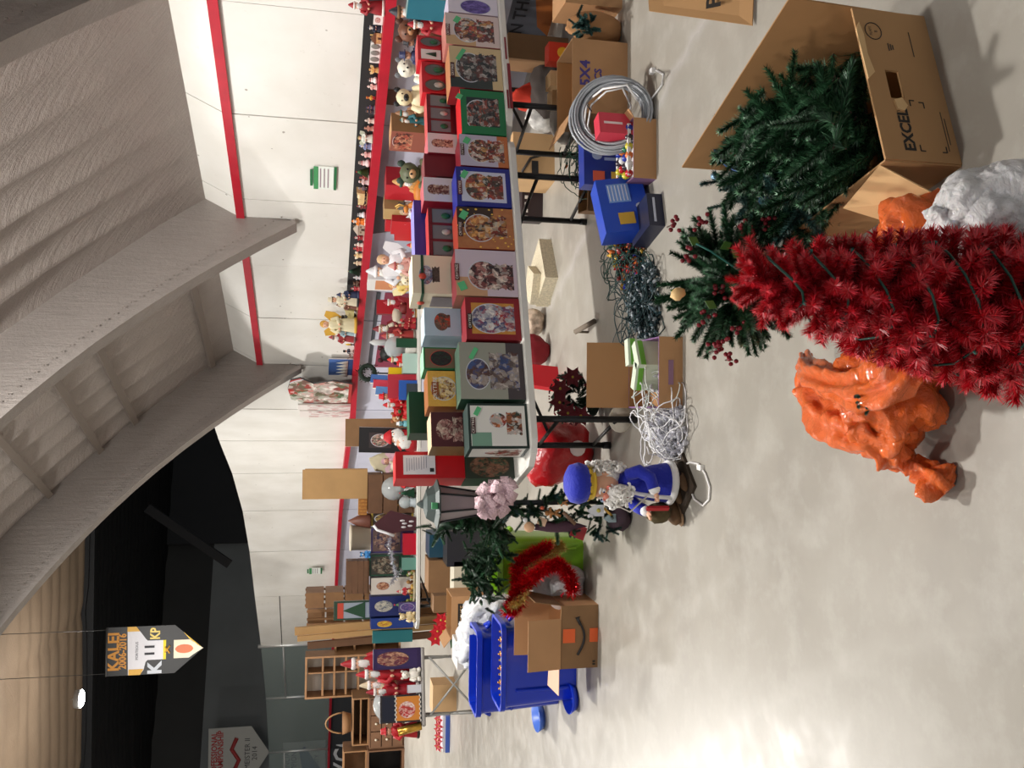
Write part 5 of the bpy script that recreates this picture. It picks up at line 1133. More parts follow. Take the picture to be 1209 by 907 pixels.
# branches packed in it
tr = thing('artificial_tree', 'green artificial tree in pieces, packed inside the large open carton', 'tree', B_+ub*.3+nb*.45+zz*.02, 0); T0 = tr.location.copy()
def inpoly(x, y, poly):
    c = False; n = len(poly)
    for i in range(n):
        x1, y1 = poly[i]; x2, y2 = poly[i-1]
        if (y1 > y) != (y2 > y) and x < (x2-x1)*(y-y1)/(y2-y1)+x1: c = not c
    return c
poly = [(990, 30), (1035, 60), (1040, 170), (985, 255), (915, 235), (880, 195), (880, 130), (905, 75), (950, 25)]
k = 0
while k < 190:
    x, y = rnd.uniform(870, 1045), rnd.uniform(20, 260)
    if not inpoly(x, y, poly): continue
    k += .27; z = .1+.3*(1-abs(y-130)/170)*rnd.random(); p = gz(x, y, z+.05)
    band = (y//48) % 2
    d = V((-.7 if rnd.random() < .6 else .6, .3*(1 if band else -.3), .3))+rv(.6); sc0 = rnd.uniform(.6, 1.0); e0 = loc(p); e1 = loc(p+d.normalized()*.3*sc0)
    if min(e0.y, e1.y) < .06 or min(e0.x, e1.x) < -.06 or max(e0.x, e1.x) > Wd-.04 or max(e0.y, e1.y) > LB-.03: continue
    put(rnd.choice(BG), tr, p-T0, d, sc0)
for i in range(14): 
    MB().tube([V((rnd.uniform(-.2, .2), rnd.uniform(-.3, .3), .04)), V((rnd.uniform(-.2, .2), rnd.uniform(-.3, .3), .14))], .008, 5).build('wire_stem', cm((60, 56, 50)), tr)
gl = thing('blue_ribbon_garland', 'bundled teal garland with blue ribbon and baubles spilling over the left of the carton', 'garland', gz(960, 215, 0), 0); T0 = gl.location.copy()
poly = [(842, 170), (870, 160), (905, 175), (955, 215), (965, 262), (925, 262), (880, 245), (850, 215)]
k = 0
while k < 120:
    x, y = rnd.uniform(840, 970), rnd.uniform(155, 268)
    if not inpoly(x, y, poly): continue
    p = gz(x, y, rnd.uniform(.12, .36)); k += 1
    if loc(p).y > .85 and x < 870: continue
    put(rnd.choice(BT), gl, p-T0, V((rnd.uniform(-1, 1), rnd.uniform(-.6, .6), rnd.uniform(-.3, .8))), rnd.uniform(.5, .8))
BLU = mat('blue_foil', (70, 110, 190), .25, metal=.6)
rp = [gz(x, y, .38)-T0 for x, y in ((850, 172), (856, 185), (866, 196), (880, 203), (892, 207))]
for a, b in zip(rp[:-1], rp[1:]): MB().slab(a, b, b+V((0, 0, .035)), a+V((0, 0, .035)), .004).build('ribbon', BLU, gl)
for (x, y, r, c) in ((844, 208, .018, (150, 190, 220)), (902, 236, .02, (60, 100, 180)), (940, 219, .018, (30, 60, 150)), (925, 168, .012, (180, 200, 230))): MB().ball(gz(x, y, .38)-T0, r, 8).build('bauble', cm(c, .2, metal=.4), gl)
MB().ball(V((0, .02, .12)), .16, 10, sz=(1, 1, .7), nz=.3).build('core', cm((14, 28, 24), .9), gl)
# ---------------------------------------------------------------- red tinsel tree
rb = V((.2, 2.06, 0)); tip = gy(885, 330, 2.0)
rt = thing('red_tinsel_tree', 'bright red artificial tree wound with a green light string', 'tree', rb, 0)
ax = tip-rb
MB().tube([(0, 0, .1), ax*.5+V((0, 0, 0)), ax], [.012, .01, .006], 7).build('trunk', cm((90, 14, 20), .6), rt)
n = 0
for lay in range(26):
    s = .14+.84*lay/25; cnt = int(15-8*lay/25); rad = (1-s)
    for j in range(cnt):
        a = 6.283*(j/cnt)+lay*.7+rnd.uniform(-.2, .2); out = V((math.cos(a), math.sin(a), 0))
        d = out*(.5+.8*(1-s))+V((0, 0, .0+.6*s))+rv(.35); sc_ = .95*(1-s)**.55+.34
        base_ = ax*s + out*(.0+.045*(1-s)); put(rnd.choice(BR), rt, base_, d, sc_)
for (y, x) in ((300, 880), (318, 882), (345, 892), (358, 903)): put(BR[0], rt, ax*.97+V((0, 0, -.02)), gy(x, y, 2.0)-tip+V((0, 0, .02)), .7)
cord = []
for k in range(90):
    s = .25+.7*k/89; a = k*.42; r = .2*(1-s)+.05; cord.append(ax*s+V((math.cos(a)*r, math.sin(a)*r-.015, -.03*math.sin(a*2))))
CG = cm((16, 64, 54), .5); MB().tube(cord, .0035, 5).build('light_cord', CG, rt)
for k in range(4, 88, 5): MB().tube([cord[k], cord[k]+V((0, -.02, .012))+rv(.008)], [.006, .004], 6).build('light_socket', cm((30, 110, 100), .4), rt)
for a in (0.4, 2.0, 3.6, 5.2): MB().tube([(0, 0, .14), (math.cos(a)*.1, math.sin(a)*.1, .05), (math.cos(a)*.2, math.sin(a)*.2, .012), (math.cos(a)*.24, math.sin(a)*.24, .03)], .008, 7).build('stand_leg', BLK, rt)
# ---------------------------------------------------------------- crumpled plastic bags
def plastic(name, c, alpha=.95, rough=.2):
    m = bpy.data.materials.new(name); g = NG(m); P = g.tc()['Object']; n1 = g.noise(P, 13., 8., .7); n1n = g.nt.nodes[-1]; n1n.inputs['Distortion'].default_value = 1.2
    n2 = g.noise(P, 30., 4., .6); c1 = lin(c); c2 = tuple(min(1, x*1.35+.02) for x in c1[:3])+(1,)
    g.L(g.mix(n1[0], c1, c2), g.b.inputs['Base Color']); g.b.inputs['Roughness'].default_value = rough
    g.b.inputs['Subsurface Weight'].default_value = .06; g.b.inputs['Coat Weight'].default_value = .25; g.b.inputs['Coat Roughness'].default_value = .08; g.b.inputs['Specular IOR Level'].default_value = .5; g.b.inputs['Subsurface Radius'].default_value = (.05, .03, .02); g.b.inputs['Alpha'].default_value = alpha
    g.bump(g.math('ADD', n1[0], g.math('MULTIPLY', n2[0], .4)), .9, .03); return m
def crumple(blobs, seed=0., amp=.16, nu=44, fs=3.2):
    """blobs: list of (centre, (rx, ry, rz)); folded plastic surface"""
    mb = MB()
    for bi, (c, r) in enumerate(blobs):
        c = V(c); nv = nu*2//3; vs = []; fs_ = []
        for i in range(nv+1):
            ph = math.pi*i/nv-math.pi/2
            for j in range(nu):
                a = 2*math.pi*j/nu; d = V((math.cos(ph)*math.cos(a), math.cos(ph)*math.sin(a), math.sin(ph)))
                q = d*fs*.5+V((seed+bi*3, seed*2, bi)); w1 = noise.noise(q); qq = q+V((w1, w1*.5, -w1))*.6
                v1 = noise.voronoi(qq*1.3)[0]; v2 = noise.voronoi(qq*3.1)[0]; v3 = noise.voronoi(qq*6.5)[0]
                k = 1+amp*(w1*1.3+(v1[0]-.4)*1.0+(v2[0]-.4)*.5+(v3[0]-.4)*.16 - .35*max(0, .12-(v1[1]-v1[0]))*4)
                p = c+V((d.x*r[0], d.y*r[1], d.z*r[2]))*k; p.z = max(p.z, .004); vs.append(p)
        for i in range(nv):
            for j in range(nu): fs_.append((i*nu+j, i*nu+(j+1) % nu, (i+1)*nu+(j+1) % nu, (i+1)*nu+j))
        mb.add(vs, fs_, 0, True)
    return mb
ORG = plastic('orange_plastic', (242, 104, 30)); WHP = plastic('white_plastic', (236, 234, 236)); WHP2 = plastic('white_plastic_thin', (218, 220, 228), .9)
ob = thing('orange_bag', 'crumpled orange plastic bag lying behind and left of the red tree, with a twisted tail', 'bag', gz(1090, 480, 0), 0); T0 = ob.location.copy()
def W(px, py, z): return gz(px, py, z)-T0
def tail(pts, rs, seed=0., n=40):
    mb = MB(); P = [V(p) for p in pts]; S = []
    m = 64
    for i in range(m+1):
        f = i/m*(len(P)-1); k = min(int(f), len(P)-2); t = f-k; p0 = P[max(k-1, 0)]; p1 = P[k]; p2 = P[k+1]; p3 = P[min(k+2, len(P)-1)]
        c = .5*((2*p1)+(p2-p0)*t+(2*p0-5*p1+4*p2-p3)*t*t+(3*p1-p0-3*p2+p3)*t**3); S.append((c, rs[k]*(1-t)+rs[k+1]*t))
    vs = []; fs_ = []
    for i, (c, r) in enumerate(S):
        tg = (S[min(i+1, m)][0]-S[max(i-1, 0)][0]).normalized(); pn = tg.cross(V((0, 0, 1))).normalized(); bn = tg.cross(pn)
        for j in range(n):
            a = 6.283*j/n; k = 1+.2*math.sin(a*5+seed+i*.12)+.55*noise.noise(V((i*.12, math.cos(a)*1.4, math.sin(a)*1.4+seed)))+.5*(noise.voronoi(V((i*.3, math.cos(a)*1.6, math.sin(a)*1.6+seed)))[0][0]-.4)
            q = c+(pn*math.cos(a)+bn*math.sin(a))*r*k; q.z = max(q.z, .004-0); vs.append(q)
    for i in range(m):
        for j in range(n): fs_.append((i*n+j, i*n+(j+1) % n, (i+1)*n+(j+1) % n, (i+1)*n+j))
    fs_ += [tuple(range(n)), tuple(range(m*n, m*n+n))]
    return mb.add(vs, fs_, 0, True)
crumple([(W(1048, 462, .13), (.17, .18, .16)), ], 1.1, .3, 110, 3.6).build('bag_body', ORG, ob)
tail([W(960, 435, .2), W(955, 460, .17), W(985, 500, .2), W(1030, 520, .18), W(1070, 500, .16)], [.02, .05, .06, .06, .04], 2.).build('bag_fold', ORG, ob)
tail([W(950, 420, .14), W(960, 440, .22), W(985, 455, .28), W(1020, 460, .3), W(1060, 450, .3), W(1085, 420, .26)], [.02, .045, .05, .05, .05, .03], 5.).build('bag_fold', ORG, ob)
tail([W(1010, 500, .24), W(1045, 530, .16), W(1068, 543, .08), W(1085, 552, .05), W(1105, 570, .05), W(1118, 582, .03)], [.05, .06, .035, .03, .06, .03], 7.).build('bag_tail', ORG, ob)
crumple([(W(1088, 285, .13), (.15, .12, .15))], 4.4, .25, 80, 3.4).build('bag_end', ORG, ob)
o = thing('berry_sprig', 'dark leafy sprig showing through the gap in the orange bag', 'foliage', T0+W(1020, 472, .3), 0)
for k in range(10): put(rnd.choice(BD_), o, rv(.02), V((rnd.uniform(-.6, .6), -1, .6))+rv(.5), .28, 'twig')
for k in range(8): MB().ball(rv(.03)+V((0, -.03, .02)), .006, 5).build('berry', cm((130, 14, 30), .3), o)
wb = thing('white_bag', 'crumpled white plastic bag beside the printed end of the large carton', 'bag', gz(1222, 248, 0), 0); T0 = wb.location.copy()
crumple([(V((-.02, .0, .12)), (.15, .15, .135)), (V((-.0, .02, .2)), (.1, .1, .09))], 8., .17, 96, 2.8).build('bag_body', WHP, wb)
tail([V((-.02, .02, .2)), V((-.04, .05, .25)), V((-.0, .1, .24))], [.06, .05, .03], 3.).build('bag_fold', WHP, wb)
# ---------------------------------------------------------------- potted berry tree
pb = gz(985, 308, 0); pt = thing('potted_berry_tree', 'small bushy green tree with red berries in a black pot, behind the red tree', 'tree', pb, 0)
MB().lathe([(.05, 0), (.06, .0), (.085, .13), (.095, .13), (.095, .15), (.075, .15)], 18).build('pot', cm((22, 22, 24), .4), pt)
def GP(x, y, z): return gz(x, y, z)-pb
cen = gy(860, 335, pb.y)-pb
MB().tube([(0, 0, .12), (0, 0, .25), cen+V((0, 0, .1))], [.014, .012, .008], 6).build('trunk', cm((70, 50, 36), .8), pt)
for k in range(190):
    a = rnd.random()*6.283; e = rnd.uniform(-.9, 1.0); d = V((math.cos(a)*math.cos(e), math.sin(a)*math.cos(e), math.sin(e)))
    base_ = cen+V((d.x*.1, d.y*.08, d.z*.12-.02)); put(rnd.choice(BG if k % 4 else BD_), pt, base_, d+rv(.3), rnd.uniform(.5, .85))
for (x, y) in ((795, 265), (815, 300), (830, 262), (880, 268), (845, 415), (855, 405), (870, 385), (865, 425), (850, 345), (835, 375), (905, 265), (890, 305)):
    c = gy(x, y, pb.y-.17)-pb
    MB().tube([c+V((0, .06, 0)), c], .003, 4).build('berry_stem', cm((70, 50, 36)), pt)
    for q in range(7): MB().ball(c+rv(.028), .009, 6).build('berry', cm((118, 16, 32), .3), pt)
for (x, y) in ((820, 285), (800, 345), (840, 360), (870, 300), (880, 350), (858, 290)):
    c = gy(x, y, pb.y-.19)-pb; MB().prism([(0, -.03), (.018, 0), (0, .035), (-.018, 0)], 0, .002, M=Matrix.Translation(c) @ Matrix.Rotation(rnd.uniform(-1, 1), 4, 'Y') @ Matrix.Rotation(.3, 4, 'X')).build('leaf', cm((70, 120, 50), .4), pt)
c = gy(800, 347, pb.y-.2)-pb; MB().ball(c, .026, 8, nz=.3).build('cream_rose', cm((226, 190, 130), .6), pt)
MB().tube([gy(x, y, pb.y-.2)-pb for x, y in ((822, 288), (838, 296), (856, 308), (876, 322))], .004, 5).build('teal_cord', cm((40, 110, 100), .5), pt)
# ---------------------------------------------------------------- light strings
def tangle(label, c, rx, ry, h, cordc, n, bulbs, nb_, br=.012, group=None, name='light_string', seg=26, thick=.0035, cat='lights', bulb_len=.03, brough=.25, alpha=1):
    rr = random.Random(int(rx*1000+n+c.x*77)); o = thing(name, label, cat, V((c.x, c.y, 0)), 0, group)
    cmn = cm(cordc, .5)
    def rp_():
        a = rr.random()*6.283; r = math.sqrt(rr.random()); return V((math.cos(a)*r*rx, math.sin(a)*r*ry, .006+(h)*(1-r*.8)*rr.random()**1.3))
    for k in range(n):
        p = rp_(); pts_ = [p]; d = V((rr.uniform(-1, 1), rr.uniform(-1, 1), 0)).normalized()
        for s in range(seg):
            d = (d+V((rr.uniform(-1, 1), rr.uniform(-1, 1), rr.uniform(-.4, .4)))*.55 - V((p.x/rx, p.y/ry, (p.z-h*.4)/h*.5))*.28).normalized()
            p = p+d*.035; p.z = min(max(p.z, thick+.002), h*1.05); pts_.append(p.copy())
        MB().tube(pts_, thick, 4).build('cord', cmn, o)
    me = {}
    for i, bc in enumerate(bulbs):
        mb = MB().lathe([(br*.7, -bulb_len*.5), (br*.7, 0), (br, bulb_len*.1), (br*.9, bulb_len*.5), (br*.15, bulb_len)], 7, 0); 
        mb.lathe([(br*.75, -bulb_len*.55), (br*.75, -.001)], 6, 1); me[i] = mb.mesh('bulb', [cm(bc, brough, **({'alpha': alpha} if alpha < 1 else {})), cm(cordc if alpha == 1 else (200, 200, 205), .5)])
    for k in range(nb_): put(me[k % len(bulbs)], o, rp_(), V((rr.uniform(-1, 1), rr.uniform(-1, 1), rr.uniform(-.3, 1))), rr.uniform(.8, 1.2), 'bulb')
    return o
GRC = (18, 66, 56)
tangle('green light string with large red, blue and orange bulbs, in front of the blue boxes', gz(750, 305, 0), .24, .22, .16, GRC, 26, [(36, 60, 190), (180, 30, 40), (206, 110, 50), (200, 160, 60), (150, 60, 60)], 90, .017, bulb_len=.05)
o = tangle('heap of dark green light strings with clear bulbs, between coloured lights and open box', gz(768, 358, 0), .25, .2, .2, (22, 50, 52), 36, [(130, 142, 150), (70, 88, 96), (180, 188, 194), (40, 64, 70)], 300, .01, bulb_len=.034)
tangle('small green light string with coloured bulbs hanging over the brown tray', gz(715, 200, 0), .16, .24, .32, (24, 72, 56), 26, [(170, 40, 40), (206, 110, 60), (30, 50, 50)], 50, .01)
o = tangle('heap of white icicle lights with clear bulbs at the doll\'s feet', gz(808, 512, 0)+V((0, .12, 0)), .17, .17, .19, (226, 226, 228), 24, [(226, 226, 236)], 150, .012, bulb_len=.045, alpha=.6)
Rr = random.Random(4)
o = thing('extension_cord', 'white cord looped on the floor in front of the blue-coated doll', 'cord', gz(820, 575, 0), 0); T0 = o.location.copy()
loop = [(800, 560), (805, 550), (815, 546), (825, 548), (833, 560), (838, 575), (837, 590), (830, 597), (820, 590), (815, 578), (812, 566), (806, 562)]
MB().tube([gz(x, y, .008)-T0 for x, y in loop], .006, 6).build('cord', cm((232, 230, 228), .4), o); MB().box(gz(827, 552, .012)-T0, (.03, .05, .022)).build('plug', cm((236, 234, 230), .4), o)
# coiled rope light leaning against the marked box
cc = gz(778, 128, 0)+V((0, .2, .235)); o = thing('rope_light_coil', 'large coil of clear rope light leaning on the marked cardboard box', 'lights', cc-V((0, 0, cc.z)), 0)
CLR = mat('clear_rope', (168, 172, 178), .25, alpha=.85, spec=.7)
for k in range(22):
    r = .2+Rr.uniform(-.035, .04); tx = Rr.uniform(-.12, .1); yo = Rr.uniform(-.05, .06); p = []
    for j in range(28):
        a = 6.283*j/28; p.append(V((math.cos(a)*r*1.02, yo+math.sin(a)*tx*.3+.1*(math.sin(a)), .235+math.sin(a)*r)))
    for q in p: q.z = max(q.z, .012)
    MB().tube(p, .0075, 6, closed=True).build('rope_loop', CLR, o)
p0 = V((cc.x, cc.y, 0))
MB().tube([gz(x, y, z)-p0 for x, y, z in ((695, 160, .2), (690, 145, .32), (693, 120, .36), (712, 105, .34), (740, 100, .25), (752, 118, .1), (770, 116, .01), (782, 100, .01), (783, 88, .01), (775, 83, .01))], .007, 6).build('white_lead', cm((236, 236, 236), .4), o)
MB().tube([gz(x, y, z)-p0 for x, y, z in ((700, 165, .2), (694, 148, .3), (698, 124, .34), (716, 108, .3), (735, 104, .2), (745, 125, .08), (742, 140, .06))], .006, 6).build('white_lead', cm((236, 236, 236), .4), o)
MB().box(gz(770, 84, .015)-p0, (.03, .05, .025)).build('plug', cm((236, 236, 236), .4), o); MB().tube([(-.02, -.1, .4), (.0, -.14, .44), (.02, -.1, .42)], .004, 5).build('tie', BLK, o)
# ---------------------------------------------------------------- cartons and parcels on the floor
def carton(label, x0, x1, y0, y1, d, m, rz=0., z=0., side=None, top=None, open_=False, flaps=(), name='cardboard_box', cat='box', group=None, inner=None, dep=None, h=None, wall=.008):
    if dep is None: p, wd, hh = onz(x0, x1, y0, y1, z)
    else: p, hh = on((y0+y1)/2, x0, dep, z); wd = abs((gy(x0, y0, dep)-gy(x0, y1, dep)).x)
    h = h or hh; wd /= max(math.cos(rz), .5); o = thing(name, label, cat, p, rz, group)
    side = side or m
    if not open_: MB().box((0, d/2, h/2), (wd, d, h), mis=[0, 1, 1, 1, 2, 1]).build('carton', [m, side, top or m], o)
    else:
        inner = inner or KBI; t = wall
        MB().box((0, t/2, h/2), (wd, t, h), mis=[0, 1, 2, 1, 1, 1]).build('front_panel', [m, side, inner], o)
        MB().box((0, d-t/2, h/2), (wd, t, h), mis=[2, 1, 0, 1, 1, 1]).build('back_panel', [m, side, inner], o)
        for s in (-1, 1): MB().box((s*(wd/2-t/2), d/2, h/2), (t, d-2*t, h), mi=0 if s > 0 else 0).build('side_panel', [side], o)
        MB().box((0, d/2, t/2), (wd-2*t, d-2*t, t)).build('bottom_panel', inner, o)
        for f in flaps:
            if f[0] == 'b': MB().slab((-wd/2, d, h), (wd/2, d, h), (wd/2, d+f[1]*math.sin(f[2]), h+f[1]*math.cos(f[2])), (-wd/2, d+f[1]*math.sin(f[2]), h+f[1]*math.cos(f[2])), .006).build('flap', inner, o)
            if f[0] == 'f': MB().slab((-wd/2, 0, h), (wd/2, 0, h), (wd/2, -f[1]*math.sin(f[2]), h+f[1]*math.cos(f[2])), (-wd/2, -f[1]*math.sin(f[2]), h+f[1]*math.cos(f[2])), .006).build('flap', f[3] if len(f) > 3 else m, o)
            if f[0] in 'lr':
                s = -1 if f[0] == 'l' else 1; q = (s*(wd/2+f[1]*math.sin(f[2])), h+f[1]*math.cos(f[2]))
                MB().slab((s*wd/2, 0, h), (s*wd/2, d, h), (q[0], d, q[1]), (q[0], 0, q[1]), .006).build('flap', m, o)
    return o, wd, h, p
o, wd, h, p = carton('open cardboard box with handwritten numbers, behind the rope light coil', 676, 741, 50, 138, .4, KRAFT, open_=True, rz=.05, flaps=(('l', .15, 1.2),), side=KRAFTD)
lettering(o, '1.5X4', .095, (-.02, -.002, h-.09), color=(70, 56, 130), sx=1.1, bold=.003); lettering(o, '8 PCS', .07, (-.03, -.002, h-.18), color=(70, 56, 130), bold=.002)
o = thing('paper_bag', 'brown paper bag and dark green garland beside the handwritten box', 'bag', gz(738, 30, 0), 0)
crumple([(V((0, .1, .18)), (.11, .08, .2))], 3., .12, 30).build('bag_body', mat('brown_paper', (176, 128, 84), .85), o)
for k in range(26): put(rnd.choice(BT), o, V((-.02, .02, .28))+rv(.06), V((rnd.uniform(-1, .3), -.6, rnd.uniform(-.2, 1))), .45, 'garland_branch')
o, wd, h, p = carton('large flattened cardboard sheet printed with a letter, cut by the frame edge', 730, 890, -60, 14, .03, KB, dep=3.95, rz=-.02, name='cardboard_sheet')
bpy.data.objects.remove([c for c in o.children][0]); 
q0, q1, q2, q3 = gz(738, -30, .35), gz(765, 14, .35)*1, gz(888, 30, .02), gz(890, -40, .02)
o.location = q2; q = q2
MB().slab(q3-q, q2-q, gz(766, 15, .40)-q, gz(760, -60, .40)-q, .008).build('sheet', KB, o)
lettering(o, 'R', .09, (.10, -.0, .1)); [bpy.data.objects.remove(c) for c in list(o.children) if c.name.startswith('lettering')]
s1_, s2_ = q3-q2, gz(766, 15, .40)-q2; nn_ = s1_.cross(s2_).normalized(); qq = gn(843, 4, nn_, nn_.dot(q2))-q; tl_ = math.atan2(s2_.y, s2_.z)
lettering(o, 'P', .1, V((qq.x, qq.y-.012, qq.z+.006)), rx=-tl_, color=(40, 34, 30), sx=1.3, bold=.003)
carton('brown cardboard box with white tape, cut by the frame edge', 668, 735, -40, 10, .35, KRAFT, rz=0)
o = LAST[0]; MB().box((.02, -.003, .2), (.06, .004, .36)).build('white_tape', cm((220, 222, 230), .4), o)
carton('small kraft carton, upper one of two beside the handwritten box', 650, 695, 88, 106, .15, KRAFT2, dep=6.3)
carton('small kraft carton, lower one of two beside the handwritten box', 652, 700, 108, 128, .15, KRAFT2, dep=6.4)
o, wd, h, p = carton('small red and orange printed tin box under the table', 648, 690, 55, 78, .12, cm((196, 50, 30), .4), dep=6.25); MB().ball((0, -.002, h*.75), .04, 10, sz=(1, .05, 1)).build('yellow_print', cm((226, 170, 40), .5), o)
carton('dark brown box standing deep under the right table', 600, 640, 45, 75, .3, KRAFTD, dep=7.2)
carton('kraft carton with a black barcode label under the table legs', 606, 652, 158, 215, .35, KRAFT2, dep=7.6, rz=.1)
o = LAST[0]; MB().box((-.1, -.003, .18), (.12, .003, .06)).build('black_label', cm((30, 30, 32)), o); MB().tube([(-.15, -.006, .3), (-.02, -.006, .22), (.02, -.006, .1)], .012, 5).build('printed_arc', cm((40, 36, 34)), o)
o, wd, h, p = carton('black and red small box on the floor behind the table legs', 612, 640, 222, 262, .14, cm((44, 30, 34), .5), dep=8.0, h=.2)
for k in range(5): MB().box((-wd*.4+wd*.2*k, -.003, h*.8), (wd*.1, .003, .03)).build('white_check', cm((220, 216, 210)), o)
def lump(label, px, py, dep, r, m, cat='bag', name='cloth_bundle', seed=1., z=0, amp=.2):
    p, _ = on(py, px, dep, z); o = thing(name, label, cat, p, 0); crumple([(V((0, 0, r[2])), r)], seed, amp, 28).build('folds', m, o); return o
PATC = mat('patterned_card', (206, 196, 170), .7, var=.25, vs=60)
o, wd, h, p = carton('cream patterned cardboard wedge lying behind the table legs', 640, 655, 280, 330, .4, PATC, rz=.6, z=0)
o, wd, h, p = carton('second cream patterned cardboard piece under the front table edge', 628, 652, 325, 360, .25, PATC, rz=-.4, z=0)
lump('clear bag of red and cream ornaments under the front table', 630, 380, 7.9, (.12, .12, .1), mat('mixed_ornaments', (190, 170, 150), .4, var=.5, vs=26), seed=3)
lump('dark red crumpled cloth under the front table, right of the brace', 630, 415, 7.7, (.14, .1, .14), cm((130, 16, 30), .8), seed=5)
o = thing('red_gift_bag', 'bright red folded gift bag on the floor behind the brace', 'bag', gz(660, 445, 0), .5); MB().prism([(-.12, 0), (.1, .0), (.12, .22), (-.08, .26)], 0, .06).build('bag', cm((206, 16, 36), .5), o)
lump('dark heap added to deepen the shade under the right table', 612, 105, 7.4, (.25, .2, .13), cm((60, 52, 48), .9), seed=7); lump('grey cloth heap under the right table, by the legs', 650, 140, 6.9, (.2, .16, .11), cm((104, 98, 92), .9), seed=9)  # dark heap added where the shade under the table came out too light
lump('orange-red cloth heap under the table edge', 610, 120, 7.6, (.12, .1, .2), cm((190, 50, 30), .8), seed=12); lump('white and green patterned bag beside the table legs', 622, 140, 7.5, (.12, .1, .14), mat('white_green_bag', (206, 204, 200), .6, var=.4, vs=20), seed=14)
# pink box on the ornament carton, blue boxes
o, wd, h, p = carton('ornament carton with a white tray, beside the rope light coil', 748, 775, 140, 212, .3, KRAFT, open_=True, side=cm((120, 86, 120), .7), rz=.05, flaps=(('r', .06, 1.0),))
MB().box((0, .15, h*.75), (wd*.9, .26, .02)).build('white_tray', cm((226, 224, 220), .6), o)
cb = [(190, 30, 40), (40, 60, 160), (206, 196, 60), (226, 226, 226), (30, 100, 70), (60, 50, 60), (220, 120, 60)]
for i in range(6):
    for j in range(4): MB().ball((-wd*.38+wd*.15*i, .06+.06*j, h*.75+.045), .027, 7).build('bauble', cm(cb[(i*3+j*2) % 7], .25), o)
for s in (-1, 1): MB().box((0, .15+s*.1, h*.75+.05), (wd*.86, .02, .02)).build('tray_ridge', cm((232, 230, 226), .6), o)
PK = cm((214, 62, 82), .4); o, wd, h, p = carton('pinkish red box with white script lying across the coil and ornament tray', 705, 735, 134, 160, .1, PK, z=.13, dep=5.2, h=.22, rz=.3)
MB().box((0, -.002, .13), (.015, .002, .12)).build('white_script', cm((240, 220, 222)), o); MB().box((.0, .05, -.065), (.05, .05, .13)).build('packing_support', KRAFTD, o)
BX = cm((34, 58, 150), .35); BX2 = cm((28, 74, 190), .35)
def tilted(label, x1, y0, y1, dep, h, d, m, rz, rx=0., z=0., ry=0.):
    p, _ = on((y0+y1)/2, x1-50, dep, z); wd = abs((gy(x1, y0, dep)-gy(x1, y1, dep)).x)/max(math.cos(rz), .6); o = thing('light_box', label, 'box', p, rz)
    MB().box((0, d/2, h/2), (wd, d, h), M=Matrix.Rotation(rx, 4, 'X') @ Matrix.Rotation(ry, 4, 'Y'), mis=[0, 0, 0, 0, 0, 0]).build('carton', m, o); return o, wd
o, wd = tilted('navy blue light-string box, the farther one beside the ornament tray', 720, 165, 222, 5.55, .34, .12, BX, .1, 0.)
MB().ball((.04, -.004, .25), .03, 10, sz=(1, .05, 1.2)).build('round_logo', cm((160, 180, 220)), o); MB().box((-.1, -.003, .24), (.07, .003, .08)).build('bulb_print', cm((226, 100, 70)), o); MB().box((-.1, -.003, .12), (.07, .003, .07)).build('bulb_print', cm((226, 190, 80)), o); MB().box((.02, -.003, .12), (.02, .003, .16)).build('text_line', cm((150, 170, 220)), o)
o, wd = tilted('bright blue light-string box tilted on its corner, nearer the coloured lights', 765, 205, 272, 5.2, .3, .16, BX2, .35, -.12, z=.03, ry=-.1)
M = Matrix.Rotation(-.12, 4, 'X') @ Matrix.Rotation(-.1, 4, 'Y')
MB().box((-.1, -.003, .15), (.08, .003, .1), M=M).build('gold_print', cm((214, 170, 60)), o); MB().box((.08, -.003, .17), (.13, .003, .14), M=M).build('pale_print', cm((120, 160, 226)), o)
for k in range(6): MB().box((.08, -.005, .12+.022*k), (.11, .002, .006), M=M).build('text_line', cm((220, 228, 244)), o)
MB().ball((-.02, -.004, .05), .022, 8, sz=(1, .05, 1.3), M=M).build('round_logo', cm((190, 200, 226)), o)
o, wd = tilted('dark navy flat box on the floor in front of the bright blue one', 776, 228, 268, 5.0, .1, .3, cm((30, 34, 60), .4), .3)
MB().box((0, -.003, .06), (.16, .003, .014)).build('pale_print', cm((190, 196, 214)), o)
carton('brown open tray under the green light string', 680, 712, 216, 250, .25, KRAFTD, open_=True, dep=6.1, h=.14, flaps=(('f', .08, 1.2),), rz=-.1)
# open box with purple lettering
o, wd, h, p = carton('open cardboard box with purple side, holding packaged lights', 778, 806, 398, 482, .5, KRAFT, open_=True, side=cm((122, 86, 130), .7), rz=.03, flaps=(('b', .26, .25),), inner=mat('inner_tan', (160, 118, 76), .8))
MB().box((0, -.002, h*.5), (.14, .002, .03)).build('purple_print', cm((140, 104, 130)), o)
GW = mat('green_white_pack', (214, 226, 206), .3)
for k, (x, y, a) in enumerate(((.1, .2, .5), (-.02, .22, -.3), (.12, .35, .2))):
    q = thing('light_package', ('white and green light package standing at the right of the open box', 'white and green light package in the middle of the open box', 'white and green light package at the back of the open box')[k], 'package', p+V((x, y, .012)), a)
    MB().box((0, 0, .1), (.16, .06, .2)).build('pack', GW, q); MB().box((0, -.032, .17), (.16, .003, .03)).build('green_band', cm((110, 180, 60)), q); MB().box((0, -.032, .03), (.16, .003, .03)).build('green_band', cm((110, 180, 60)), q)
q = tangle('loose clear lights in the left of the open box', p+V((-.08, .15, 0)), .09, .1, .17, (200, 206, 200), 5, [(226, 226, 230)], 30, .01, alpha=.7); q.location.z = .012
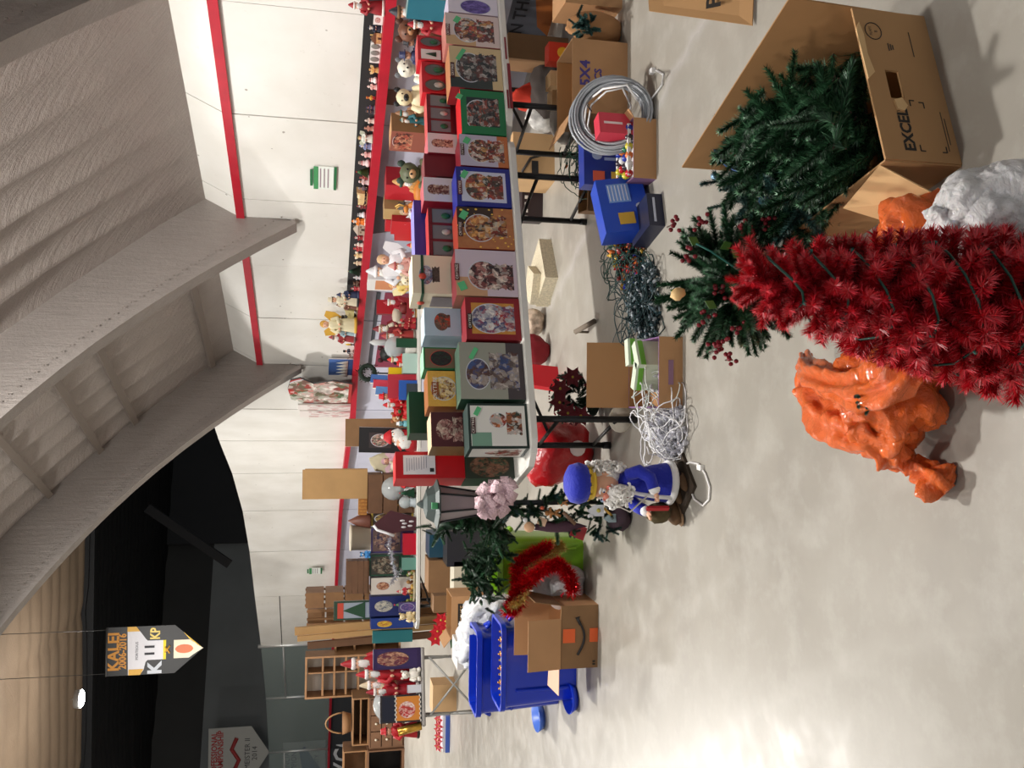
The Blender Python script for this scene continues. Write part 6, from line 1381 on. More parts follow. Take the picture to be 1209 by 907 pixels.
o = thing('wooden_stick', 'grey wooden stick poking out beside the dark light strings', 'stick', gz(700, 385, 0), 0); MB().tube([(.03, -.1, .02), (-.04, .12, .1)], .022, 6).build('stick', cm((120, 108, 94), .8), o); 
MB().tube([(-.04, .12, 0), (-.04, .12, .1)], .01, 5).build('prop', cm((120, 108, 94), .8), o)
# poinsettia wreath leaning at the open box
wp = on(468, 663, 6.15, 0)[0]; o = thing('poinsettia_wreath', 'dark green wreath with deep red poinsettias behind the open box', 'wreath', wp, 0)
R0 = .13
for k in range(120):
    a = k/40*6.283; rq = R0*rnd.uniform(.15, 1.15); c = V((math.cos(a)*rq, rnd.uniform(0, .06), R0+.07+math.sin(a)*rq)); put(rnd.choice(BD_), o, c, V((math.cos(a+1.2), -.4, math.sin(a+1.2)))+rv(.5), .5)
def poins(parent, c, r, m, face=V((0, -1, 0)), n=6):
    rot = V((0, -1, 0)).rotation_difference(face.normalized()).to_matrix().to_4x4()
    for ring_, rr_ in ((0, 1.), (1, .65)):
        for j in range(n):
            a = 6.283*j/n+ring_*.5; M = Matrix.Translation(c) @ rot @ Matrix.Rotation(a, 4, 'Y')
            MB().add([(0, -.004-ring_*.006, 0), (r*.26*rr_, -.012, r*.5*rr_), (0, -.006-ring_*.01, r*rr_), (-r*.26*rr_, -.012, r*.5*rr_)], [(0, 1, 2, 3)], 0, False, M).build('petal', m, parent)
    MB().ball(c+face.normalized()*.014, r*.12, 6).build('flower_centre', cm((206, 180, 70)), parent)
for a in (1.2, 1.9, 2.6, 3.3, .3, 4.6, 5.3): poins(o, V((math.cos(a)*R0*1.1, -.06, R0+.07+math.sin(a)*R0*1.1)), .085, cm((110, 14, 30), .6))
for k in range(30):
    a = rnd.uniform(1, 3.6); MB().ball((math.cos(a)*(R0+.07)+rnd.uniform(-.01, .01), -.02, R0+.07+math.sin(a)*(R0+.07)), .007, 5).build('berry', cm((120, 14, 28), .3), o)
MB().ball((-.05, .04, .05), .1, 10, sz=(1, .4, .5)).build('base_pad', cm((20, 36, 26), .9), o)
lb = thing('white_round_tag', 'pale round cushion-like piece beside the wreath and icicle lights', 'ornament', on(495, 740, 5.5, 0)[0], 0); MB().ball((0, 0, .08), .09, 12, sz=(1, .5, .9)).build('body', cm((214, 206, 190), .7), lb)
lump('big red plastic bag with white print behind the table leg', 640, 535, 6.4, (.24, .2, .27), mat('red_plastic', (176, 8, 20), .35, var=.2, vs=6, bump=.6, bs=12), seed=21, name='red_bag')
o = LAST[0]; MB().ball((.05, -.2, .16), .06, 10, sz=(1, .15, 1)).build('white_print', cm((226, 210, 206)), o)
carton('white cabinet-like carton under the end of the front table', 600, 655, 548, 590, .3, cm((206, 202, 192), .6), dep=8.4)
carton('second white carton further behind, beside the lantern', 604, 650, 592, 604, .3, cm((196, 192, 184), .6), dep=8.6)
# ---------------------------------------------------------------- blue-coated bearded doll
BLUE = mat('royal_velvet', (10, 32, 168), .75, sheen=.15, bump=.3, bs=60); FUR = mat('white_fur', (244, 244, 244), .95, bump=.3, bs=90); BOOT = mat('brown_suede', (112, 84, 58), .85, bump=.3, bs=40)
db = V(gz(806, 570, 0)); hd = 0.74
dl = thing('bearded_doll', 'white-bearded doll in a royal blue coat and puffy cap with a gold crown band', 'doll', db, -.75)
s = .72
def D(mb, n, m): return mb.build(n, m, dl)
D(MB().lathe([(.1, .1), (.15, .1), (.155, .14), (.14, .24), (.115, .34), (.1, .4), (.105, .44), (.07, .5), (.04, .52)], 24, sy=.85), 'coat', BLUE)
D(MB().lathe([(.15, .085), (.172, .1), (.175, .13), (.16, .145), (.145, .14)], 24, sy=.86), 'fur_hem', FUR)
D(MB().tube([(.0, -.135, .13), (0, -.125, .24), (0, -.1, .36), (0, -.07, .46)], [.018, .016, .015, .014], 8), 'fur_front', FUR)
D(MB().tube([(0.11*math.cos(a), .095*math.sin(a), .3) for a in [k*.4488 for k in range(14)]], .014, 6, closed=True), 'belt', cm((120, 90, 40), .4, metal=.4))
for q in (-1, 1):
    D(MB().tube([(q*.085, 0, .46), (q*.15, -.02, .39), (q*.16, -.09, .33), (q*.12, -.15, .31)], [.045, .048, .045, .042], 10), 'sleeve', BLUE)
    D(MB().ball((q*.115, -.16, .305), .042, 10, sz=(1, .8, 1), nz=.2), 'fur_cuff', FUR)
    hb = MB(); c = V((q*.1, -.2, .295)); hb.ball(c, .024, 8, sz=(.9, 1.2, .7))
    D(hb, 'palm', SKIN)
    for f in range(4):
        ang = (f-1.5)*.2; l = (.026, .031, .029, .022)[f]; bpt = c+V((math.sin(ang)*.016, -.022, .004)); D(MB().tube([bpt, bpt+V((math.sin(ang)*.01, -l*.55, .0)), bpt+V((math.sin(ang)*.012, -l*.8, -.012))], [.0065, .006, .0045], 6), 'finger', SKIN)
    D(MB().tube([c+V((-q*.018, -.004, .0)), c+V((-q*.03, -.018, .006)), c+V((-q*.028, -.032, .0))], [.0075, .007, .005], 6), 'thumb', SKIN)
    D(MB().tube([(q*.06, 0, .12), (q*.065, -.0, .04)], [.045, .038], 10), 'leg', cm((24, 24, 30), .7))
    D(MB().ball((q*.07, -.05, .035), .05, 10, sz=(.8, 1.7, .7)), 'boot', BOOT)
# head: face, nose, ears, eyes, mouth
D(MB().ball((0, -.01, .6), .078, 14, sz=(.95, .95, 1.1)), 'head', SKIN)
D(MB().tube([(0, 0, .5), (0, 0, .56)], [.04, .04], 10), 'neck', SKIN); D(MB().ball((0, -.09, .598), .017, 8), 'nose', cm((226, 140, 120), .5))
for q in (-1, 1):
    D(MB().ball((q*.03, -.077, .617), .013, 8), 'eye_white', cm((240, 240, 240), .2)); D(MB().ball((q*.031, -.088, .617), .006, 6), 'pupil', cm((30, 60, 110), .2))
    D(MB().ball((q*.045, -.07, .59), .018, 8, sz=(1, .5, .8)), 'cheek', cm((220, 120, 106), .6)); D(MB().tube([(q*.015, -.085, .636), (q*.03, -.086, .641), (q*.048, -.075, .634)], .006, 5), 'eyebrow', FUR); D(MB().ball((q*.076, 0, .6), .018, 7, sz=(.5, .8, 1.2)), 'ear', SKIN)
D(MB().ball((0, -.084, .573), .012, 7, sz=(1.4, .5, .6)), 'mouth', cm((170, 40, 50), .5))
def curls(n, f, r0, r1, name, seed):
    rr = random.Random(seed); mb = MB()
    for k in range(n):
        c = f(rr); a0 = rr.random()*6.28; ax_ = V((rr.uniform(-1, 1), rr.uniform(-1, 1), rr.uniform(-1, 1))).normalized(); e = ax_.orthogonal().normalized(); g_ = ax_.cross(e); R = rr.uniform(r0, r1)
        mb.tube([c+(e*math.cos(a0+t*.9)+g_*math.sin(a0+t*.9))*R*(1-t*.08)+ax_*t*.003 for t in range(7)], R*.5, 5)
    o = mb.build(name, cm((240, 238, 234), .9), dl, kind='stuff'); return o
D(MB().ball((0, -.075, .52), .07, 10, sz=(.95, .55, 1.15)), 'beard_core', BEARD); D(MB().ball((0, .03, .59), .088, 10, sz=(1.05, .85, 1.15)), 'hair_core', BEARD)
curls(90, lambda r: V((r.uniform(-.065, .065), -.09+r.uniform(-.03, .02), .525+r.uniform(-.07, .05))), .01, .018, 'beard_curls', 1)
curls(140, lambda r: (lambda a, z: V((math.cos(a)*.09, .03+math.sin(a)*.075, z)))(r.uniform(-.4, 3.55), r.uniform(.49, .67)), .011, .02, 'hair_curls', 2)
D(MB().lathe([(.082, .655), (.088, .66), (.09, .69), (.082, .695)], 24), 'crown_band', cm((214, 180, 60), .35, metal=.5))
for k in range(12):
    a = 6.283*k/12; D(MB().prism([(-.02, .685), (.02, .685), (0, .725)], -.003, .003, M=Matrix.Rotation(a, 4, 'Z') @ Matrix.Translation((0, -.092, 0))), 'crown_point', cm((214, 180, 60), .35, metal=.5))
D(MB().lathe([(.07, .68), (.1, .7), (.112, .74), (.1, .785), (.06, .81), (.01, .818)], 24), 'puffy_cap', BLUE)
D(MB().tube([(.06, -.1, .5), (0, -.13, .47), (-.06, -.1, .5)], .012, 6), 'red_scarf', cm((150, 16, 28), .7)); D(MB().box((-.03, -.205, .25), (.03, .02, .17)), 'red_ribbon_roll', cm((180, 20, 30), .6))
D(MB().ball((-.14, -.16, .2), .085, 12, sz=(.9, .9, 1.1), nz=.25), 'sack', mat('moss_sack', (84, 72, 44), .9, var=.3, vs=30)); D(MB().box((.02, -.02, .012), (.3, .32, .024)), 'base_board', cm((60, 48, 36), .8))
D(MB().tube([(.02, -.14, .33), (-.07, -.2, .45), (-.03, -.17, .56), (.08, -.1, .5)], .006, 6), 'white_strap', cm((226, 222, 214), .5))
# scale so the cap top meets the photo
for c in dl.children:
    if c.name.split('.')[0] in ('head', 'nose', 'eye_white', 'pupil', 'cheek', 'eyebrow', 'ear', 'mouth', 'beard_core', 'hair_core', 'beard_curls', 'hair_curls', 'crown_band', 'crown_point', 'puffy_cap'):
        c.scale = (1.3,)*3; c.location = V((0, -.01, .5))*(1-1.3)
hh = top_at(db, 667); dl.scale = (hh/.913*1.05, hh/.913*1.05, hh/.913)
o = thing('suede_boot', 'large brown suede slipper lying by the doll\'s feet', 'shoe', gz(800, 602, 0)+V((0, -.02, 0)), -.6)
MB().ball((0, 0, .045), .06, 12, sz=(.85, 1.9, .75)).build('upper', BOOT, o); MB().ball((0, 0, .014), .062, 12, sz=(.9, 1.95, .22)).build('sole', cm((150, 120, 90), .8), o)
# ---------------------------------------------------------------- lamp post with lantern
lp = gz(738, 592, 0); LPH = top_at(lp, 492)
o = thing('lamp_post', 'black decorative lamp post with a dark lantern head, pink bow and garland', 'lamp post', lp, .2)
IRON = mat('dark_iron', (34, 40, 42), .5); zl = top_at(lp, 568); zt = top_at(lp, 512)
MB().lathe([(.13, 0), (.14, .02), (.06, .06), (.03, .12)], 16).build('base', IRON, o); MB().tube([(0, 0, .1), (0, 0, zl)], .018, 10).build('pole', IRON, o)
def frus(r0, z0, r1, z1, n=6): return MB().lathe([(r0, z0), (r1, z1)], n, smooth=False)
MB().lathe([(.03, zl-.01), (.07, zl+.01), (.08, zl+.02)], 6, smooth=False).build('lantern_base', IRON, o)
frus(.07, zl+.02, .115, zt-.02).build('lantern_glass', mat('frosted_glass', (150, 138, 140), .35), o)
for k in range(6):
    a = 6.283*k/6; MB().tube([(math.cos(a)*.074, math.sin(a)*.074, zl+.015), (math.cos(a)*.12, math.sin(a)*.12, zt-.015)], .007, 5).build('lantern_rib', IRON, o)
MB().lathe([(.155, zt-.03), (.16, zt-.02), (.12, zt+.0), (.09, zt+.05), (.03, LPH-.04), (.02, LPH-.02), (.006, LPH)], 6, smooth=False).build('lantern_roof', mat('green_iron', (58, 72, 70), .5), o)
MB().box((-.02, -.135, zt+.01), (.04, .004, .05), rx=.6).build('price_sticker', GREEN_TAPE, o)
def bow(parent, c, r, m, n=9, name='bow_loop'):
    for k in range(n):
        a = 6.283*k/n+.3*(k % 2); d = V((math.cos(a), -.35, math.sin(a))); mb = MB(); w_ = V((-math.sin(a), .2, math.cos(a)))*r*.28
        pts_ = [c, c+d*r*.5+V((0, -r*.3, 0)), c+d*r, c+d*r*.55+V((0, r*.25, 0)), c]
        vs = []
        for q in pts_: vs += [q-w_*(.3 if q is c else 1), q+w_*(.3 if q is c else 1)]
        mb.add(vs, [(2*i, 2*i+1, 2*i+3, 2*i+2) for i in range(4)], 0, True).build(name, m, parent)
    MB().ball(c, r*.16, 6).build('bow_knot', m, parent)
PINK = mat('pink_lace', (240, 206, 214), .6, bump=.8, bs=90)
cb_ = gy(582, 590, lp.y-.12)-lp; cb_ = Matrix.Rotation(-.2, 3, 'Z') @ cb_; bow(o, cb_, .125, PINK, 13); bow(o, cb_+V((.05, -.05, -.06)), .09, PINK, 9); bow(o, cb_+V((-.05, -.04, .05)), .08, PINK, 9)
def rl(px, py, dd): return Matrix.Rotation(-.2, 3, 'Z') @ (gy(px, py, lp.y+dd)-lp)
for k in range(170):
    x = rnd.uniform(590, 735); w_ = 14 if x < 640 else 26
    y = 606+(x-640)*.06+rnd.uniform(-w_, w_)*(.5 if x < 620 else .9); put(rnd.choice(BG+BD_+BT), o, rl(x, y, rnd.uniform(-.1, .06)), rv(1.)+V((0, -.5, 0)), rnd.uniform(.3, .55), 'garland_branch')
def orn(kind, x, y, c, c2=None, s=1.):
    q = rl(x, y, -.14)
    if kind == 'man':
        MB().ball(q+V((0, 0, .03*s)), .016*s, 8, sz=(1, .4, 1)).tube([q+V((0, 0, .02*s)), q-V((0, 0, .015*s))], .012*s, 6).tube([q+V((-.03*s, 0, .01*s)), q+V((.03*s, 0, .01*s))], .008*s, 6).tube([q-V((0, 0, .01*s)), q+V((-.02*s, 0, -.05*s))], .009*s, 6).tube([q-V((0, 0, .01*s)), q+V((.02*s, 0, -.05*s))], .009*s, 6).build('gingerbread_ornament', cm(c), o)
    elif kind == 'house': MB().prism([(-.03*s, -.03*s), (.03*s, -.03*s), (.03*s, .02*s), (0, .06*s), (-.03*s, .02*s)], -.012, .012, M=Matrix.Translation(q)).build('house_ornament', cm(c), o); MB().ball(q+V((0, -.014, 0)), .012*s, 6).build('house_hole', cm(c2), o)
    elif kind == 'card': MB().box(q, (.07*s, .008, .08*s), ry=.4).build('card_ornament', cm(c), o)
    elif kind == 'stick': MB().tube([q-V((.03*s, 0, .03*s)), q+V((.03*s, 0, .03*s))], .01*s, 6).build('stick_ornament', cm(c), o)
    elif kind == 'ball': MB().ball(q, .02*s, 8).build('bauble', cm(c, .3), o)
orn('man', 652, 606, (176, 120, 66), s=1.1); orn('card', 683, 628, (150, 40, 44), s=1.2); orn('stick', 672, 612, (130, 100, 76), s=1.3); orn('house', 706, 603, (222, 226, 232), (200, 190, 90), 1.2); orn('ball', 697, 610, (236, 236, 236)); orn('stick', 718, 605, (206, 160, 70), s=.9); orn('ball', 712, 590, (170, 190, 220)); orn('house', 722, 612, (150, 170, 176), (90, 100, 100), .9); orn('man', 664, 594, (190, 130, 80), s=.7); orn('ball', 620, 614, (236, 236, 236), s=.8); orn('ball', 640, 600, (200, 90, 60), s=.7); orn('card', 640, 616, (226, 190, 160), s=.7)
q = rl(660, 622, -.12); MB().ball(q, .09, 10, sz=(.45, .4, 1.9), nz=.2).build('plum_cloth_figure', cm((74, 46, 60), .85), o); MB().ball(q+V((0, -.01, .2)), .035, 9).build('figure_head', cm((226, 180, 140)), o)
q = rl(745, 630, -.1); q.z = .05; crumple([(V((-.1, -.06, .07)), (.09, .08, .08))], 17, .2, 22).build('plum_cloth', cm((66, 48, 58), .85), o)
# maroon plaque with snowy edge, on the back table
p = line_pt(619, .05, RZ, A2, U2, N2); h = top_at(p, 441); o = thing('sleigh_plaque', 'dark maroon cut-out plaque with a white snowy edge and small white figures', 'plaque', p, TA2)
wd = 28/1040*p.y
MB().prism([(-wd*.3, 0), (wd*.25, 0), (wd*.4, h*.3), (wd*.55, h*.6), (wd*.3, h*.78), (-.0*wd, h*.98), (-wd*.2, h*1.0), (-wd*.42, h*.6), (-wd*.32, h*.3)], -.02, .02).build('plaque', cm((66, 22, 32), .6), o)
MB().tube([(-wd*.05, -.02, h*1.0), (-wd*.24, -.025, h*.92), (-wd*.38, -.025, h*.7), (-wd*.5, -.025, h*.52)], .018, 7).build('snow_edge', cm((236, 236, 240), .7), o)
for k, (x, z) in enumerate(((-.15, .3), (.0, .28), (.12, .33), (-.1, .15), (.08, .12))): MB().ball((x*wd, -.025, h*z), .022, 6, sz=(.7, .4, 1.6)).build('white_figure', cm((200, 196, 200)), o)
# ---------------------------------------------------------------- lime tote with garland
def tote(label, x0, x1, y0, y1, d, m, rz=0., lid=None, name='storage_tote', dep=None, open_=True):
    if dep is None: p, wd, h = onz(x0, x1, y0, y1, 0.)
    else: p, h = on((y0+y1)/2, x0, dep, 0.); wd = abs((gy(x0, y0, dep)-gy(x0, y1, dep)).x)
    o = thing(name, label, 'tote', p, rz)
    def rr_(w, dd, z, r=.07, n=5):
        out = []
        for cx_, cy_, a0 in ((w/2-r, -dd/2+r, -math.pi/2), (w/2-r, dd/2-r, 0), (-w/2+r, dd/2-r, math.pi/2), (-w/2+r, -dd/2+r, math.pi)):
            for k in range(n): a = a0+math.pi/2*k/(n-1); out.append((cx_+r*math.cos(a), cy_+r*math.sin(a)+d/2, z))
        return out
    def loft(rs, name_, mm, cap=True):
        n = len(rs[0]); vs = [q for r in rs for q in r]; fs = [(k*n+i, k*n+(i+1) % n, (k+1)*n+(i+1) % n, (k+1)*n+i) for k in range(len(rs)-1) for i in range(n)]
        fs.append(tuple(reversed(range(n)))); 
        if cap: fs.append(tuple(range((len(rs)-1)*n, len(rs)*n)))
        mb = MB(); mb.add(vs, fs, 0, True); ob_ = mb.build(name_, mm, o)
        md = ob_.modifiers.new('edge', 'EDGE_SPLIT'); md.split_angle = .7; return ob_
    w0, d0 = wd*.84, d*.84
    loft([rr_(w0, d0, 0), rr_(wd*.93, d*.93, h*.9), rr_(wd*.95, d*.95, h*.93), rr_(wd, d, h*.94), rr_(wd, d, h), rr_(wd*.93, d*.93, h), rr_(wd*.91, d*.91, h*.9), rr_(w0*.94, d0*.94, h*.05)], 'tub', m)
    for s in (-1, 1): MB().bevbox((s*wd*.25, d*.028, h*.45), (wd*.04, .02, h*.7), .008).build('rib', m, o)
    for s in (-1, 1): MB().tube([(s*wd*.49, d*.4, h*.86), (s*(wd*.53), d*.42, h*.8), (s*wd*.53, d*.58, h*.8), (s*wd*.49, d*.6, h*.86)], .018, 7).build('handle', m, o)
    if lid: loft([rr_(wd*1.03, d*1.03, h+.002), rr_(wd*1.04, d*1.04, h+.02), rr_(wd*.98, d*.98, h+.045), rr_(wd*.9, d*.9, h+.04)], 'lid', lid)
    return o, wd, h, p
LIME = mat('lime_plastic', (124, 178, 28), .35, bump=.05); BLT = mat('blue_plastic', (14, 52, 190), .28)
lt, lwd, lh, lpp = tote('lime green storage tote under the dark garland', 588, 690, 630, 702, .42, LIME)
ga = thing('evergreen_garland', 'thick dark green garland hanging from the lantern down onto the lime tote', 'garland', V((lpp.x, lpp.y+.2, lh)), 0); T0 = ga.location.copy()
gpath = [(515, 622, 6.0), (535, 618, 6.0), (560, 615, 6.0), (585, 620, 6.1), (592, 634, 6.2), (582, 648, 6.4), (570, 660, 6.5), (562, 672, 6.55), (568, 686, 6.5), (578, 700, 6.4)]
gw3 = [gy(x, y, dd) for x, y, dd in gpath]
for k in range(430):
    i = rnd.randrange(len(gw3)-1); q = gw3[i].lerp(gw3[i+1], rnd.random())+rv(.06 if i < 4 else .1); 
    put(rnd.choice(BG+BD_+BD_), ga, q-T0, rv(1.)+V((0, -.3, -.1)), rnd.uniform(.3, .58))
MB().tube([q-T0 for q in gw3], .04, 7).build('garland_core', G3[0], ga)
# red and gold tinsel on a white bag
wbp = gz(688, 690, 0); o = thing('white_bag', 'white plastic bag tied with red string, in front of the lime tote', 'bag', wbp, 0)
crumple([(V((0, .02, .19)), (.17, .14, .21))], 31, .22, 70, 3.4).build('bag_body', WHP, o); tail([(0.02, -.1, .25), (.03, -.17, .2), (.02, -.2, .12)], [.05, .04, .05], 4, 16).build('bag_fold', WHP, o)
MB().tube([(-.12, -.11, .16), (-.04, -.17, .22), (.04, -.18, .14), (.1, -.12, .1)], .008, 6).build('red_string', cm((214, 40, 60), .5), o); MB().tube([(-.1, -.13, .1), (0, -.18, .14), (.08, -.15, .22)], .008, 6).build('red_string', cm((214, 40, 60), .5), o)
def tin(label, path, m, r, n, ln, name='tinsel_garland'):
    w3 = [gy(x, y, dd) for x, y, dd in path]; o = thing(name, label, 'garland', V((w3[0].x, w3[0].y, 0)), 0); T = o.location.copy(); w3 = [V((q.x, q.y, max(q.z, .03))) for q in w3]
    tinsel_mb([q-T for q in w3], r, n, ln, random.Random(n), .09).build('tinsel', m, o, kind='stuff'); MB().tube([q-T for q in w3], .012, 5).build('core_cord', m, o); return o
dW = wbp.y
tin('thick red tinsel garland looping over the white tied bag', [(648, 645, dW-.05), (630, 655, dW-.1), (612, 665, dW-.12), (610, 690, dW-.12), (612, 712, dW-.14), (600, 722, dW-.1), (610, 700, dW-.15), (625, 685, dW-.2), (642, 672, dW-.25), (660, 665, dW-.28), (672, 680, dW-.28), (676, 698, dW-.28)], REDT, .1, 12000, .042)
tin('gold tinsel garland threaded beside the red one', [(655, 640, dW-.02), (665, 646, dW-.05), (640, 660, dW-.1), (628, 672, dW-.14), (618, 706, dW-.2), (604, 716, dW-.16)], GOLDT, .06, 3000, .032)
# ---------------------------------------------------------------- blue totes, brown arrow box
bt1, bw1, bh1, bp1 = tote('royal blue storage tote holding tinsel, nearer one of two', 592, 682, 735, 838, .42, BLT, rz=.0)
bt2, bw2, bh2, bp2 = tote('royal blue storage tote, the farther one behind', 563, 640, 742, 845, .4, BLT, dep=bp1.y+.5)
for k in range(14):
    o = thing('glass_bauble', '%s bauble in the nearer blue tote, %s from its left end' % (('pale gold', 'silver', 'copper')[k % 3], ('first', 'second', 'third', 'fourth', 'fifth', 'sixth', 'seventh', 'eighth', 'ninth', 'tenth', 'eleventh', 'twelfth', 'thirteenth', 'fourteenth')[k]), 'ornament', bp1+V((-bw1*.36+bw1*.055*k, .16+.1*((k*7) % 3)/3, bh1-.06)), 0, 'baubles in the blue tote'); MB().ball((0, 0, 0), .032, 8).build('ball', cm([(214, 190, 130), (214, 214, 220), (190, 120, 60)][k % 3], .2, metal=.6), o); MB().tube([(0, 0, .03), (0, 0, .042)], .008, 6).build('cap', GOLD, o)
tin('silver tinsel strip lying along the nearer blue tote', [(602, y_, bp1.y+.14) for y_ in (750, 765, 780, 795, 810)], SILV, .05, 1500, .03)
o = thing('packing_paper', 'crumpled silver film filling the nearer blue tote', 'filling', bp1+V((0, .2, .3)), 0); crumple([(V((0, 0, (bh1-.42)/2)), (bw1*.4, .14, (bh1-.40)/2))], 40, .1, 30).build('film', cm((170, 176, 186), .3), o)
o.location = bp1+V((0, .2, .02)); bpy.data.objects.remove(o.children[0]); crumple([(V((0, 0, (bh1-.1)/2)), (bw1*.36, .13, (bh1-.1)/2))], 40, .08, 30).build('film', cm((170, 176, 186), .3), o)
for k, (x1, y) in enumerate(((678, 822), (640, 846))):
    q = gz(x1, y, 0); o = thing('tote_lid', ('blue tote lid edge on the floor beside the brown arrow box', 'pale blue bowl-like lid on the floor behind the totes')[k], 'lid', q, 0); MB().lathe([(.001, 0), (.1, .0), (.13, .06), (.125, .06), (.095, .01)], 20, sy=1.3).build('lid', BLT if k == 0 else cm((70, 110, 200), .3), o)
o, wd, h, p = carton('brown shipping box with a black arrow curve and orange tape', 662, 706, 714, 788, .36, KRAFTD, open_=True, rz=.0, flaps=(('b', .26, .1), ('r', .2, .15)), side=KRAFT, inner=KRAFT)
arc = [(-.13+.26*t/12, -.004, h*.55-.05*math.sin(math.pi*t/12)) for t in range(13)]
MB().tube(arc, .009, 6).build('printed_curve', cm((30, 26, 26)), o); MB().prism([(.08, h*.5), (.14, h*.62), (.15, h*.5), (.13, h*.52)], -.006, -.001).build('printed_arrowhead', cm((30, 26, 26)), o)
MB().box((.01, -.003, h*.78), (.1, .003, h*.32)).build('orange_tape', cm((226, 96, 40), .4), o); MB().box((.01, -.003, h*.12), (.1, .003, h*.22)).build('orange_tape', cm((226, 96, 40), .4), o)
MB().slab((-wd/2, .0, h), (wd*.3, .0, h), (wd*.3, -.03, h+.25), (-wd/2, -.03, h+.25), .005).build('tall_flap', KRAFT, o); MB().slab((-wd/2, .02, h), (-wd/2, .3, h), (-wd/2-.2, .26, h+.02), (-wd/2-.2, .02, h+.0), .005).build('pale_flap', cm((222, 186, 160), .7), o)
for k in (0, 1): MB().box((-wd*.44+k*.02, -.003, .03), (.012, .002, .02)).build('printed_mark', cm((30, 26, 26)), o)
# white drooping bag and cooler behind
o = thing('white_bag', 'long white plastic bag hanging down behind the blue totes', 'bag', V((on(745, 540, 8.0, 0)[0])), 0); T0 = o.location.copy()
def G8(x, y, dd): return gy(x, y, dd)-T0
tail([G8(600, 712, 7.6), G8(572, 722, 7.6), G8(565, 745, 7.7), G8(552, 770, 7.9), G8(560, 782, 7.9)], [.06, .14, .13, .1, .06], 3., 24).build('bag_body', WHP2, o); tail([G8(580, 740, 7.7), G8(600, 742, 7.7), V((0, -.2, .02))], [.08, .1, .12], 5., 20).build('bag_skirt', WHP2, o)
o, wd, h, p = carton('white cooler box with a red stripe behind the totes', 540, 640, 757, 787, .35, cm((216, 210, 204), .5), dep=8.4, name='cooler_box', cat='box'); MB().box((-wd/2-.002, .17, h*.85), (.004, .3, .12)).build('red_stripe', cm((170, 30, 40)), o)
# storage under the back table
carton('kraft box with a black label band under the back table', 533, 600, 702, 752, .4, KRAFT, dep=9.4, open_=True, flaps=(('l', .12, .9),))
o = LAST[0]; hq = on(727, 533, 9.4, 0)[1]; MB().box((0, -.003, hq*.8), (.3, .003, .1)).build('black_band', cm((34, 28, 26)), o); lettering(o, 'HUSKIES', .07, (0, -.006, hq*.8), color=(190, 150, 100))
carton('dark teal storage bin under the back table', 507, 600, 630, 657, .4, cm((20, 64, 84), .4), dep=10.6)
carton('black bin with a shiny bag under the back table', 528, 610, 626, 668, .35, cm((34, 34, 38), .3), dep=9.9)
carton('kraft carton under the back table, left of the teal bin', 506, 600, 660, 698, .4, KRAFTD, dep=10.6); carton('cream carton in front of the kraft one under the back table', 536, 610, 662, 700, .3, cm((196, 190, 170), .7), dep=9.9)
carton('brown carton deep under the left end of the back table', 512, 580, 702, 722, .3, KRAFTD, dep=11.2)
o = thing('poinsettia_plant', 'bright red artificial poinsettia standing at the end of the back table', 'plant', V(on(742, 510, 10.2, 0)[0]), 0)
hz_ = on(742, 512, 10.2, 0)[1]
MB().lathe([(.1, 0), (.13, .02), (.16, .3), (.17, .32)], 14).build('pot', cm((50, 40, 36), .7), o); MB().tube([(0, 0, .3), (0, 0, hz_-.05)], .015, 5).build('stem', G1[0], o)
for k in range(8): poins(o, V((rnd.uniform(-.17, .17), -.08, hz_-rnd.uniform(0, .22))), .1, cm((200, 20, 40), .5))
for k in range(8): MB().prism([(0, 0), (.04, .06), (0, .14), (-.04, .06)], 0, .003, M=Matrix.Translation((rnd.uniform(-.12, .12), 0, hz_-.25)) @ Matrix.Rotation(rnd.uniform(-1.5, 1.5), 4, 'Y')).build('leaf', G1[1], o)
# ---------------------------------------------------------------- grey side table with seasonal boxes
P3 = gz(503, 858, .70); P4 = gz(501, 764, .70); a3 = math.atan2(P4.y-P3.y, P4.x-P3.x)
st = thing('side_table', 'pale grey folding table with crossed legs beyond the blue totes', 'table', (P3.x, P3.y, 0), a3); L3 = (P4-P3).length
MB().bevbox((L3/2, .38, .72), (L3, .76, .04), .02).build('tabletop', cm((150, 146, 142), .5), st)
for xx in (.12, L3-.12):
    for (ya, yb) in ((.06, .7), (.7, .06)): MB().tube([(xx, ya, .0), (xx, yb, .7)], .018, 6).build('leg', GREY_ST, st)
for (xa, xb) in ((.12, L3-.12),): MB().tube([(xa, .06, .03), (xb, .06, .64)], .014, 6).build('cross_brace', GREY_ST, st); MB().tube([(xa, .06, .64), (xb, .06, .03)], .014, 6).build('cross_brace', GREY_ST, st)
U3 = (P4-P3).normalized(); N3 = V((-U3.y, U3.x, 0)); P30 = V((P3.x, P3.y, 0)); Z3 = .743
def sbox(label, y0, y1, xt, off, dep, front, side, **k): return packed_box(label, y0, y1, xt, off, dep, front, side, z=Z3, base=P30, u=U3, nrm=N3, rz=a3, **k)
sbox('tall purple box with a robed doll picture on the grey table', 764, 789, 441, .04, .18, picture('p_g1', (50, 36, 84), [(110, 30, 40), (200, 160, 130), (90, 40, 60), (150, 110, 90)], (.5, .6, .34, .34), None, border=(44, 30, 74), bw=.1, glass=(60, 50, 60)), cm((44, 30, 74), .4), name='doll_box')
MB().box((0, 0, 0), (.001, .001, .001))
o, wd, h, d = sbox('black checkered box with a bearded figure picture on the grey table', 819, 852, 449, .03, .2, picture('p_g2', (206, 130, 50), [(190, 40, 40), (226, 214, 206), (160, 60, 50), (230, 200, 190)], (.45, .36, .3, .2), None, split=((0, 1, .62, 1.), (24, 28, 44)), border=(40, 36, 38), bw=.06, glass=(200, 120, 60)), cm((40, 36, 38), .4))
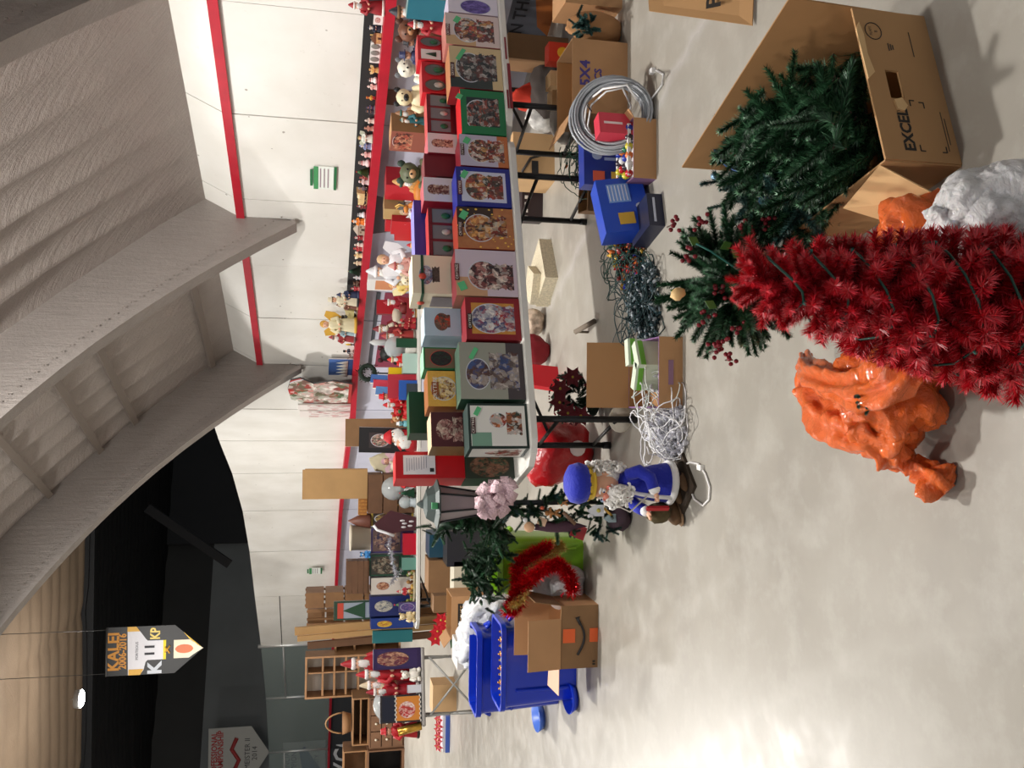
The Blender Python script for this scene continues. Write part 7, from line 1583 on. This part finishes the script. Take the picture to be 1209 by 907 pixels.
for k in range(12):
    for r_ in (0, 1):
        MB().box((-wd/2+wd*(k+.5)/12, -.003, h*(.03 if r_ == 0 else .62)+(k % 2)*.012), (wd/12, .003, .012)).build('check_square', cm((220, 216, 206)), o)
sbox('dark red cloth-covered box behind the seated bear', 791, 818, 470, .3, .3, cm((130, 16, 34), .6), cm((110, 12, 28), .6))
sbox('white glossy box behind the checkered one', 808, 818, 482, .06, .15, cm((214, 216, 222), .3), cm((190, 190, 200), .4))
for a in (
 (780, 402, .55, 'robe', (160, 20, 32), (236, 232, 230), 'tallest red robed bearded figure on the grey table'),
 (793, 420, .25, 'robe', (176, 24, 36), (236, 232, 230), 'second red robed bearded figure, leaning beside the tallest'),
 (806, 424, .55, 'robe', (206, 190, 160), (236, 232, 230), 'cream robed bearded figure with a red cap on the grey table'),
 (814, 432, .3, 'robe', (150, 20, 34), (226, 220, 214), 'small dark red robed figure at the back of the grey table'),
 (796, 472, .1, 'bear', (232, 228, 218), (214, 206, 190), 'white plush bear seated at the edge of the grey table'),
 (830, 438, .5, 'globe', (190, 196, 206), (200, 200, 206), 'silver blue globe behind the checkered box'),
 (861, 448, .35, 'doll', (190, 30, 40), (60, 36, 30), 'brown haired figure leaning at the end of the grey table')):
    p = line_pt(a[0], a[2], Z3, P30, U3, N3); f_ = fig(a[6], p, top_at(p, a[1]), a[3], a[4], a[5], rz=a3); f_.scale = (f_.scale[0]*(.72 if a[3] == 'robe' else 1), f_.scale[1]*(.72 if a[3] == 'robe' else 1), f_.scale[2])
gp_ = line_pt(857, .12, Z3, P30, U3, N3); o = thing('gold_roll', 'gold wrapped roll standing at the end of the grey table', 'roll', gp_, 0); hh = top_at(gp_, 470); MB().tube([(.0, 0, 0), (-.06, .0, hh)], .05, 10).build('roll', GOLD, o)
carton('plain cardboard box on the floor under the grey table', 511, 539, 808, 842, .35, KRAFT2, z=0)
o, wd, h, p = carton('low display tray of red poinsettias in cellophane on the floor', 519, 531, 846, 888, .3, cm((200, 200, 210), .4), z=0, h=.1, name='flower_tray', cat='tray')
for k in range(6): poins(o, V((-.2+.08*k, .05+.05*(k % 2), .16)), .09, cm((176, 20, 34), .5), V((0, -.7, .7)))
MB().box((0, .15, .03), (wd*1.02, .32, .07)).build('blue_wrap', cm((60, 90, 180), .3), o)
# ---------------------------------------------------------------- wooden furniture far behind
def furn(label, x0, x1, y0, y1, d, m, name, cat, z=0., dep=None, rz=0., drawers=None, shelves=None, open_=False, back=None, h=None):
    if dep is None: p, wd, hh = onz(x0, x1, y0, y1, z)
    else: p, hh = on((y0+y1)/2, x0, dep, z); wd = abs((gy(x0, y0, dep)-gy(x0, y1, dep)).x)
    h = h or hh; o = thing(name, label, cat, p, rz); t = .03*(1 if h < 1.5 else 1.5)
    for s in (-1, 1): MB().box((s*(wd/2-t/2), d/2, h/2), (t, d, h)).build('side_panel', m, o)
    MB().box((0, d/2, h-t/2), (wd-2*t, d, t)).build('top_panel', m, o); MB().box((0, d/2, t/2), (wd-2*t, d, t)).build('bottom_panel', m, o); MB().box((0, d-t/2, h/2), (wd-2*t, t, h-2*t)).build('back_panel', back or m, o)
    if shelves:
        for zz_ in shelves: MB().box((0, d/2, h*zz_), (wd-2*t, d-2*t, t)).build('shelf', m, o)
    if drawers:
        nc, nr = drawers
        for i in range(nc):
            for j in range(nr):
                f = MB().box((-wd/2+t+(wd-2*t)*(i+.5)/nc, -.01, t+(h-2*t)*(j+.5)/nr), ((wd-2*t)/nc*.94, .03, (h-2*t)/nr*.92)).build('drawer', m, o)
                MB().ball((-wd/2+t+(wd-2*t)*(i+.5)/nc, -.04, t+(h-2*t)*(j+.5)/nr), .03, 6).build('knob', cm((190, 180, 160), .3), f)
    return o, wd, h, p
DR = 20.5
d1, wd1, h1, pp = furn('dark brown dresser with small round knobs, far behind the grey table', 436, 482, 822, 882, .8, WOODD, 'dresser', 'dresser', dep=DR, drawers=(3, 3))
furn('dark desk with a black kneehole at the frame edge', 434, 482, 884, 925, .8, WOODD, 'desk', 'desk', dep=DR-.1, back=cm((14, 12, 12)))
furn('open orange-brown wooden tray cabinet standing on the dresser', 416, 436, 824, 880, .6, WOODM, 'shelf_unit', 'shelf', dep=DR+.1, z=h1+.002, shelves=(.5,))
furn('orange-brown wooden crate on the desk at the frame edge', 405, 434, 886, 925, .6, WOODM, 'shelf_unit', 'shelf', dep=DR+.1, z=on(900, 434, DR-.1, 0)[1]+.002)
o, wd, h, p = furn('tall wooden bookcase with a white back and small pigeonholes', 360, 480, 770, 820, .5, WOODM, 'bookcase', 'bookcase', dep=21.5, shelves=(.22, .45, .58, .7, .82), back=cm((206, 200, 190), .6))
MB().box((wd*.1, .25, h*.72), (.03, .45, h*.5)).build('divider', WOODM, o)
furn('open wooden box cabinet right of the tall bookcase', 395, 480, 750, 769, .6, WOODM, 'cabinet', 'cabinet', dep=21.8, shelves=(.4, .7))
o = thing('wicker_basket', 'brown wicker basket with a hoop handle on the wooden cabinet', 'basket', V(on(849, 420, DR-.0, 0)[0].x if 0 else 0, ) if 0 else on(849, 420, DR+.3, 0)[0], 0)
zb = h1+.02+on(850, 416, DR+.1, h1)[1]; MB().lathe([(.2, 0), (.26, .2)], 14).build('basket', cm((120, 84, 50), .8), o); MB().tube([(math.cos(a)*.24, 0, .18+math.sin(a)*.4) for a in [k*math.pi/10 for k in range(11)]], .02, 6).build('handle', cm((130, 96, 60), .7), o); o.location.z = zb
